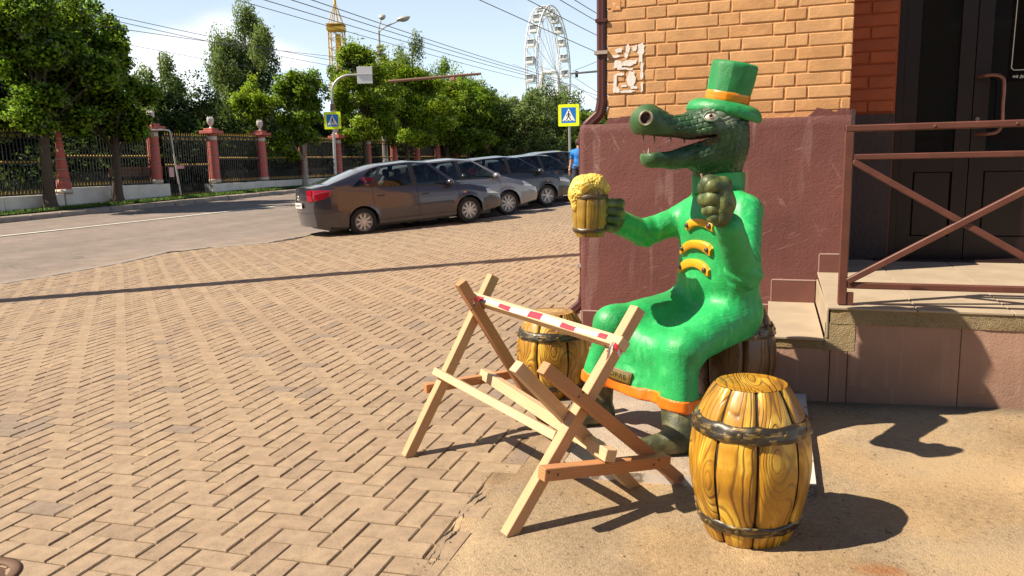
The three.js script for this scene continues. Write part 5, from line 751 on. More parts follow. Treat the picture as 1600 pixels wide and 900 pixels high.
  obj('wrap', wrap(far(738, 466, k), legB, 0.0255, 1.6, 0.3), mt, tape);
  obj('knot', [0, 1, 2, 3].map((i) => { const p = near(958, 541, 0.055), a = i * 1.7 + 0.4, L = 0.03 + 0.012 * (i % 2); return patch(10, 2, (s, b) => p.clone().add(V3(Math.cos(a) * s * L + (b - 0.5) * 0.015 * Math.sin(a), -s * s * L * 0.9 + (b - 0.5) * 0.017 + 0.012 * Math.sin(s * 4 + i), 0.012 * Math.sin(s * 3 + i) + Math.sin(a) * s * 0.012)), (s, b) => [s * 0.14 + i * 0.07, b]); }), mt, tape);
  obj('wrap', wrap(near(958, 545, 0.0), legC, 0.0255, 1.4, 1.3), mt, tape);
}

// ================================================================ CARS
const mGlass = M('car_glass', [0.55, 0.6, 0.58], { roughness: 0.03, transmission: 1, thickness: 0, ior: 1.45 });
const mTyre = M('tyre', [0.018, 0.017, 0.017], { roughness: 0.85 }), mRim = M('silver_rim', [0.62, 0.60, 0.57], { roughness: 0.4, metalness: 0.35 }), mBlackTrim = M('black_trim', [0.018, 0.017, 0.018], { roughness: 0.5 });
const mTail = M('red_lamp', [0.38, 0.006, 0.02], { roughness: 0.1, clearcoat: 1 }), mLamp = M('clear_lamp', [0.7, 0.68, 0.64], { roughness: 0.12, metalness: 0.2, clearcoat: 1 }), mAmber = M('amber_lamp', [0.8, 0.25, 0.01], { roughness: 0.2 }), mSeat = M('dark_seat', [0.05, 0.045, 0.045], {}), mPlate = M('number_plate', [0.75, 0.73, 0.7], { roughness: 0.4 });
const pw = (pts) => (x) => { if (x <= pts[0][0]) return pts[0][1]; for (let i = 1; i < pts.length; i++) if (x <= pts[i][0]) { const t = (x - pts[i - 1][0]) / (pts[i][0] - pts[i - 1][0]); return lerp(pts[i - 1][1], pts[i][1], sm(t) * 0.5 + t * 0.5); } return pts.at(-1)[1]; };
function wheelGeo(R, rim, spokes, w) {
  const y = []; // axis along z, outer face towards +z
  const tyre = lathe([[rim, -w / 2], [R - 0.02, -w / 2], [R, -w / 2 + 0.02], [R, w / 2 - 0.02], [R - 0.02, w / 2], [rim + 0.012, w / 2 + 0.004], [rim, w / 2 - 0.01]], 40).rotateX(Math.PI / 2);
  const dish = lathe([[0, w / 2 - 0.05], [rim * 0.86, w / 2 - 0.045], [rim * 0.9, w / 2 - 0.01], [rim, w / 2 - 0.002], [rim + 0.006, w / 2 - 0.012]], 40).rotateX(Math.PI / 2);
  const sp = []; for (let i = 0; i < spokes; i++) { const a = i / spokes * 6.2832; for (const s of [-1, 1]) sp.push(chamferBox(0.024, rim * 0.9, 0.014, 0.004).rotateZ(s * 0.10).translate(s * 0.012, rim * 0.47, w / 2 - 0.018).rotateZ(a)); }
  sp.push(new THREE.CylinderGeometry(0.05, 0.055, 0.018, 20).rotateX(Math.PI / 2).translate(0, 0, w / 2 - 0.014));
  return { tyre, dish, spokes: mergeGeometries(sp.map(plain)) };
}
const mWell = M('rim_well', [0.26, 0.25, 0.24], { roughness: 0.45, metalness: 0.4 });
function makeCar(label, category, pos, turn, group, c) {
  const t = thing('parked_car', label, category, pos, turn, group), { L, W, paint } = c, xr = -L / 2, xf = L / 2, belt = pw(c.belt), roofY = pw(c.roof), R = c.R ?? 0.30;
  const ax = [c.axR, c.axF], Ra = R + 0.045;
  const sill = (x) => { let y = c.sill ?? 0.22; y = lerp(y, y + 0.07, smooth(xf - 0.7, xf, x)); y = lerp(y, y + 0.06, smooth(xr + 0.6, xr, x)); for (const a of ax) { const d = Math.abs(x - a); if (d < Ra) y = Math.max(y, R + Math.sqrt(Ra * Ra - d * d)); } return y; };
  const planf = (x) => { const e1 = xf - x, e2 = x - xr; let k = 1; if (e1 < 0.75) k *= Math.sqrt(Math.max(0, 1 - ((0.75 - e1) / 0.75) ** 2.4 * 0.42)); if (e2 < 0.6) k *= Math.sqrt(Math.max(0, 1 - ((0.6 - e2) / 0.6) ** 2.6 * 0.36)); return k; };
  const zAt = (x, y) => { const b = belt(x), q = (y - 0.55) / (y > 0.55 ? Math.max(0.2, b - 0.55) : 0.4); let z = W / 2 * planf(x) * (1 - (q > 0 ? 0.085 * q * q * (0.6 + 0.4 * q) : 0.05 * q * q)); const cr = Math.exp(-(((y - (b - 0.12)) / 0.03) ** 2)) * 0.006; for (const a of ax) { const d = Math.hypot(x - a, y - R); z += 0.016 * Math.exp(-(((d - Ra) / 0.05) ** 2)); } return z + cr; };
  const endX = (x, y, s) => x + s * (0.05 * Math.sin(clamp((y - 0.3) / 0.6) * Math.PI)); // nose and tail bulge
  const sidePt = (x, y, s, off = 0) => { const k = smooth(xf - 0.25, xf, x), k2 = smooth(xr + 0.25, xr, x); return [x + k * (c.noseBulge ?? 0.07) * Math.sin(clamp((y - 0.2) / (belt(xf) - 0.15)) * 3.0) - k2 * (c.tailBulge ?? 0.05) * Math.sin(clamp((y - 0.2) / (belt(xr) - 0.15)) * 2.6), y, s * (zAt(x, y) + off)]; };
  const flip = (g) => { const a = g.index.array; for (let i = 0; i < a.length; i += 3) { const q = a[i]; a[i] = a[i + 1]; a[i + 1] = q; } g.computeVertexNormals(); return g; };
  const sidePatch = (x0, x1, s, y0 = null, y1 = null, off = 0, n = 1) => { const g = patch(Math.max(2, Math.ceil((x1 - x0) / 0.03)), 14, (u, v) => { const x = lerp(x0, x1, u), lo = y0 === null ? sill(x) : Math.max(y0(x), 0), hi = y1 === null ? belt(x) : y1(x); return sidePt(x, lerp(lo, hi, v), s, off); }); return s > 0 ? g : flip(g); };
  const body = [], g = 0.004;
  const [d0, d1, d2] = c.doors; // rear door rear edge, B pillar, front door front edge
  for (const s of [-1, 1]) {
    body.push(sidePatch(xr, d0 - g, s), sidePatch(d2 + g, xf, s), sidePatch(d0 - g, d2 + g, s, null, (x) => Math.max(sill(x), 0.30)));
    for (const [a, b] of [[d0 + g, d1 - g], [d1 + g, d2 - g]]) { const d = obj('door', sidePatch(a, b, s, (x) => Math.max(sill(x), 0.308), null), paint, t); const hx = a + 0.16, p = sidePt(hx, belt(hx) - 0.16, s, 0.016); obj('handle', chamferBox(0.17, 0.026, 0.03, 0.008).translate(...p), c.handle ?? mBlackTrim, d); }
    body.push(sidePatch(d0 - 0.03, d2 + 0.03, s, (x) => Math.max(sill(x), 0.28), (x) => belt(x) - 0.01, -0.02));
  }
  // nose and tail, bonnet, boot lid
  for (const [x, s] of [[xf, 1], [xr, -1]]) { const q = patch(18, 14, (u, v) => { const y = lerp(sill(x), belt(x), v), p = sidePt(x, y, 1), k = (u - 0.5) * 2; return [p[0] + s * 0.10 * (1 - k * k), y + 0.02 * v * (1 - k * k), k * p[2]]; }); body.push(s > 0 ? flip(q) : q); }
  const top = (x0, x1, crown) => flip(patch(Math.ceil(Math.abs(x1 - x0) / 0.05), 16, (u, v) => { const x = lerp(x0, x1, u), k = (v - 0.5) * 2, p = sidePt(x, belt(x), 1), ed = x > 0 ? smooth(xf - 0.25, xf, x) : smooth(xr + 0.25, xr, x); return [p[0] + (x > 0 ? 1 : -1) * ed * 0.10 * (1 - k * k), p[1] + (crown * (1 - Math.abs(k) ** 2.4) * (1 - 0.75 * ed)) + 0.02 * ed * (1 - k * k), -k * p[2]]; }));
  // greenhouse
  const cols = c.cols, xb = (i) => cols[i][0], xt = (i) => cols[i][1], uL = cols.length - 1;
  const ghPt = (i, f, h, s) => { const a = lerp(xb(i), xb(i + 1), f), b = lerp(xt(i), xt(i + 1), f), x = lerp(a, b, h), y0 = belt(a), y1 = roofY(b) - 0.045, bow = 0.014 * Math.sin(h * 3.1416), z0 = zAt(a, y0) - 0.008, z1 = W / 2 * (c.roofW ?? 0.68) * (0.96 + 0.04 * Math.sin(clamp((b - xt(0)) / (xt(uL) - xt(0))) * 3.14)); return [x, lerp(y0, y1, h), s * (lerp(z0, z1, Math.pow(h, 1.12)) + bow)]; };
  const A = new THREE.Vector3();
  for (const s of [-1, 1]) for (let i = 0; i < uL; i++) {
    const strip = (h0, h1, off = 0) => { const q = patch(6, 8, (u, v) => { const p = ghPt(i, u, lerp(h0, h1, v), s); p[2] += s * off; return p; }); return s > 0 ? q : flip(q); };
    if (cols[i][2] === 'glass') { body.push(strip(0.93, 1)); obj('trim', strip(0, 0.06), mBlackTrim, t); obj('side_window', strip(0.06, 0.93, -0.006), mGlass, t); }
    else if (cols[i][2] === 'black') { obj('trim', strip(0, 0.93), mBlackTrim, t); body.push(strip(0.93, 1)); } else body.push(strip(0, 1));
  }
  const roofG = patch(24, 16, (u, v) => { const f = u * uL * 0.99999, i = Math.floor(f), p = ghPt(i, f - i, 1, 1), k = (v - 0.5) * 2; return [p[0] + (u > 0.999 ? 0.05 : u < 0.001 ? -0.05 : 0) * (1 - k * k), p[1] + 0.05 * (1 - Math.abs(k) ** 2.2), -k * p[2]]; }); body.push(flip(roofG));
  const screen = (i, f, b, e) => (u, v) => { const p = ghPt(i, f, v, 1), k = (u - 0.5) * 2; return [p[0] + b * (1 - k * k) * (1 - v * 0.5), p[1] + 0.05 * v * (1 - Math.abs(k) ** 2.2) + e * (1 - v) * (1 - k * k), k * p[2] * 0.995]; };
  const ws = screen(uL - 1, 1, 0.10, 0.02), rs = screen(0, 0, -0.10, 0.02);
  const sub = (f, u0, u1, v0, v1, off = 0) => patch(12, 8, (u, v) => { const p = f(lerp(u0, u1, u), lerp(v0, v1, v)); p[1] += off; return p; });
  obj('windscreen', flip(sub(ws, 0.035, 0.965, 0.0, 0.95)), mGlass, t); for (const [a, b] of [[0, 0.035], [0.965, 1]]) body.push(flip(sub(ws, a, b, 0, 1))); body.push(flip(sub(ws, 0.035, 0.965, 0.95, 1)));
  obj('rear_window', sub(rs, 0.07, 0.93, 0.1, 0.93), c.rearGlass ?? mGlass, t); body.push(sub(rs, 0, 0.07, 0, 1), sub(rs, 0.93, 1, 0, 1), sub(rs, 0.07, 0.93, 0, 0.1), sub(rs, 0.07, 0.93, 0.93, 1));
  obj('bonnet', top(xb(uL) - 0.14, xf, 0.055), paint, t); obj('boot_lid', top(xb(0) + 0.12, xr, 0.04), paint, t);
  obj('body', body, paint, t);
  obj('underbody', [box(L - 0.5, 0.14, W * 0.82, 0, 0.24, 0), box(c.axF - c.axR - 2 * Ra, 0.4, W * 0.86, (c.axF + c.axR) / 2, 0.42, 0), box(xf - c.axF - Ra, 0.35, W * 0.66, (xf + c.axF + Ra) / 2 - 0.06, 0.45, 0), box(c.axR - Ra - xr, 0.35, W * 0.7, (xr + c.axR - Ra) / 2 + 0.06, 0.45, 0), box(L - 0.8, 0.3, W * 0.55, 0, 0.5, 0)], mBlackTrim, t);
  // seats and wheel seen through the glass
  const seats = []; for (const sx of [c.axF - 1.15, c.axR + 0.35]) for (const sz of [-0.36, 0.36]) { seats.push(chamferBox(0.16, 0.62, 0.46, 0.05).rotateZ(0.2).translate(sx - 0.2, 0.85, sz), chamferBox(0.10, 0.18, 0.26, 0.04).rotateZ(0.15).translate(sx - 0.30, 1.24, sz), chamferBox(0.5, 0.15, 0.48, 0.04).translate(sx + 0.1, 0.58, sz)); }
  obj('seats', [...seats, box(0.35, 0.24, W * 0.78, xb(uL) - 0.32, belt(xb(uL)) - 0.1, 0)], mSeat, t);
  // wheels
  const wg = wheelGeo(R, c.rim ?? 0.19, c.spokes ?? 7, 0.19);
  for (const a of ax) for (const s of [-1, 1]) { const w = new THREE.Group(); w.name = 'wheel'; w.position.set(a, R, s * (W / 2 - 0.115)); w.rotation.y = s > 0 ? 0 : Math.PI; w.rotation.z = a * 2; t.add(w); obj('tyre', wg.tyre, mTyre, w); obj('rim', wg.dish, mWell, w); obj('spokes', wg.spokes, mRim, w); }
  // lamps, mirrors, plate and bumper lines
  for (const s of [-1, 1]) {
    const lampR = patch(12, 8, (u, v) => { const x = lerp(xr + 0.002, xr + c.tail[0], u), y = lerp(c.tail[1] + 0.11 * u * u, c.tail[2] - 0.01 * u, v) + 0.03 * (1 - u) * (v - 0.5); return sidePt(x, y, s, 0.006 + 0.012 * Math.sin(v * 3.14) * Math.sin(Math.min(1, u * 1.6 + 0.4) * 2.9)); }); obj('tail_lamp', s > 0 ? lampR : flip(lampR), mTail, t);
    const back = patch(6, 8, (u, v) => { const y = lerp(c.tail[1], c.tail[2], v) + 0.03 * (v - 0.5), p = sidePt(xr, y, 1), k = lerp(1, 0.72, u); return [p[0] - 0.10 * (1 - k * k) - 0.012, y, s * k * p[2]]; }); obj('tail_lamp', s > 0 ? flip(back) : back, mTail, t);
    const hl = patch(12, 8, (u, v) => { const x = lerp(xf - c.head[0], xf - 0.01, u), y = lerp(c.head[1], c.head[2], v) - 0.05 * u; return sidePt(x, Math.min(y, belt(x) - 0.012), s, 0.008 + 0.008 * Math.sin(v * 3.14)); }); obj('headlight', s > 0 ? hl : flip(hl), mLamp, t);
    const m = new THREE.Group(); m.name = 'mirror'; t.add(m); const mx = xb(uL) - 0.30, my = belt(mx) + 0.06, mz = zAt(mx, belt(mx)); obj('housing', new THREE.SphereGeometry(0.1, 16, 12).scale(0.8, 0.72, 1.1).translate(mx, my, s * (mz + 0.10)), c.mirror ?? paint, m); obj('arm', box(0.06, 0.03, 0.12, mx + 0.03, my - 0.055, s * (mz + 0.02)), mBlackTrim, m);
    const ip = sidePt(d2 + 0.14, 0.70, s, 0.004); obj('side_indicator', chamferBox(0.07, 0.03, 0.012, 0.004).translate(...ip), mAmber, t);
  }
  const rx = sidePt(xr, 0.7, 1)[0] - 0.115; obj('number_plate', box(0.012, 0.115, 0.5, rx - 0.006, c.plateY ?? 0.72, 0), mPlate, t);
  const pc = document.createElement('canvas'); pc.width = 128; pc.height = 32; const pg = pc.getContext('2d'); pg.fillStyle = '#ddd8cf'; pg.fillRect(0, 0, 128, 32); pg.fillStyle = '#33302e'; for (let i = 0; i < 6; i++) pg.fillRect(14 + i * 14, 8, 9, 16); pg.fillRect(104, 8, 14, 10);
  const pt = new THREE.CanvasTexture(pc); pt.colorSpace = THREE.SRGBColorSpace; if (c.plate) { const q = obj('plate_print', new THREE.PlaneGeometry(0.48, 0.1), M('plate_print', [1, 1, 1], { map: pt }), t); q.rotation.y = -Math.PI / 2; q.position.set(rx - 0.0135, c.plateY ?? 0.72, 0); obj('badge', new THREE.TorusGeometry(0.045, 0.009, 8, 24).scale(1, 1.35, 1).rotateY(Math.PI / 2).rotateX(Math.PI / 2).translate(rx - 0.0, 0.88, 0), mRim, t); }
  const bl = []; for (const s of [-1, 1]) { const q = patch(20, 1, (u, v) => sidePt(lerp(xr, xr + 0.55, u), 0.56 + v * 0.008, s, 0.0015)); bl.push(s > 0 ? q : flip(q)); } bl.push(patch(16, 1, (u, v) => { const y = 0.56 + v * 0.008, p = sidePt(xr, y, 1), k = (u - 0.5) * 2; return [p[0] - 0.10 * (1 - k * k) - 0.002, y, k * p[2]]; })); obj('bumper_seam', bl, mBlackTrim, t);
  const gr = patch(14, 3, (u, v) => { const y = lerp(0.3, 0.44, v), p = sidePt(xf, y, 1), k = (u - 0.5) * 1.3; return [p[0] + 0.10 * (1 - k * k) + 0.004, y, k * p[2]]; }); obj('grille', flip(gr), mBlackTrim, t);
  return t;
}
{
  const carPaint = (name, c, o = {}) => M(name, c, { roughness: 0.3, metalness: 0.35, clearcoat: 1, clearcoatRoughness: 0.06, ...o });
  const r1 = onGround(571, 365), f1 = onGround(736, 348.5);
  const base = { L: 4.25, W: 1.70, axR: -1.19, axF: 1.285, R: 0.292, rim: 0.19, spokes: 9, doors: [-0.93, 0.08, 1.06], roofW: 0.66, tail: [0.32, 0.82, 1.02], head: [0.36, 0.63, 0.73],
    belt: [[-2.13, 1.07], [-1.9, 1.11], [-1.4, 1.03], [-0.4, 0.945], [0.9, 0.885], [1.3, 0.87], [1.75, 0.77], [2.13, 0.60]], roof: [[-1.75, 1.1], [-1.2, 1.36], [-0.6, 1.475], [0, 1.50], [0.45, 1.46], [0.7, 1.40]],
    cols: [[-1.86, -1.05, 'paint'], [-1.62, -0.93, 'paint'], [-1.36, -0.82, 'glass'], [-0.98, -0.66, 'black'], [-0.90, -0.58, 'glass'], [-0.02, -0.02, 'black'], [0.10, 0.10, 'glass'], [1.0, 0.40, 'paint'], [1.14, 0.50, 'paint']] };
  const CS = 0.96, hd = (() => { let best = 0, e = 1e9; for (let a = 0.3; a < 1.5; a += 0.002) { const q = V3(r1.x + 2.475 * CS * Math.cos(a), r1.y, r1.z - 2.475 * CS * Math.sin(a)), k = Math.abs(seen(q)[0] - 736); if (k < e) { e = k; best = a; } } return best; })(), d = V3(Math.cos(hd), 0, -Math.sin(hd)), rt = V3(-d.z, 0, d.x);
  // wheel contact points are on the right hand side of the car
  const centre = (wheel, car) => wheel.clone().addScaledVector(d, -car.axF * CS).addScaledVector(rt, -(car.W / 2 - 0.02) * CS);
  const put = (px, py, car, label, cat, group) => { const w = onGround(px, py), p = centre(w, car), back = p.clone().addScaledVector(d, -1.25), fr = p.clone().addScaledVector(d, 1.25), yf = T(w.x, w.z) - 0.01, yb = T(back.x, back.z) - 0.045; const t = makeCar(label, cat, [p.x, (yf + yb) / 2, p.z], hd, 'cars parked at an angle along the pavement', car); t.scale.setScalar(CS); t.rotation.order = 'YXZ'; t.rotation.z = Math.atan2(yf - yb, 2.5); t.rotation.x = Math.atan2(-(T(p.x + rt.x, p.z + rt.z) - T(p.x - rt.x, p.z - rt.z)), 2) * 0.8; return t; };
  const w1 = seen(V3(r1.x + 2.475 * CS * d.x, T(r1.x + 2.475 * CS * d.x, r1.z + 2.475 * CS * d.z), r1.z + 2.475 * CS * d.z)); console.log('car', hd, w1);
  put(w1[0], w1[1], { ...base, plate: true, paint: carPaint('charcoal_paint', [0.046, 0.040, 0.054]), rearGlass: M('dark_rear_glass', [0.03, 0.035, 0.05], { roughness: 0.04, clearcoat: 1 }) }, 'charcoal grey liftback car nearest the camera with its red tail lamp showing', 'car');
  const hatch = { ...base, L: 4.35, W: 1.80, axF: 1.28, axR: -1.33, spokes: 9, rim: 0.21, doors: [-1.0, 0.1, 1.1], head: [0.42, 0.68, 0.79], tail: [0.2, 0.85, 1.2], belt: [[-2.17, 0.96], [-1.6, 1.0], [-0.4, 0.97], [0.9, 0.93], [1.3, 0.92], [1.8, 0.80], [2.17, 0.62]], roof: [[-1.9, 1.2], [-1.5, 1.40], [-0.6, 1.49], [0, 1.50], [0.45, 1.45], [0.7, 1.38]],
    cols: [[-2.0, -1.72, 'paint'], [-1.7, -1.45, 'paint'], [-1.4, -1.2, 'glass'], [-1.0, -0.72, 'black'], [-0.92, -0.64, 'glass'], [0.02, 0.0, 'black'], [0.14, 0.1, 'glass'], [1.12, 0.44, 'paint'], [1.28, 0.55, 'paint']] };
  put(796, 335.5, { ...hatch, paint: carPaint('grey_paint', [0.27, 0.26, 0.27]) }, 'mid grey hatchback car with many spoked wheels parked second from the camera', 'car');
  put(857, 321.5, { ...hatch, L: 4.1, axF: 1.2, axR: -1.25, spokes: 6, paint: carPaint('black_paint', [0.014, 0.014, 0.016], { metalness: 0 }), head: [0.40, 0.66, 0.77] }, 'glossy black hatchback car parked third, just left of the statue mug', 'car');
  put(905, 311, { ...hatch, paint: carPaint('black_paint_2', [0.018, 0.018, 0.022], { metalness: 0 }) }, 'dark car behind the black hatchback, fourth in the parked row', 'car');
  put(938, 303, { ...hatch, L: 4.5, paint: carPaint('blue_black_paint', [0.03, 0.034, 0.045]), roof: [[-2.0, 1.36], [-1.5, 1.50], [-0.6, 1.58], [0, 1.58], [0.45, 1.52], [0.7, 1.44]] }, 'dark estate car farthest in the parked row with only its roof showing', 'car');
}

// ================================================================ PERSON
{
  const g0 = onGround(905, 313), t = thing('person', 'person in a bright blue T-shirt half hidden behind the downpipe near the parked cars', 'person', [g0.x, g0.y, g0.z], -0.35);
  const v = (x, y, z) => V3(x, y, z); // facing -z; the left arm of the figure hangs on -x
  const skinL = [cap(v(0, 1.66, -0.01), 0.088, v(0, 1.62, -0.03), 0.082), cap(v(0, 1.58, -0.04), 0.055, v(0, 1.60, -0.05), 0.05), cap(v(0, 1.50, 0.01), 0.058, v(0, 1.6, 0.0), 0.055), cap(v(-0.10, 1.36, 0), 0.11, v(0.10, 1.36, 0), 0.11), cap(v(0, 1.36, 0), 0.13, v(0, 1.0, 0), 0.125), cap(v(-0.08, 0.97, 0), 0.115, v(0.08, 0.97, 0), 0.115)];
  for (const s of [-1, 1]) { const el = v(s * 0.285, 1.12, s * 0.05 + 0.02), wr = v(s * 0.30, 0.87, s * -0.06 - 0.02), sh = v(s * 0.195, 1.40, 0.01); skinL.push(cap(sh, 0.062, el, 0.046), cap(el, 0.045, wr, 0.031)); const hp = wr.clone().add(v(0, -0.055, -0.012)); skinL.push(cap(wr, 0.03, hp, 0.034)); for (let k = 0; k < 4; k++) { const a = hp.clone().add(v(s * 0.004, -0.03, (k - 1.5) * 0.018)), b = a.clone().add(v(-s * 0.004, -0.042, -0.004)), e = b.clone().add(v(-s * 0.012, -0.03 - 0.005 * (k === 1), -0.004)); skinL.push(cap(a, 0.0095, b, 0.0088), cap(b, 0.0088, e, 0.0075)); } skinL.push(cap(hp.clone().add(v(0, 0.01, -0.028)), 0.012, hp.clone().add(v(-s * 0.01, -0.04, -0.05)), 0.009));
    const hip = v(s * 0.095, 0.93, 0), kn = v(s * 0.10, 0.50, s * -0.08), an = v(s * 0.10, 0.09, s * -0.02 + 0.03); skinL.push(cap(hip, 0.088, kn, 0.058), cap(kn, 0.058, an, 0.04), cap(an.clone().add(v(0, -0.04, 0.02)), 0.042, an.clone().add(v(0, -0.055, -0.16)), 0.034)); }
  const fb = blend(skinL, 0.03);
  obj('body', skin(fb, [-0.42, -0.02, -0.35], [0.42, 1.8, 0.25], 0.012), M('skin', [0.52, 0.27, 0.17], { roughness: 0.55 }), t);
  obj('t_shirt', skin((x, y, z) => Math.max(fb(x, y, z) - 0.016 - 0.008 * Math.sin(y * 30 + x * 9), 0.98 - y - 0.06, y - 1.50, (Math.abs(x) > 0.2 ? 1.22 - y : -1)), [-0.42, 0.85, -0.3], [0.42, 1.55, 0.25], 0.012), M('blue_cotton', [0.02, 0.20, 0.62], { roughness: 0.85, sheen: 0.3 }), t);
  obj('trousers', skin((x, y, z) => Math.max(fb(x, y, z) - 0.02, y - 1.0, 0.10 - y, Math.abs(x) - 0.235), [-0.3, 0.02, -0.3], [0.3, 1.05, 0.25], 0.014), M('dark_trousers', [0.03, 0.035, 0.05], { roughness: 0.9 }), t);
  obj('shoes', skin((x, y, z) => Math.max(fb(x, y, z) - 0.012, y - 0.12), [-0.25, -0.03, -0.35], [0.25, 0.16, 0.25], 0.014), M('dark_shoe', [0.03, 0.028, 0.028], {}), t);
  obj('hair', skin((x, y, z) => Math.max(Math.hypot(x, (y - 1.67) * 0.95, z + 0.0) - 0.103 - 0.004 * Math.sin(x * 90) * Math.sin(y * 80), 1.60 - y - (z > 0 ? 0.05 : -0.05), -0.075 - z + (y - 1.7) * -0.6), [-0.14, 1.5, -0.14], [0.14, 1.82, 0.14], 0.008), M('brown_hair', [0.07, 0.04, 0.025], { roughness: 0.8 }), t);
}

// ================================================================ PARK WALL, PILLARS AND RAILINGS
const FX = -23.2, FS = 3.445, fz = (n) => -25.05 - FS * n, FB = (n) => n < 0 ? 0.54 : 0.66 + 0.012 * n; // top of the low wall
const mRed = M('pillar_red_render', [0.56, 0.14, 0.11], { map: rep(softTex, 2), roughness: 0.75 }), mCream = M('pillar_cream', [0.68, 0.60, 0.52], { map: rep(softTex, 2), roughness: 0.8 });
{
  const white = M('park_wall_render', [0.80, 0.76, 0.70], { map: rep(softTex, 0.5), bumpMap: rep(plasterBump, 0.6), bumpScale: 0.01, roughness: 0.9 });
  const seg = (label, z0, z1, y, nb) => { const t = thing('park_wall', label, 'wall'); const n = Math.max(1, Math.round(Math.abs(z1 - z0) / 2.3)); for (let i = 0; i < n; i++) { const a = lerp(z0, z1, i / n), b = lerp(z0, z1, (i + 1) / n); obj('wall_block', chamferBox(0.42, y + 0.6, Math.abs(b - a) - 0.008, 0.012).translate(FX, y / 2 - 0.3, (a + b) / 2), white, t); } return t; };
  seg('low white rendered wall under the railings at the far left, lower section', 4, -20.55, 0.54); seg('white rendered wall between the cone pillar and the park gate', -20.6, -25.55, 0.74); const s3 = seg('long low white wall under the railings right of the park gate', -28.05, -31, 0.645);
  { const t = s3; obj('wall_block', chamferBox(0.42, 1.3, 60, 0.012).translate(FX, 0.02, -61), white, t); }
}
const pillarGeo = (() => {
  const drum = [], n = 5, h0 = 0.17, h1 = 1.86, d = (h1 - h0) / n, joints = [];
  return { base: lathe([[0, 0], [0.255, 0], [0.255, 0.15], [0.24, 0.17], [0, 0.17]], 28), drums: Array.from({ length: n }, (_, k) => { const a = h0 + k * d, r = (y) => 0.236 - 0.012 * (y - h0); return lathe([[0, a], [r(a) - 0.004, a + 0.006], [r(a), a + 0.012], [r(a + d), a + d - 0.030], [r(a + d) - 0.004, a + d - 0.024], [0, a + d - 0.024]], 28); }), joint: mergeGeometries(Array.from({ length: n - 1 }, (_, k) => { const y = h0 + (k + 1) * d - 0.026; return plain(lathe([[0, y], [0.229 - 0.012 * y, y], [0.229 - 0.012 * y, y + 0.034], [0, y + 0.034]], 28)); })),
    neck: lathe([[0, h1 - 0.024], [0.215, h1 - 0.02], [0.215, h1 + 0.17], [0, h1 + 0.17]], 28), cap: mergeGeometries([lathe([[0, 2.02], [0.225, 2.02], [0.235, 2.08], [0.28, 2.12], [0, 2.12]], 28), chamferBox(0.72, 0.13, 0.72, 0.015).translate(0, 2.185, 0), chamferBox(0.46, 0.10, 0.46, 0.02).translate(0, 2.30, 0)].map(plain)),
    urn: lathe([[0, 0], [0.075, 0], [0.085, 0.02], [0.04, 0.06], [0.04, 0.09], [0.10, 0.17], [0.145, 0.28], [0.15, 0.36], [0.135, 0.39], [0.15, 0.41], [0.15, 0.43], [0.06, 0.45], [0, 0.45]], 20), flame: mergeGeometries([0, 1, 2, 3, 4, 5].map((i) => plain(new THREE.ConeGeometry(0.045, 0.12, 8).translate(0.10 * Math.cos(i * 1.047), 0.47, 0.10 * Math.sin(i * 1.047))))) };
})();
function buildPillar(label, y, z, urn) {
  const t = thing('gate_pillar', label, 'pillar', [FX, y, z], 0, 'round red pillars of the park fence');
  obj('base', pillarGeo.base, mCream, t); pillarGeo.drums.forEach((g) => obj('drum', g, mRed, t)); obj('joint', pillarGeo.joint, mCream, t); obj('neck', pillarGeo.neck, mCream, t); obj('cap', pillarGeo.cap, mRed, t);
  if (urn) { const u = obj('urn', pillarGeo.urn, mWhite, t); u.position.y = 2.35; obj('flame', pillarGeo.flame, mWhite, u); }
  return t;
}
const pillarWords = ['red round pillar with urn behind the second street tree', 'red round pillar with white urn at the right of the park gate', 'red round pillar with white urn, first past the gate pillar', 'red round pillar partly hidden by the thin street tree', 'red round pillar directly behind the crossing sign on the curved post', 'red round pillar above the tail of the charcoal car', 'red round pillar right beside the concrete lamp post', 'red round pillar without urn over the charcoal car roof', 'red round pillar above the roof of the mid grey hatchback', 'red round pillar, first of three without urns over the grey hatchback', 'taller red round pillar with pale urn over the grey car', 'red round pillar with pale urn next right of the taller one', 'red round pillar above the bonnet of the grey hatchback', 'red round pillar with small urn over the black hatchback roof'];
for (let n = 0; n < 22; n++) { const label = pillarWords[n] ?? ['far red fence pillar between the trees over the fourth car', 'far red fence pillar'][0]; buildPillar(n < 14 ? label : `small far red fence pillar, number ${n} in line right of the park gate`, FB(n) + (n === 0 ? 0.08 : 0), fz(n), ![7, 8, 9, 12].includes(n)); }
{ // tapering pillar at the lower left
  const t = thing('cone_pillar', 'tapering red obelisk pillar with pale bands behind the leftmost tree trunk', 'pillar', [FX, 0.54, -20.75]);
  obj('base', lathe([[0, 0], [0.27, 0], [0.27, 0.16], [0, 0.16]], 28), mCream, t);
  for (let k = 0; k < 5; k++) { const y = 0.165 + k * 0.345, r = (q) => 0.255 - q * 0.083; obj('drum', lathe([[0, y], [r(y), y + 0.004], [r(y + 0.31), y + 0.31], [0, y + 0.31]], 28), mRed, t); obj('joint', lathe([[0, y + 0.31], [r(y + 0.31) - 0.008, y + 0.31], [r(y + 0.345) - 0.008, y + 0.345], [0, y + 0.345]], 28), mCream, t); }
  obj('cap', lathe([[0.115, 1.89], [0.10, 2.1], [0.02, 2.2], [0, 2.2]], 24), mRed, t);
}
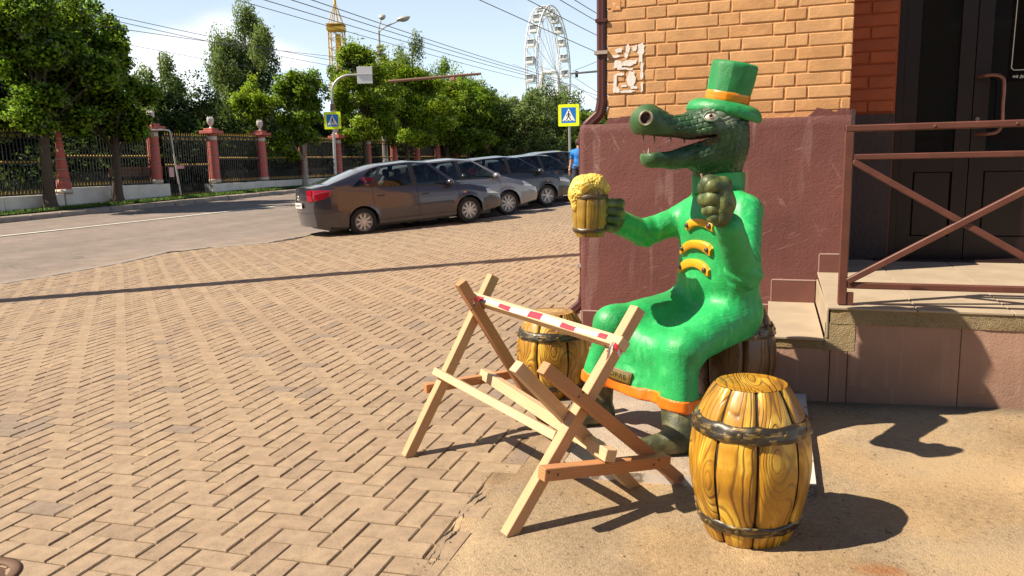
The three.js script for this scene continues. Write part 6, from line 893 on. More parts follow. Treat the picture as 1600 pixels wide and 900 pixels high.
function railPanel(label, z0, z1, y, h, gate) { // pickets with gilded tips and collars
  const t = thing(gate ? 'park_gate' : 'iron_fence', label, gate ? 'gate' : 'railing', [FX, y, (z0 + z1) / 2], 0, gate ? undefined : 'black iron railing panels with gilded tips of the park fence'), L = Math.abs(z1 - z0), n = Math.round(L / 0.135), bars = [], gold = [], collars = [], feet = [];
  for (let i = 0; i <= n; i++) { const z = -L / 2 + L * i / n; bars.push(plain(box(0.022, h - 0.08, 0.022, 0, h / 2, z))); if (i < n) { const zm = z + L / n / 2; bars.push(plain(box(0.014, 0.5, 0.014, 0, 0.28, zm))); gold.push(plain(new THREE.ConeGeometry(0.022, 0.13, 6).translate(0, h + 0.03, z))); collars.push(plain(new THREE.SphereGeometry(0.03, 6, 5).scale(1, 1.3, 1).translate(0, h * 0.52, zm))); if (i % 2 === 0) collars.push(plain(new THREE.TorusGeometry(0.05, 0.012, 4, 8).rotateY(Math.PI / 2).translate(0, h - 0.16, zm + L / n / 2))); feet.push(plain(new THREE.ConeGeometry(0.022, 0.2, 6).translate(0, 0.16, zm))); } }
  obj('rail', box(0.04, 0.035, L, 0, h - 0.09, 0), mIron, t); obj('rail', box(0.04, 0.035, L, 0, h - 0.235, 0), mIron, t); obj('rail', box(0.04, 0.035, L, 0, 0.05, 0), mIron, t); obj('rail', box(0.04, 0.03, L, 0, h * 0.52 - 0.06, 0), mIron, t);
  obj('pickets', bars.filter(Boolean).length ? mergeGeometries(bars) : bars, mIron, t).userData.kind = 'stuff'; for (const [nm, g] of [['gilded_tips', gold], ['gilded_collars', collars], ['gilded_feet', feet]]) obj(nm, mergeGeometries(g), mGold, t).userData.kind = 'stuff';
  return t;
}
railPanel('black iron railing with gilded tips on the low wall at far left', -14.6, -20.5, 0.54, 2.1); railPanel('black iron railing with gilded tips between the cone pillar and gate', -21.0, -24.8, 0.74, 2.1);
railPanel('dark iron double gate with gilded bars between two red pillars', -25.6, -28.2, 0.16, 2.55, true);
const ORD = ['', 'first', 'second', 'third', 'fourth', 'fifth', 'sixth', 'seventh', 'eighth', 'ninth', 'tenth', 'eleventh', 'twelfth', 'thirteenth', 'fourteenth', 'fifteenth', 'sixteenth', 'seventeenth', 'eighteenth', 'nineteenth', 'twentieth', 'twenty-first'];
for (let n = 1; n < 14; n++) railPanel(`black and gold railing panel, ${ORD[n]} one along the fence right of the park gate`, fz(n) - 0.25, fz(n + 1) + 0.25, FB(n), 2.1);
{ // white gas pipe frame and notices at the gate
  const t = thing('gas_pipe', 'thin white pipe frame leaning beside the park gate', 'pipe'), q = (x, y) => atX(x, y, FX + 0.45);
  obj('pipe', [tube([q(216, 202), q(240, 203), q(258, 203), q(265, 205), q(267, 214), q(273, 250), q(283, 305)], 0.032, 50, 8)], mWhite, t);
  const s = thing('notice_board', 'pink and white notice hanging on the park gate', 'sign'), p = q(268, 269); obj('board', chamferBox(0.015, 0.38, 0.26, 0.003).translate(p.x, p.y, p.z), M('pink_notice', [0.72, 0.42, 0.42], {}), s); const p2 = q(282, 261); obj('arrow_board', chamferBox(0.015, 0.13, 0.4, 0.003).translate(p2.x, p2.y, p2.z), M('red_stripe_notice', [0.7, 0.33, 0.33], {}), s);
  const bar = thing('barrier_board', 'brown wooden boards leaning behind the railings left of the gate', 'boards'); for (let i = 0; i < 4; i++) { const a = atX(170, 262 + i * 3.4, FX - 0.5), b = atX(254, 264 + i * 3.4, FX - 0.5); obj('plank', box(0.05, 0.11, Math.abs(a.z - b.z), FX - 0.5, (a.y + b.y) / 2, (a.z + b.z) / 2), M('brown_board', [0.22, 0.10, 0.04], {}), bar); }
}

// ================================================================ SIGNS, LAMP, TOWER, WHEEL, WIRES
const crossingTex = (() => { // blue square, white triangle, walking figure on a zebra
  const c = document.createElement('canvas'); c.width = c.height = 256; const g = c.getContext('2d'); g.fillStyle = '#eeff00'; g.fillRect(0, 0, 256, 256); g.fillStyle = '#0a74cc'; g.fillRect(38, 38, 180, 180); g.fillStyle = '#f4f4f2'; g.beginPath(); g.moveTo(128, 48); g.lineTo(208, 196); g.lineTo(48, 196); g.fill();
  g.fillStyle = g.strokeStyle = '#0b0b0c'; g.beginPath(); g.arc(129, 88, 9, 0, 7); g.fill(); g.lineCap = 'round'; g.lineWidth = 17; g.beginPath(); g.moveTo(128, 106); g.lineTo(127, 138); g.stroke(); g.lineWidth = 8; g.beginPath(); g.moveTo(127, 106); g.lineTo(108, 122); g.lineTo(104, 138); g.moveTo(131, 108); g.lineTo(146, 124); g.lineTo(154, 134); g.stroke(); g.lineWidth = 11; g.beginPath(); g.moveTo(125, 138); g.lineTo(114, 162); g.lineTo(102, 184); g.moveTo(130, 138); g.lineTo(142, 160); g.lineTo(152, 184); g.stroke(); g.fillStyle = '#0b0b0c'; for (const x of [70, 116, 164]) { g.beginPath(); g.moveTo(x, 186); g.lineTo(x + 18, 186); g.lineTo(x + 22, 194); g.lineTo(x - 4, 194); g.fill(); }
  const t = new THREE.CanvasTexture(c); t.colorSpace = THREE.SRGBColorSpace; return t;
})();
const mSignFace = M('crossing_sign_face', [1, 1, 1], { map: crossingTex, roughness: 0.4 }), mSignEdge = M('sign_yellow', [0.8, 0.95, 0.0], { roughness: 0.5 });
const sqRound = (w, r) => { const s = new THREE.Shape(), a = w / 2; s.moveTo(-a + r, -a); s.lineTo(a - r, -a); s.quadraticCurveTo(a, -a, a, -a + r); s.lineTo(a, a - r); s.quadraticCurveTo(a, a, a - r, a); s.lineTo(-a + r, a); s.quadraticCurveTo(-a, a, -a, a - r); s.lineTo(-a, -a + r); s.quadraticCurveTo(-a, -a, -a + r, -a); return s; };
function crossingBoard(t, w, p, turn) { const b = new THREE.Group(); b.name = 'sign_board'; b.position.copy(p); b.rotation.y = turn; t.add(b); obj('backing', new THREE.ExtrudeGeometry(sqRound(w, w * 0.07), { depth: 0.03, bevelEnabled: false }).translate(0, 0, -0.034), mSignEdge, b); const sh = new THREE.ShapeGeometry(sqRound(w * 0.995, w * 0.068), 6), ps = sh.attributes.position, uv = sh.attributes.uv; for (let i = 0; i < ps.count; i++) uv.setXY(i, ps.getX(i) / w + 0.5, ps.getY(i) / w + 0.5); obj('face', sh, mSignFace, b); return b; }
{
  const d2 = 31, p = atD(888.5, 180, d2), t = thing('crossing_sign', 'yellow edged pedestrian crossing sign on a grey pole left of the downpipe', 'road sign'), y0 = T(p.x, p.z) - 0.05, b = atD(890.5, 262, d2);
  obj('pole', bar(V3(p.x + 0.03, y0, p.z - 0.06), V3(p.x, p.y + 0.5, p.z - 0.06), 0.05, 0.05, 12), mMetalGrey, t); crossingBoard(t, 0.86, p, 0.0);
  const d1 = 38, q = atD(520, 188.5, d1), s = thing('crossing_sign', 'pedestrian crossing sign on a tall curved post that carries a white board over the road', 'road sign'), f = atD(523, 262, d1), k = (x, y) => { const w = atD(x, y, d1); return w; };
  obj('post', [bar(V3(f.x, T(f.x, f.z) - 0.1, f.z), k(519.5, 165), 0.075, 0.07, 12), tube([k(519.5, 166), k(518.5, 150), k(520, 136), k(527, 125), k(539, 118.5), k(555, 117), k(583, 115.5)], 0.058, 50, 10)], mMetalGrey, s);
  obj('clamp', bar(k(519.5, 172), k(519.5, 163), 0.11, 0.11, 12), M('rusty_clamp', [0.25, 0.13, 0.08], {}), s);
  const bb = crossingBoard(s, 0.83, q.clone().add(V3(0.05, 0, 0.12)), 0.22);
  const w = k(571, 117.5); const bd = obj('direction_board', chamferBox(0.74, 0.80, 0.03, 0.004), M('white_sign_back', [0.8, 0.8, 0.79], { roughness: 0.5 }), s); bd.position.set(w.x, w.y, w.z + 0.08); bd.rotation.y = 0.36; const br = obj('back_rail', box(0.74, 0.03, 0.03, 0, 0.02, 0.03), mMetalGrey, bd);
}
{
  const D = 49, k = (x, y) => atD(x, y, D), base = k(603, 262), t = thing('street_lamp', 'grey concrete street lamp post with two lamp heads over the trees', 'street lamp');
  const conc = M('pole_concrete', [0.42, 0.37, 0.31], { map: rep(grainTex, 1), roughness: 0.9 });
  obj('post', bar(V3(base.x, T(base.x, base.z) - 0.1, base.z), k(595, 112), 0.21, 0.14, 16), conc, t); obj('post_paint', bar(k(602.5, 258), k(602, 249), 0.185, 0.185, 16), mWhite, t);
  obj('sleeve', bar(k(595.4, 117), k(592.8, 72), 0.2, 0.17, 14), M('dark_sleeve', [0.13, 0.10, 0.085], { roughness: 0.7 }), t); obj('mast', bar(k(595.4, 116), k(592, 48), 0.085, 0.05, 12), M('lamp_mast', [0.30, 0.27, 0.25], { roughness: 0.5, metalness: 0.4 }), t);
  obj('bands', [[592.9, 73, 0.21], [593.6, 84, 0.215], [594.3, 92, 0.22]].map(([x, y, r]) => bar(k(x, y + 1.3), k(x, y - 1.3), r, r, 14)), conc, t);
  obj('bracket', [tube([k(592, 52), k(592.5, 42), k(594, 36), k(595.5, 30)], 0.04, 20, 8), tube([k(592, 53), k(594, 48), k(602, 42), k(613, 37), k(624, 32)], 0.04, 24, 8)], mMetalGrey, t);
  const head = (x, y, rot, pitch) => { const h = obj('lamp_head', new THREE.SphereGeometry(0.24, 20, 14).scale(1.9, 0.62, 0.95), M('lamp_housing', [0.55, 0.52, 0.48], { roughness: 0.4, metalness: 0.2 }), t); h.position.copy(k(x, y)); h.rotation.set(0, rot, pitch); const g = obj('lens', new THREE.SphereGeometry(0.2, 20, 14).scale(1.5, 0.55, 0.85).translate(0.06, -0.09, 0), M('lamp_lens', [0.5, 0.47, 0.43], { roughness: 0.15 }), h); return h; };
  head(597, 26, 1.9, 0.3); head(630, 29, 0.3, 0.2);
}
{ // out of the picture to the left: the street lamp whose long shadow crosses the pavers
  const a = onGround(0, 468), b = onGround(900, 405), dir = b.clone().sub(a).setY(0).normalize(), reach = 8.6 / Math.tan(SUN_EL);
  const sunShadow = V3(-sunDir.x, 0, -sunDir.z).normalize(), tip = onGround(825, 404), foot = tip.clone().addScaledVector(sunShadow, -reach);
  const t = thing('street_lamp', 'tall street lamp outside the left edge that throws a long shadow over the pavers', 'street lamp', [foot.x, T(foot.x, foot.z), foot.z]);
  obj('post', bar(V3(0, -0.1, 0), V3(0, 11.5, 0), 0.2, 0.13, 12), mMetalGrey, t); obj('banner_box', chamferBox(0.35, 0.75, 0.35, 0.1).translate(0, 8.55, 0), mMetalGrey, t);
}
{
  const D = 150, t = thing('lattice_tower', 'yellow steel lattice tower of a park ride rising behind the trees', 'tower'), y1 = M('yellow_steel', [0.80, 0.46, 0.02], { roughness: 0.5 }), y2 = M('pale_yellow_steel', [0.68, 0.50, 0.22], { roughness: 0.5 });
  const c = atD(528.5, 100, D), w = 1.45, g0 = -0.5, yp = atD(528, 47, D).y, ytop = atD(527, 8, D).y; t.position.set(c.x, 0, c.z); t.rotation.y = 0.35;
  const legs = [[-w, -w], [w, -w], [w, w], [-w, w]], br = [];
  legs.forEach(([x, z]) => obj('leg', bar(V3(x, g0, z), V3(x * 0.92, yp, z * 0.92), 0.14, 0.12, 6), y1, t));
  for (let i = 0; i < 16; i++) for (let k = 0; k < 4; k++) { const [x0, z0] = legs[k], [x1, z1] = legs[(k + 1) % 4], ya = lerp(g0, yp, i / 16), yb = lerp(g0, yp, (i + 1) / 16); br.push(bar(V3(x0, ya, z0), V3(x1, yb, z1), 0.06, 0.06, 5), bar(V3(x0, yb, z0), V3(x1, yb, z1), 0.05, 0.05, 5)); if (i % 2) br.push(bar(V3(x1, ya, z1), V3(x0, yb, z0), 0.05, 0.05, 5)); }
  obj('bracing', br, y2, t); obj('core', [box(0.9, yp - 6, 0.9, 0.35, yp / 2 + 2, 0.5)], y1, t);
  obj('platform', [box(3.2, 0.7, 3.2, 0, yp, 0), box(3.3, 0.2, 3.3, 0, yp + 0.75, 0)], y1, t);
  legs.forEach(([x, z]) => obj('top_leg', bar(V3(x * 0.95, yp + 0.4, z * 0.95), V3(x * 0.08, ytop, z * 0.08), 0.1, 0.07, 6), y2, t)); obj('top_stay', [[0.5, 0.5], [-0.5, 0.3]].map(([x, z]) => bar(V3(x, yp + 0.4, z), V3(0, ytop, 0), 0.16, 0.1, 6)), y2, t); obj('top_cap', bar(V3(0, ytop - 0.3, 0), V3(0, ytop + 0.9, 0), 0.28, 0.2, 8), y1, t); obj('spire', bar(V3(0, ytop, 0), V3(0, ytop + 6, 0), 0.05, 0.03, 6), y2, t);
}
{
  const D = 250, c = atD(858.5, 113, D), Rw = atD(858, 15, D).distanceTo(c), t = thing('ferris_wheel', 'large white ferris wheel with boxy cabins standing above the trees', 'ferris wheel', c.toArray());
  const w = M('white_steel', [0.82, 0.82, 0.82], { roughness: 0.45 }), gl = M('cabin_glass', [0.22, 0.24, 0.26], { roughness: 0.15 }); t.rotation.y = 18.6 * Math.PI / 180 + 1.265 - 0.03;
  const N = 24, hw = 1.7;
  for (const s of [-1, 1]) { obj('rim', new THREE.TorusGeometry(Rw, 0.2, 8, 96).translate(0, 0, s * hw), w, t); obj('inner_rim', new THREE.TorusGeometry(Rw * 0.9, 0.14, 6, 72).translate(0, 0, s * hw), w, t); const sp = []; for (let i = 0; i < N; i++) { const a = i / N * 6.2832; sp.push(bar(V3(0, 0, s * 2.2), V3(Rw * Math.cos(a), Rw * Math.sin(a), s * hw), 0.07, 0.07, 5)); const b = a + 3.1416 / N; sp.push(bar(V3(Rw * 0.9 * Math.cos(a), Rw * 0.9 * Math.sin(a), s * hw), V3(Rw * Math.cos(b), Rw * Math.sin(b), s * hw), 0.07, 0.07, 4), bar(V3(Rw * 0.9 * Math.cos(b + 3.1416 / N), Rw * 0.9 * Math.sin(b + 3.1416 / N), s * hw), V3(Rw * Math.cos(b), Rw * Math.sin(b), s * hw), 0.07, 0.07, 4)); } obj('spokes', sp, w, t); const yg = -c.y; for (const q of [-1, 1]) obj('support_leg', bar(V3(q * 11, yg, s * 6), V3(0, 0, s * 2.6), 0.6, 0.45, 8), w, t); }
  obj('hub', new THREE.CylinderGeometry(0.7, 0.7, 5, 16).rotateX(Math.PI / 2), w, t); obj('cross_ties', Array.from({ length: N }, (_, i) => { const a = i / N * 6.2832; return bar(V3(Rw * Math.cos(a), Rw * Math.sin(a), -hw), V3(Rw * Math.cos(a), Rw * Math.sin(a), hw), 0.1, 0.1, 5); }), w, t).userData.kind = 'stuff';
  for (let i = 0; i < N; i++) { const a = (i + 0.5) / N * 6.2832, x = (Rw - 0.2) * Math.cos(a), y = (Rw - 0.2) * Math.sin(a); const cb = new THREE.Group(); cb.name = 'cabin'; cb.position.set(x, y - 1.1, 0); t.add(cb); obj('shell', [chamferBox(2.3, 0.9, 2.3, 0.15).translate(0, -0.7, 0), chamferBox(2.4, 0.25, 2.4, 0.1).translate(0, 1.0, 0), ...[-1, 1].flatMap((p) => [-1, 1].map((q) => box(0.14, 1.3, 0.14, p * 1.05, 0.35, q * 1.05)))], w, cb); obj('cabin_window', box(2.1, 1.2, 2.1, 0, 0.35, 0), gl, cb); }
}
{ // overhead wires and the tram wire arm
  const wm = M('wire', [0.05, 0.05, 0.055], { roughness: 0.6 }), wire = (label, a, b0, sag = 0.3, r = 0.011) => { const b = a.clone().lerp(b0, b0.distanceTo(EYE) < 26 ? 2.1 : 1.3); const m = a.clone().lerp(b, 0.5); m.y -= sag; tag(obj('overhead_wire', tube([a, a.clone().lerp(m, 0.5).add(V3(0, -sag * 0.25, 0)), m, m.clone().lerp(b, 0.5).add(V3(0, -sag * 0.25, 0)), b], r, 40, 5), wm), label, 'wire', 'overhead wires crossing the sky'); };
  const q = (x, y, d) => atD(x, y, d);
  const L = (w) => 'thin dark overhead wire, ' + w;
  wire(L('uppermost of the bundle over the second maple'), q(120, 12, 24), q(520, 92, 40), 0.1); wire(L('second of the bundle over the second maple'), q(120, 19, 24), q(520, 101, 40), 0.1); wire(L('flattest of the bundle over the second maple'), q(140, 38, 24), q(520, 86, 42), 0.1);
  wire(L('lowest one left, passing behind the tall birch'), q(160, 62, 30), q(540, 128, 44), 0.1, 0.009);
  wire(L('running down just under the yellow tower tip'), q(380, -10, 18), q(840, 120, 40), 0.1); wire(L('crossing the yellow tower top from upper left'), q(425, -10, 18), q(850, 119, 40), 0.1); wire(L('topmost one between yellow tower and ferris wheel'), q(470, -6, 18), q(835, 111, 40), 0.1); wire(L('lowest one crossing the yellow tower above its platform'), q(350, -6, 18), q(830, 124, 40), 0.1, 0.009);
  wire(L('running down in front of the ferris wheel top'), q(732, -8, 16), q(965, 92, 22), 0.06, 0.009); wire(L('skimming the top of the ferris wheel'), q(810, -8, 16), q(962, 66, 22), 0.06, 0.009); wire(L('second from the top right of the ferris wheel'), q(862, -8, 14), q(965, 48, 20), 0.05, 0.008); wire(L('topmost one right of the ferris wheel by the downpipe'), q(885, -8, 14), q(965, 36, 20), 0.05, 0.008);
  wire(L('rising from the dark bracket to the downpipe'), q(895, 111, 28), q(965, 82, 20), 0.02, 0.008); wire(L('falling from the dark bracket towards the downpipe'), q(893, 118, 28), q(970, 165, 20), 0.03, 0.008); wire(L('lowest one right of the ferris wheel'), q(893, 130, 30), q(970, 178, 22), 0.03, 0.008); wire(L('crossing low through the ferris wheel spokes'), q(800, 100, 40), q(965, 158, 22), 0.05, 0.008);
  const t = thing('tram_wire_arm', 'rusty brown horizontal tram wire arm hanging across in front of the trees', 'wire arm'); obj('arm', bar(q(606, 127.5, 36), q(752, 115, 36), 0.07, 0.055, 8), M('rust_brown_steel', [0.22, 0.12, 0.075], {}), t); const bx = q(708, 123.5, 36); obj('insulator_box', chamferBox(0.2, 0.16, 0.16, 0.02).translate(bx.x, bx.y, bx.z), M('brick_red_box', [0.4, 0.15, 0.09], {}), t);
  const t2 = thing('wire_bracket', 'dark bracket with an insulator between the wheel and the downpipe', 'wire arm'); obj('arm', bar(q(893, 115, 26), q(960, 109, 20), 0.03, 0.03, 6), wm, t2); const ib = q(901, 115, 25.6); obj('insulator', bar(ib.clone().add(V3(0, 0.08, 0)), ib.clone().add(V3(0, -0.12, 0)), 0.05, 0.05, 8), wm, t2);
}

// ================================================================ TREES
const mBark = M('bark', [0.13, 0.095, 0.07], { map: rep(grainTex, 1.5), bumpMap: rep(grainBump, 1.5), bumpScale: 0.02, roughness: 0.95 }), mBirch = M('birch_bark', [0.42, 0.38, 0.33], { map: rep(grainTex, 1.2), roughness: 0.9 });
const leafMat = (name, c, tr = 0.58) => M(name, c, { roughness: 0.95, transmission: tr, thickness: 0, side: THREE.DoubleSide, ior: 1.3, specularIntensity: 0.25, vertexColors: true });
const leafM = { maple: leafMat('maple_leaf', [0.25, 0.43, 0.03]), bright: leafMat('bright_leaf', [0.34, 0.52, 0.03]), birch: leafMat('birch_leaf', [0.22, 0.33, 0.085]), dark: leafMat('dark_leaf', [0.09, 0.17, 0.03]), spruce: leafMat('spruce_needles', [0.03, 0.05, 0.024], 0.15), hedge: leafMat('hedge_leaf', [0.07, 0.13, 0.025]) };
const leafKind = { broad: [0.105, 0.40, 8, 0, 0.44], small: [0.11, 0.36, 5, 0, 0.42], hang: [0.105, 0.30, 8, 0.8, 0.36], needle: [0.22, 0.34, 5, 0, 0.22], fine: [0.10, 0.36, 4, 0, 0.4] }; // leaf length, spread of a spray, leaves in it, hang, width
function tree(name, label, category, o) { // o: foot, height, lobes of the crown in metres from the foot
  const r = rng(o.seed), b = o.base, t = thing(name, label, category, [b.x, b.y, b.z], 0, o.group), H = o.height, limbs = [];
  const tr = o.trunkR ?? 0.16, pt = (k) => V3(0.08 * Math.sin(k * 7 + o.seed), H * (o.trunkTo ?? 0.7) * k, 0.08 * Math.cos(k * 5 + o.seed));
  limbs.push(patch(10, 24, (u, v) => { const p = pt(v), rad = tr * (1 - 0.75 * v) * (1 + 0.5 * Math.exp(-v * 24)) * (1 + 0.12 * (fbm(u * 5, v * 9, o.seed, 2) - 0.5)), a = u * 6.2832; return [p.x + rad * Math.sin(a), p.y, p.z + rad * Math.cos(a)]; }, (u, v) => [u * 0.8, v * H]));
  const lobes = o.lobes(r);
  for (const l of lobes.slice(0, 11)) { const k = clamp((l[1] / H) * 0.75, 0.25, 0.95), s = pt(k), e = V3(l[0] * 0.85, l[1] * 0.97, l[2] * 0.85); limbs.push(tube([s, s.clone().lerp(e, 0.45).add(V3(0, 0.15, 0)), e], Math.max(0.018, tr * 0.28 * (1 - k * 0.6)), 8, 5)); }
  obj('trunk', limbs, o.bark ?? mBark, t);
  const [L0, spread, per, hang, wide] = leafKind[o.leaf ?? 'broad'], big = o.size ?? 1, total = Math.round(o.n), P = new Float32Array(total * 12), N = new Float32Array(total * 12), C = new Float32Array(total * 12), U = new Float32Array(total * 8), I = new Uint32Array(total * 6);
  const W = lobes.map((l) => l[3] ** 2), S = W.reduce((a, x) => a + x, 0), d = V3(), s = V3(), nn = V3(), nv = V3(), out = V3(); let i = 0, tries = 0;
  while (i < total && tries++ < total * 9) {
    let k = r() * S, q = 0; while (k > W[q] && q < W.length - 1) k -= W[q++];
    const l = lobes[q], th = r() * 6.2832, cp = r() * 2 - 1, sp = Math.sqrt(1 - cp * cp), rad = l[3] * Math.pow(r(), o.fill ?? 0.3), sy = l[4] ?? 0.8, x = l[0] + rad * sp * Math.cos(th), y = l[1] + rad * cp * sy, z = l[2] + rad * sp * Math.sin(th);
    if (y < (o.skirt ?? 0.5)) continue;
    if (fbm(x * 1.5 + o.seed, y * 1.5, z * 1.5 + 20, 2) < (o.gap ?? 0.42) && r() < 0.9) continue;
    out.set(x - l[0], (y - l[1]) + 0.25 * l[3], z - l[2]).normalize(); const tone = 0.84 + 0.3 * r(), warm = r();
    for (let j = 0; j < per && i < total; j++, i++) {
      const cx = x + (r() - 0.5) * spread * big, cy = y - (hang ? r() * hang : (r() - 0.5) * spread * 0.7), cz = z + (r() - 0.5) * spread * big;
      d.set(r() - 0.5, hang ? -0.9 : (r() - 0.62) * 0.9, r() - 0.5).normalize(); s.set(r() - 0.5, r() - 0.5, r() - 0.5).cross(d).normalize(); const L = L0 * big * (0.7 + 0.6 * r()), w = L * wide; nn.crossVectors(d, s); if (nn.dot(out) < 0) nn.negate(); nv.copy(nn).lerp(out, 0.72).normalize();
      const o3 = i * 12, f = L * 0.45, bend = L * 0.07; P.set([cx, cy, cz, cx + d.x * f + s.x * w + nn.x * bend, cy + d.y * f + s.y * w + nn.y * bend, cz + d.z * f + s.z * w + nn.z * bend, cx + d.x * L, cy + d.y * L, cz + d.z * L, cx + d.x * f - s.x * w + nn.x * bend, cy + d.y * f - s.y * w + nn.y * bend, cz + d.z * f - s.z * w + nn.z * bend], o3);
      const v = tone * (0.85 + 0.3 * r()), cr = v * (0.85 + 0.4 * warm), cb = v * (0.8 + 0.3 * r()); for (let m = 0; m < 4; m++) { N.set([nv.x, nv.y, nv.z], o3 + m * 3); C.set([cr, v, cb], o3 + m * 3); } U.set([0, 0, 1, 0, 1, 1, 0, 1], i * 8); const bb = i * 4; I.set([bb, bb + 1, bb + 2, bb, bb + 2, bb + 3], i * 6);
    }
  }
  const g = new THREE.BufferGeometry(); g.setAttribute('position', new THREE.BufferAttribute(P.subarray(0, i * 12), 3)); g.setAttribute('normal', new THREE.BufferAttribute(N.subarray(0, i * 12), 3)); g.setAttribute('color', new THREE.BufferAttribute(C.subarray(0, i * 12), 3)); g.setAttribute('uv', new THREE.BufferAttribute(U.subarray(0, i * 8), 2)); g.setIndex(new THREE.BufferAttribute(I.subarray(0, i * 6), 1));
  obj('crown', g, o.mat, t); leaves += i; return t;
}
let leaves = 0;
function sprig(seed, n, size, spread) { // a small spray of single leaves for the masses
  const r = rng(seed), P = [], I = [], N = [], C = [];
  for (let i = 0; i < n; i++) { const c = V3((r() - 0.5) * spread, (r() - 0.5) * spread * 0.7, (r() - 0.5) * spread), d = V3(r() - 0.5, (r() - 0.6) * 0.9, r() - 0.5).normalize(), s = V3(r() - 0.5, r() - 0.5, r() - 0.5).cross(d).normalize(), L = size * (0.7 + 0.6 * r()), w = L * 0.36, nn = V3().crossVectors(d, s), b = P.length / 3, out = c.clone().multiplyScalar(1.4 / spread).add(V3(0, 0.5, 0)), nv = nn.clone().multiplyScalar(nn.y < 0 ? -1 : 1).lerp(out, 0.35).normalize(); for (const p of [c, c.clone().addScaledVector(d, L * 0.45).addScaledVector(s, w), c.clone().addScaledVector(d, L), c.clone().addScaledVector(d, L * 0.45).addScaledVector(s, -w)]) { P.push(p.x, p.y, p.z); N.push(nv.x, nv.y, nv.z); C.push(1, 1, 1); } I.push(b, b + 1, b + 2, b, b + 2, b + 3); }
  const g = quadGeo(P, new Array(P.length / 3 * 2).fill(0), I); g.setAttribute('normal', new THREE.Float32BufferAttribute(N, 3)); g.setAttribute('color', new THREE.Float32BufferAttribute(C, 3)); return g;
}
// lobes of a rounded crown, of a birch and of a spruce
const roundCrown = (rx, y0, y1, n, s = 0.30) => (r) => Array.from({ length: n }, (_, i) => {
  if (i % 4 === 3) { const a = r() * 6.28, q = rx * (0.15 + 0.75 * r()), up = Math.sqrt(Math.max(0, 1 - (q / rx) ** 2)); return [q * Math.cos(a), lerp(lerp(y0, y1, 0.45), y1 + 0.12 * (y1 - y0), up * (0.75 + 0.35 * r())), q * Math.sin(a), rx * 0.13 * (0.8 + 0.5 * r()), 1.7]; } // leaders reaching out of the crown
  const k = r(), y = lerp(y0, y1, k), w = Math.sqrt(Math.max(0.10, 1 - ((k - 0.36) / 0.68) ** 2)), a = r() * 6.28, d = rx * w * Math.sqrt(r()) * (0.8 + 0.3 * r()); return [d * Math.cos(a), y, d * Math.sin(a), rx * s * (0.5 + 0.7 * r()), 0.62]; });
const birchCrown = (rx, y0, y1, n, tip = 0.4) => (r) => { const m = 7, tops = Array.from({ length: m }, (_, i) => { const a = i * 2.4 + r(), q = rx * (i ? 0.25 + 0.5 * r() : 0.1); return [q * Math.cos(a), q * Math.sin(a), i ? 0.7 + 0.27 * r() : 1]; }); return Array.from({ length: n }, () => { const tp = tops[Math.floor(r() * m)], k = Math.pow(r(), 0.7) * tp[2], y = lerp(y0, y1, k), w = (1 - tip * k) * (0.25 + 0.45 * r()), a = r() * 6.28, d = rx * w * Math.sqrt(r()) * (1 - 0.6 * smooth(0.72, 1, k / tp[2])); return [tp[0] * (0.4 + 0.6 * k) + d * Math.cos(a), y, tp[1] * (0.4 + 0.6 * k) + d * Math.sin(a), rx * 0.15 * (0.6 + 0.7 * r()), 1.6]; }); };
const spruceCrown = (rx, y0, y1, n) => (r) => Array.from({ length: n }, (_, i) => { const k = (i + r()) / n, y = lerp(y0, y1, k), a = i * 2.4 + r(), d = rx * (1 - k) * (0.4 + 0.6 * r()); return [d * Math.cos(a), y, d * Math.sin(a), rx * 0.26 * (1.1 - k), 0.55]; });
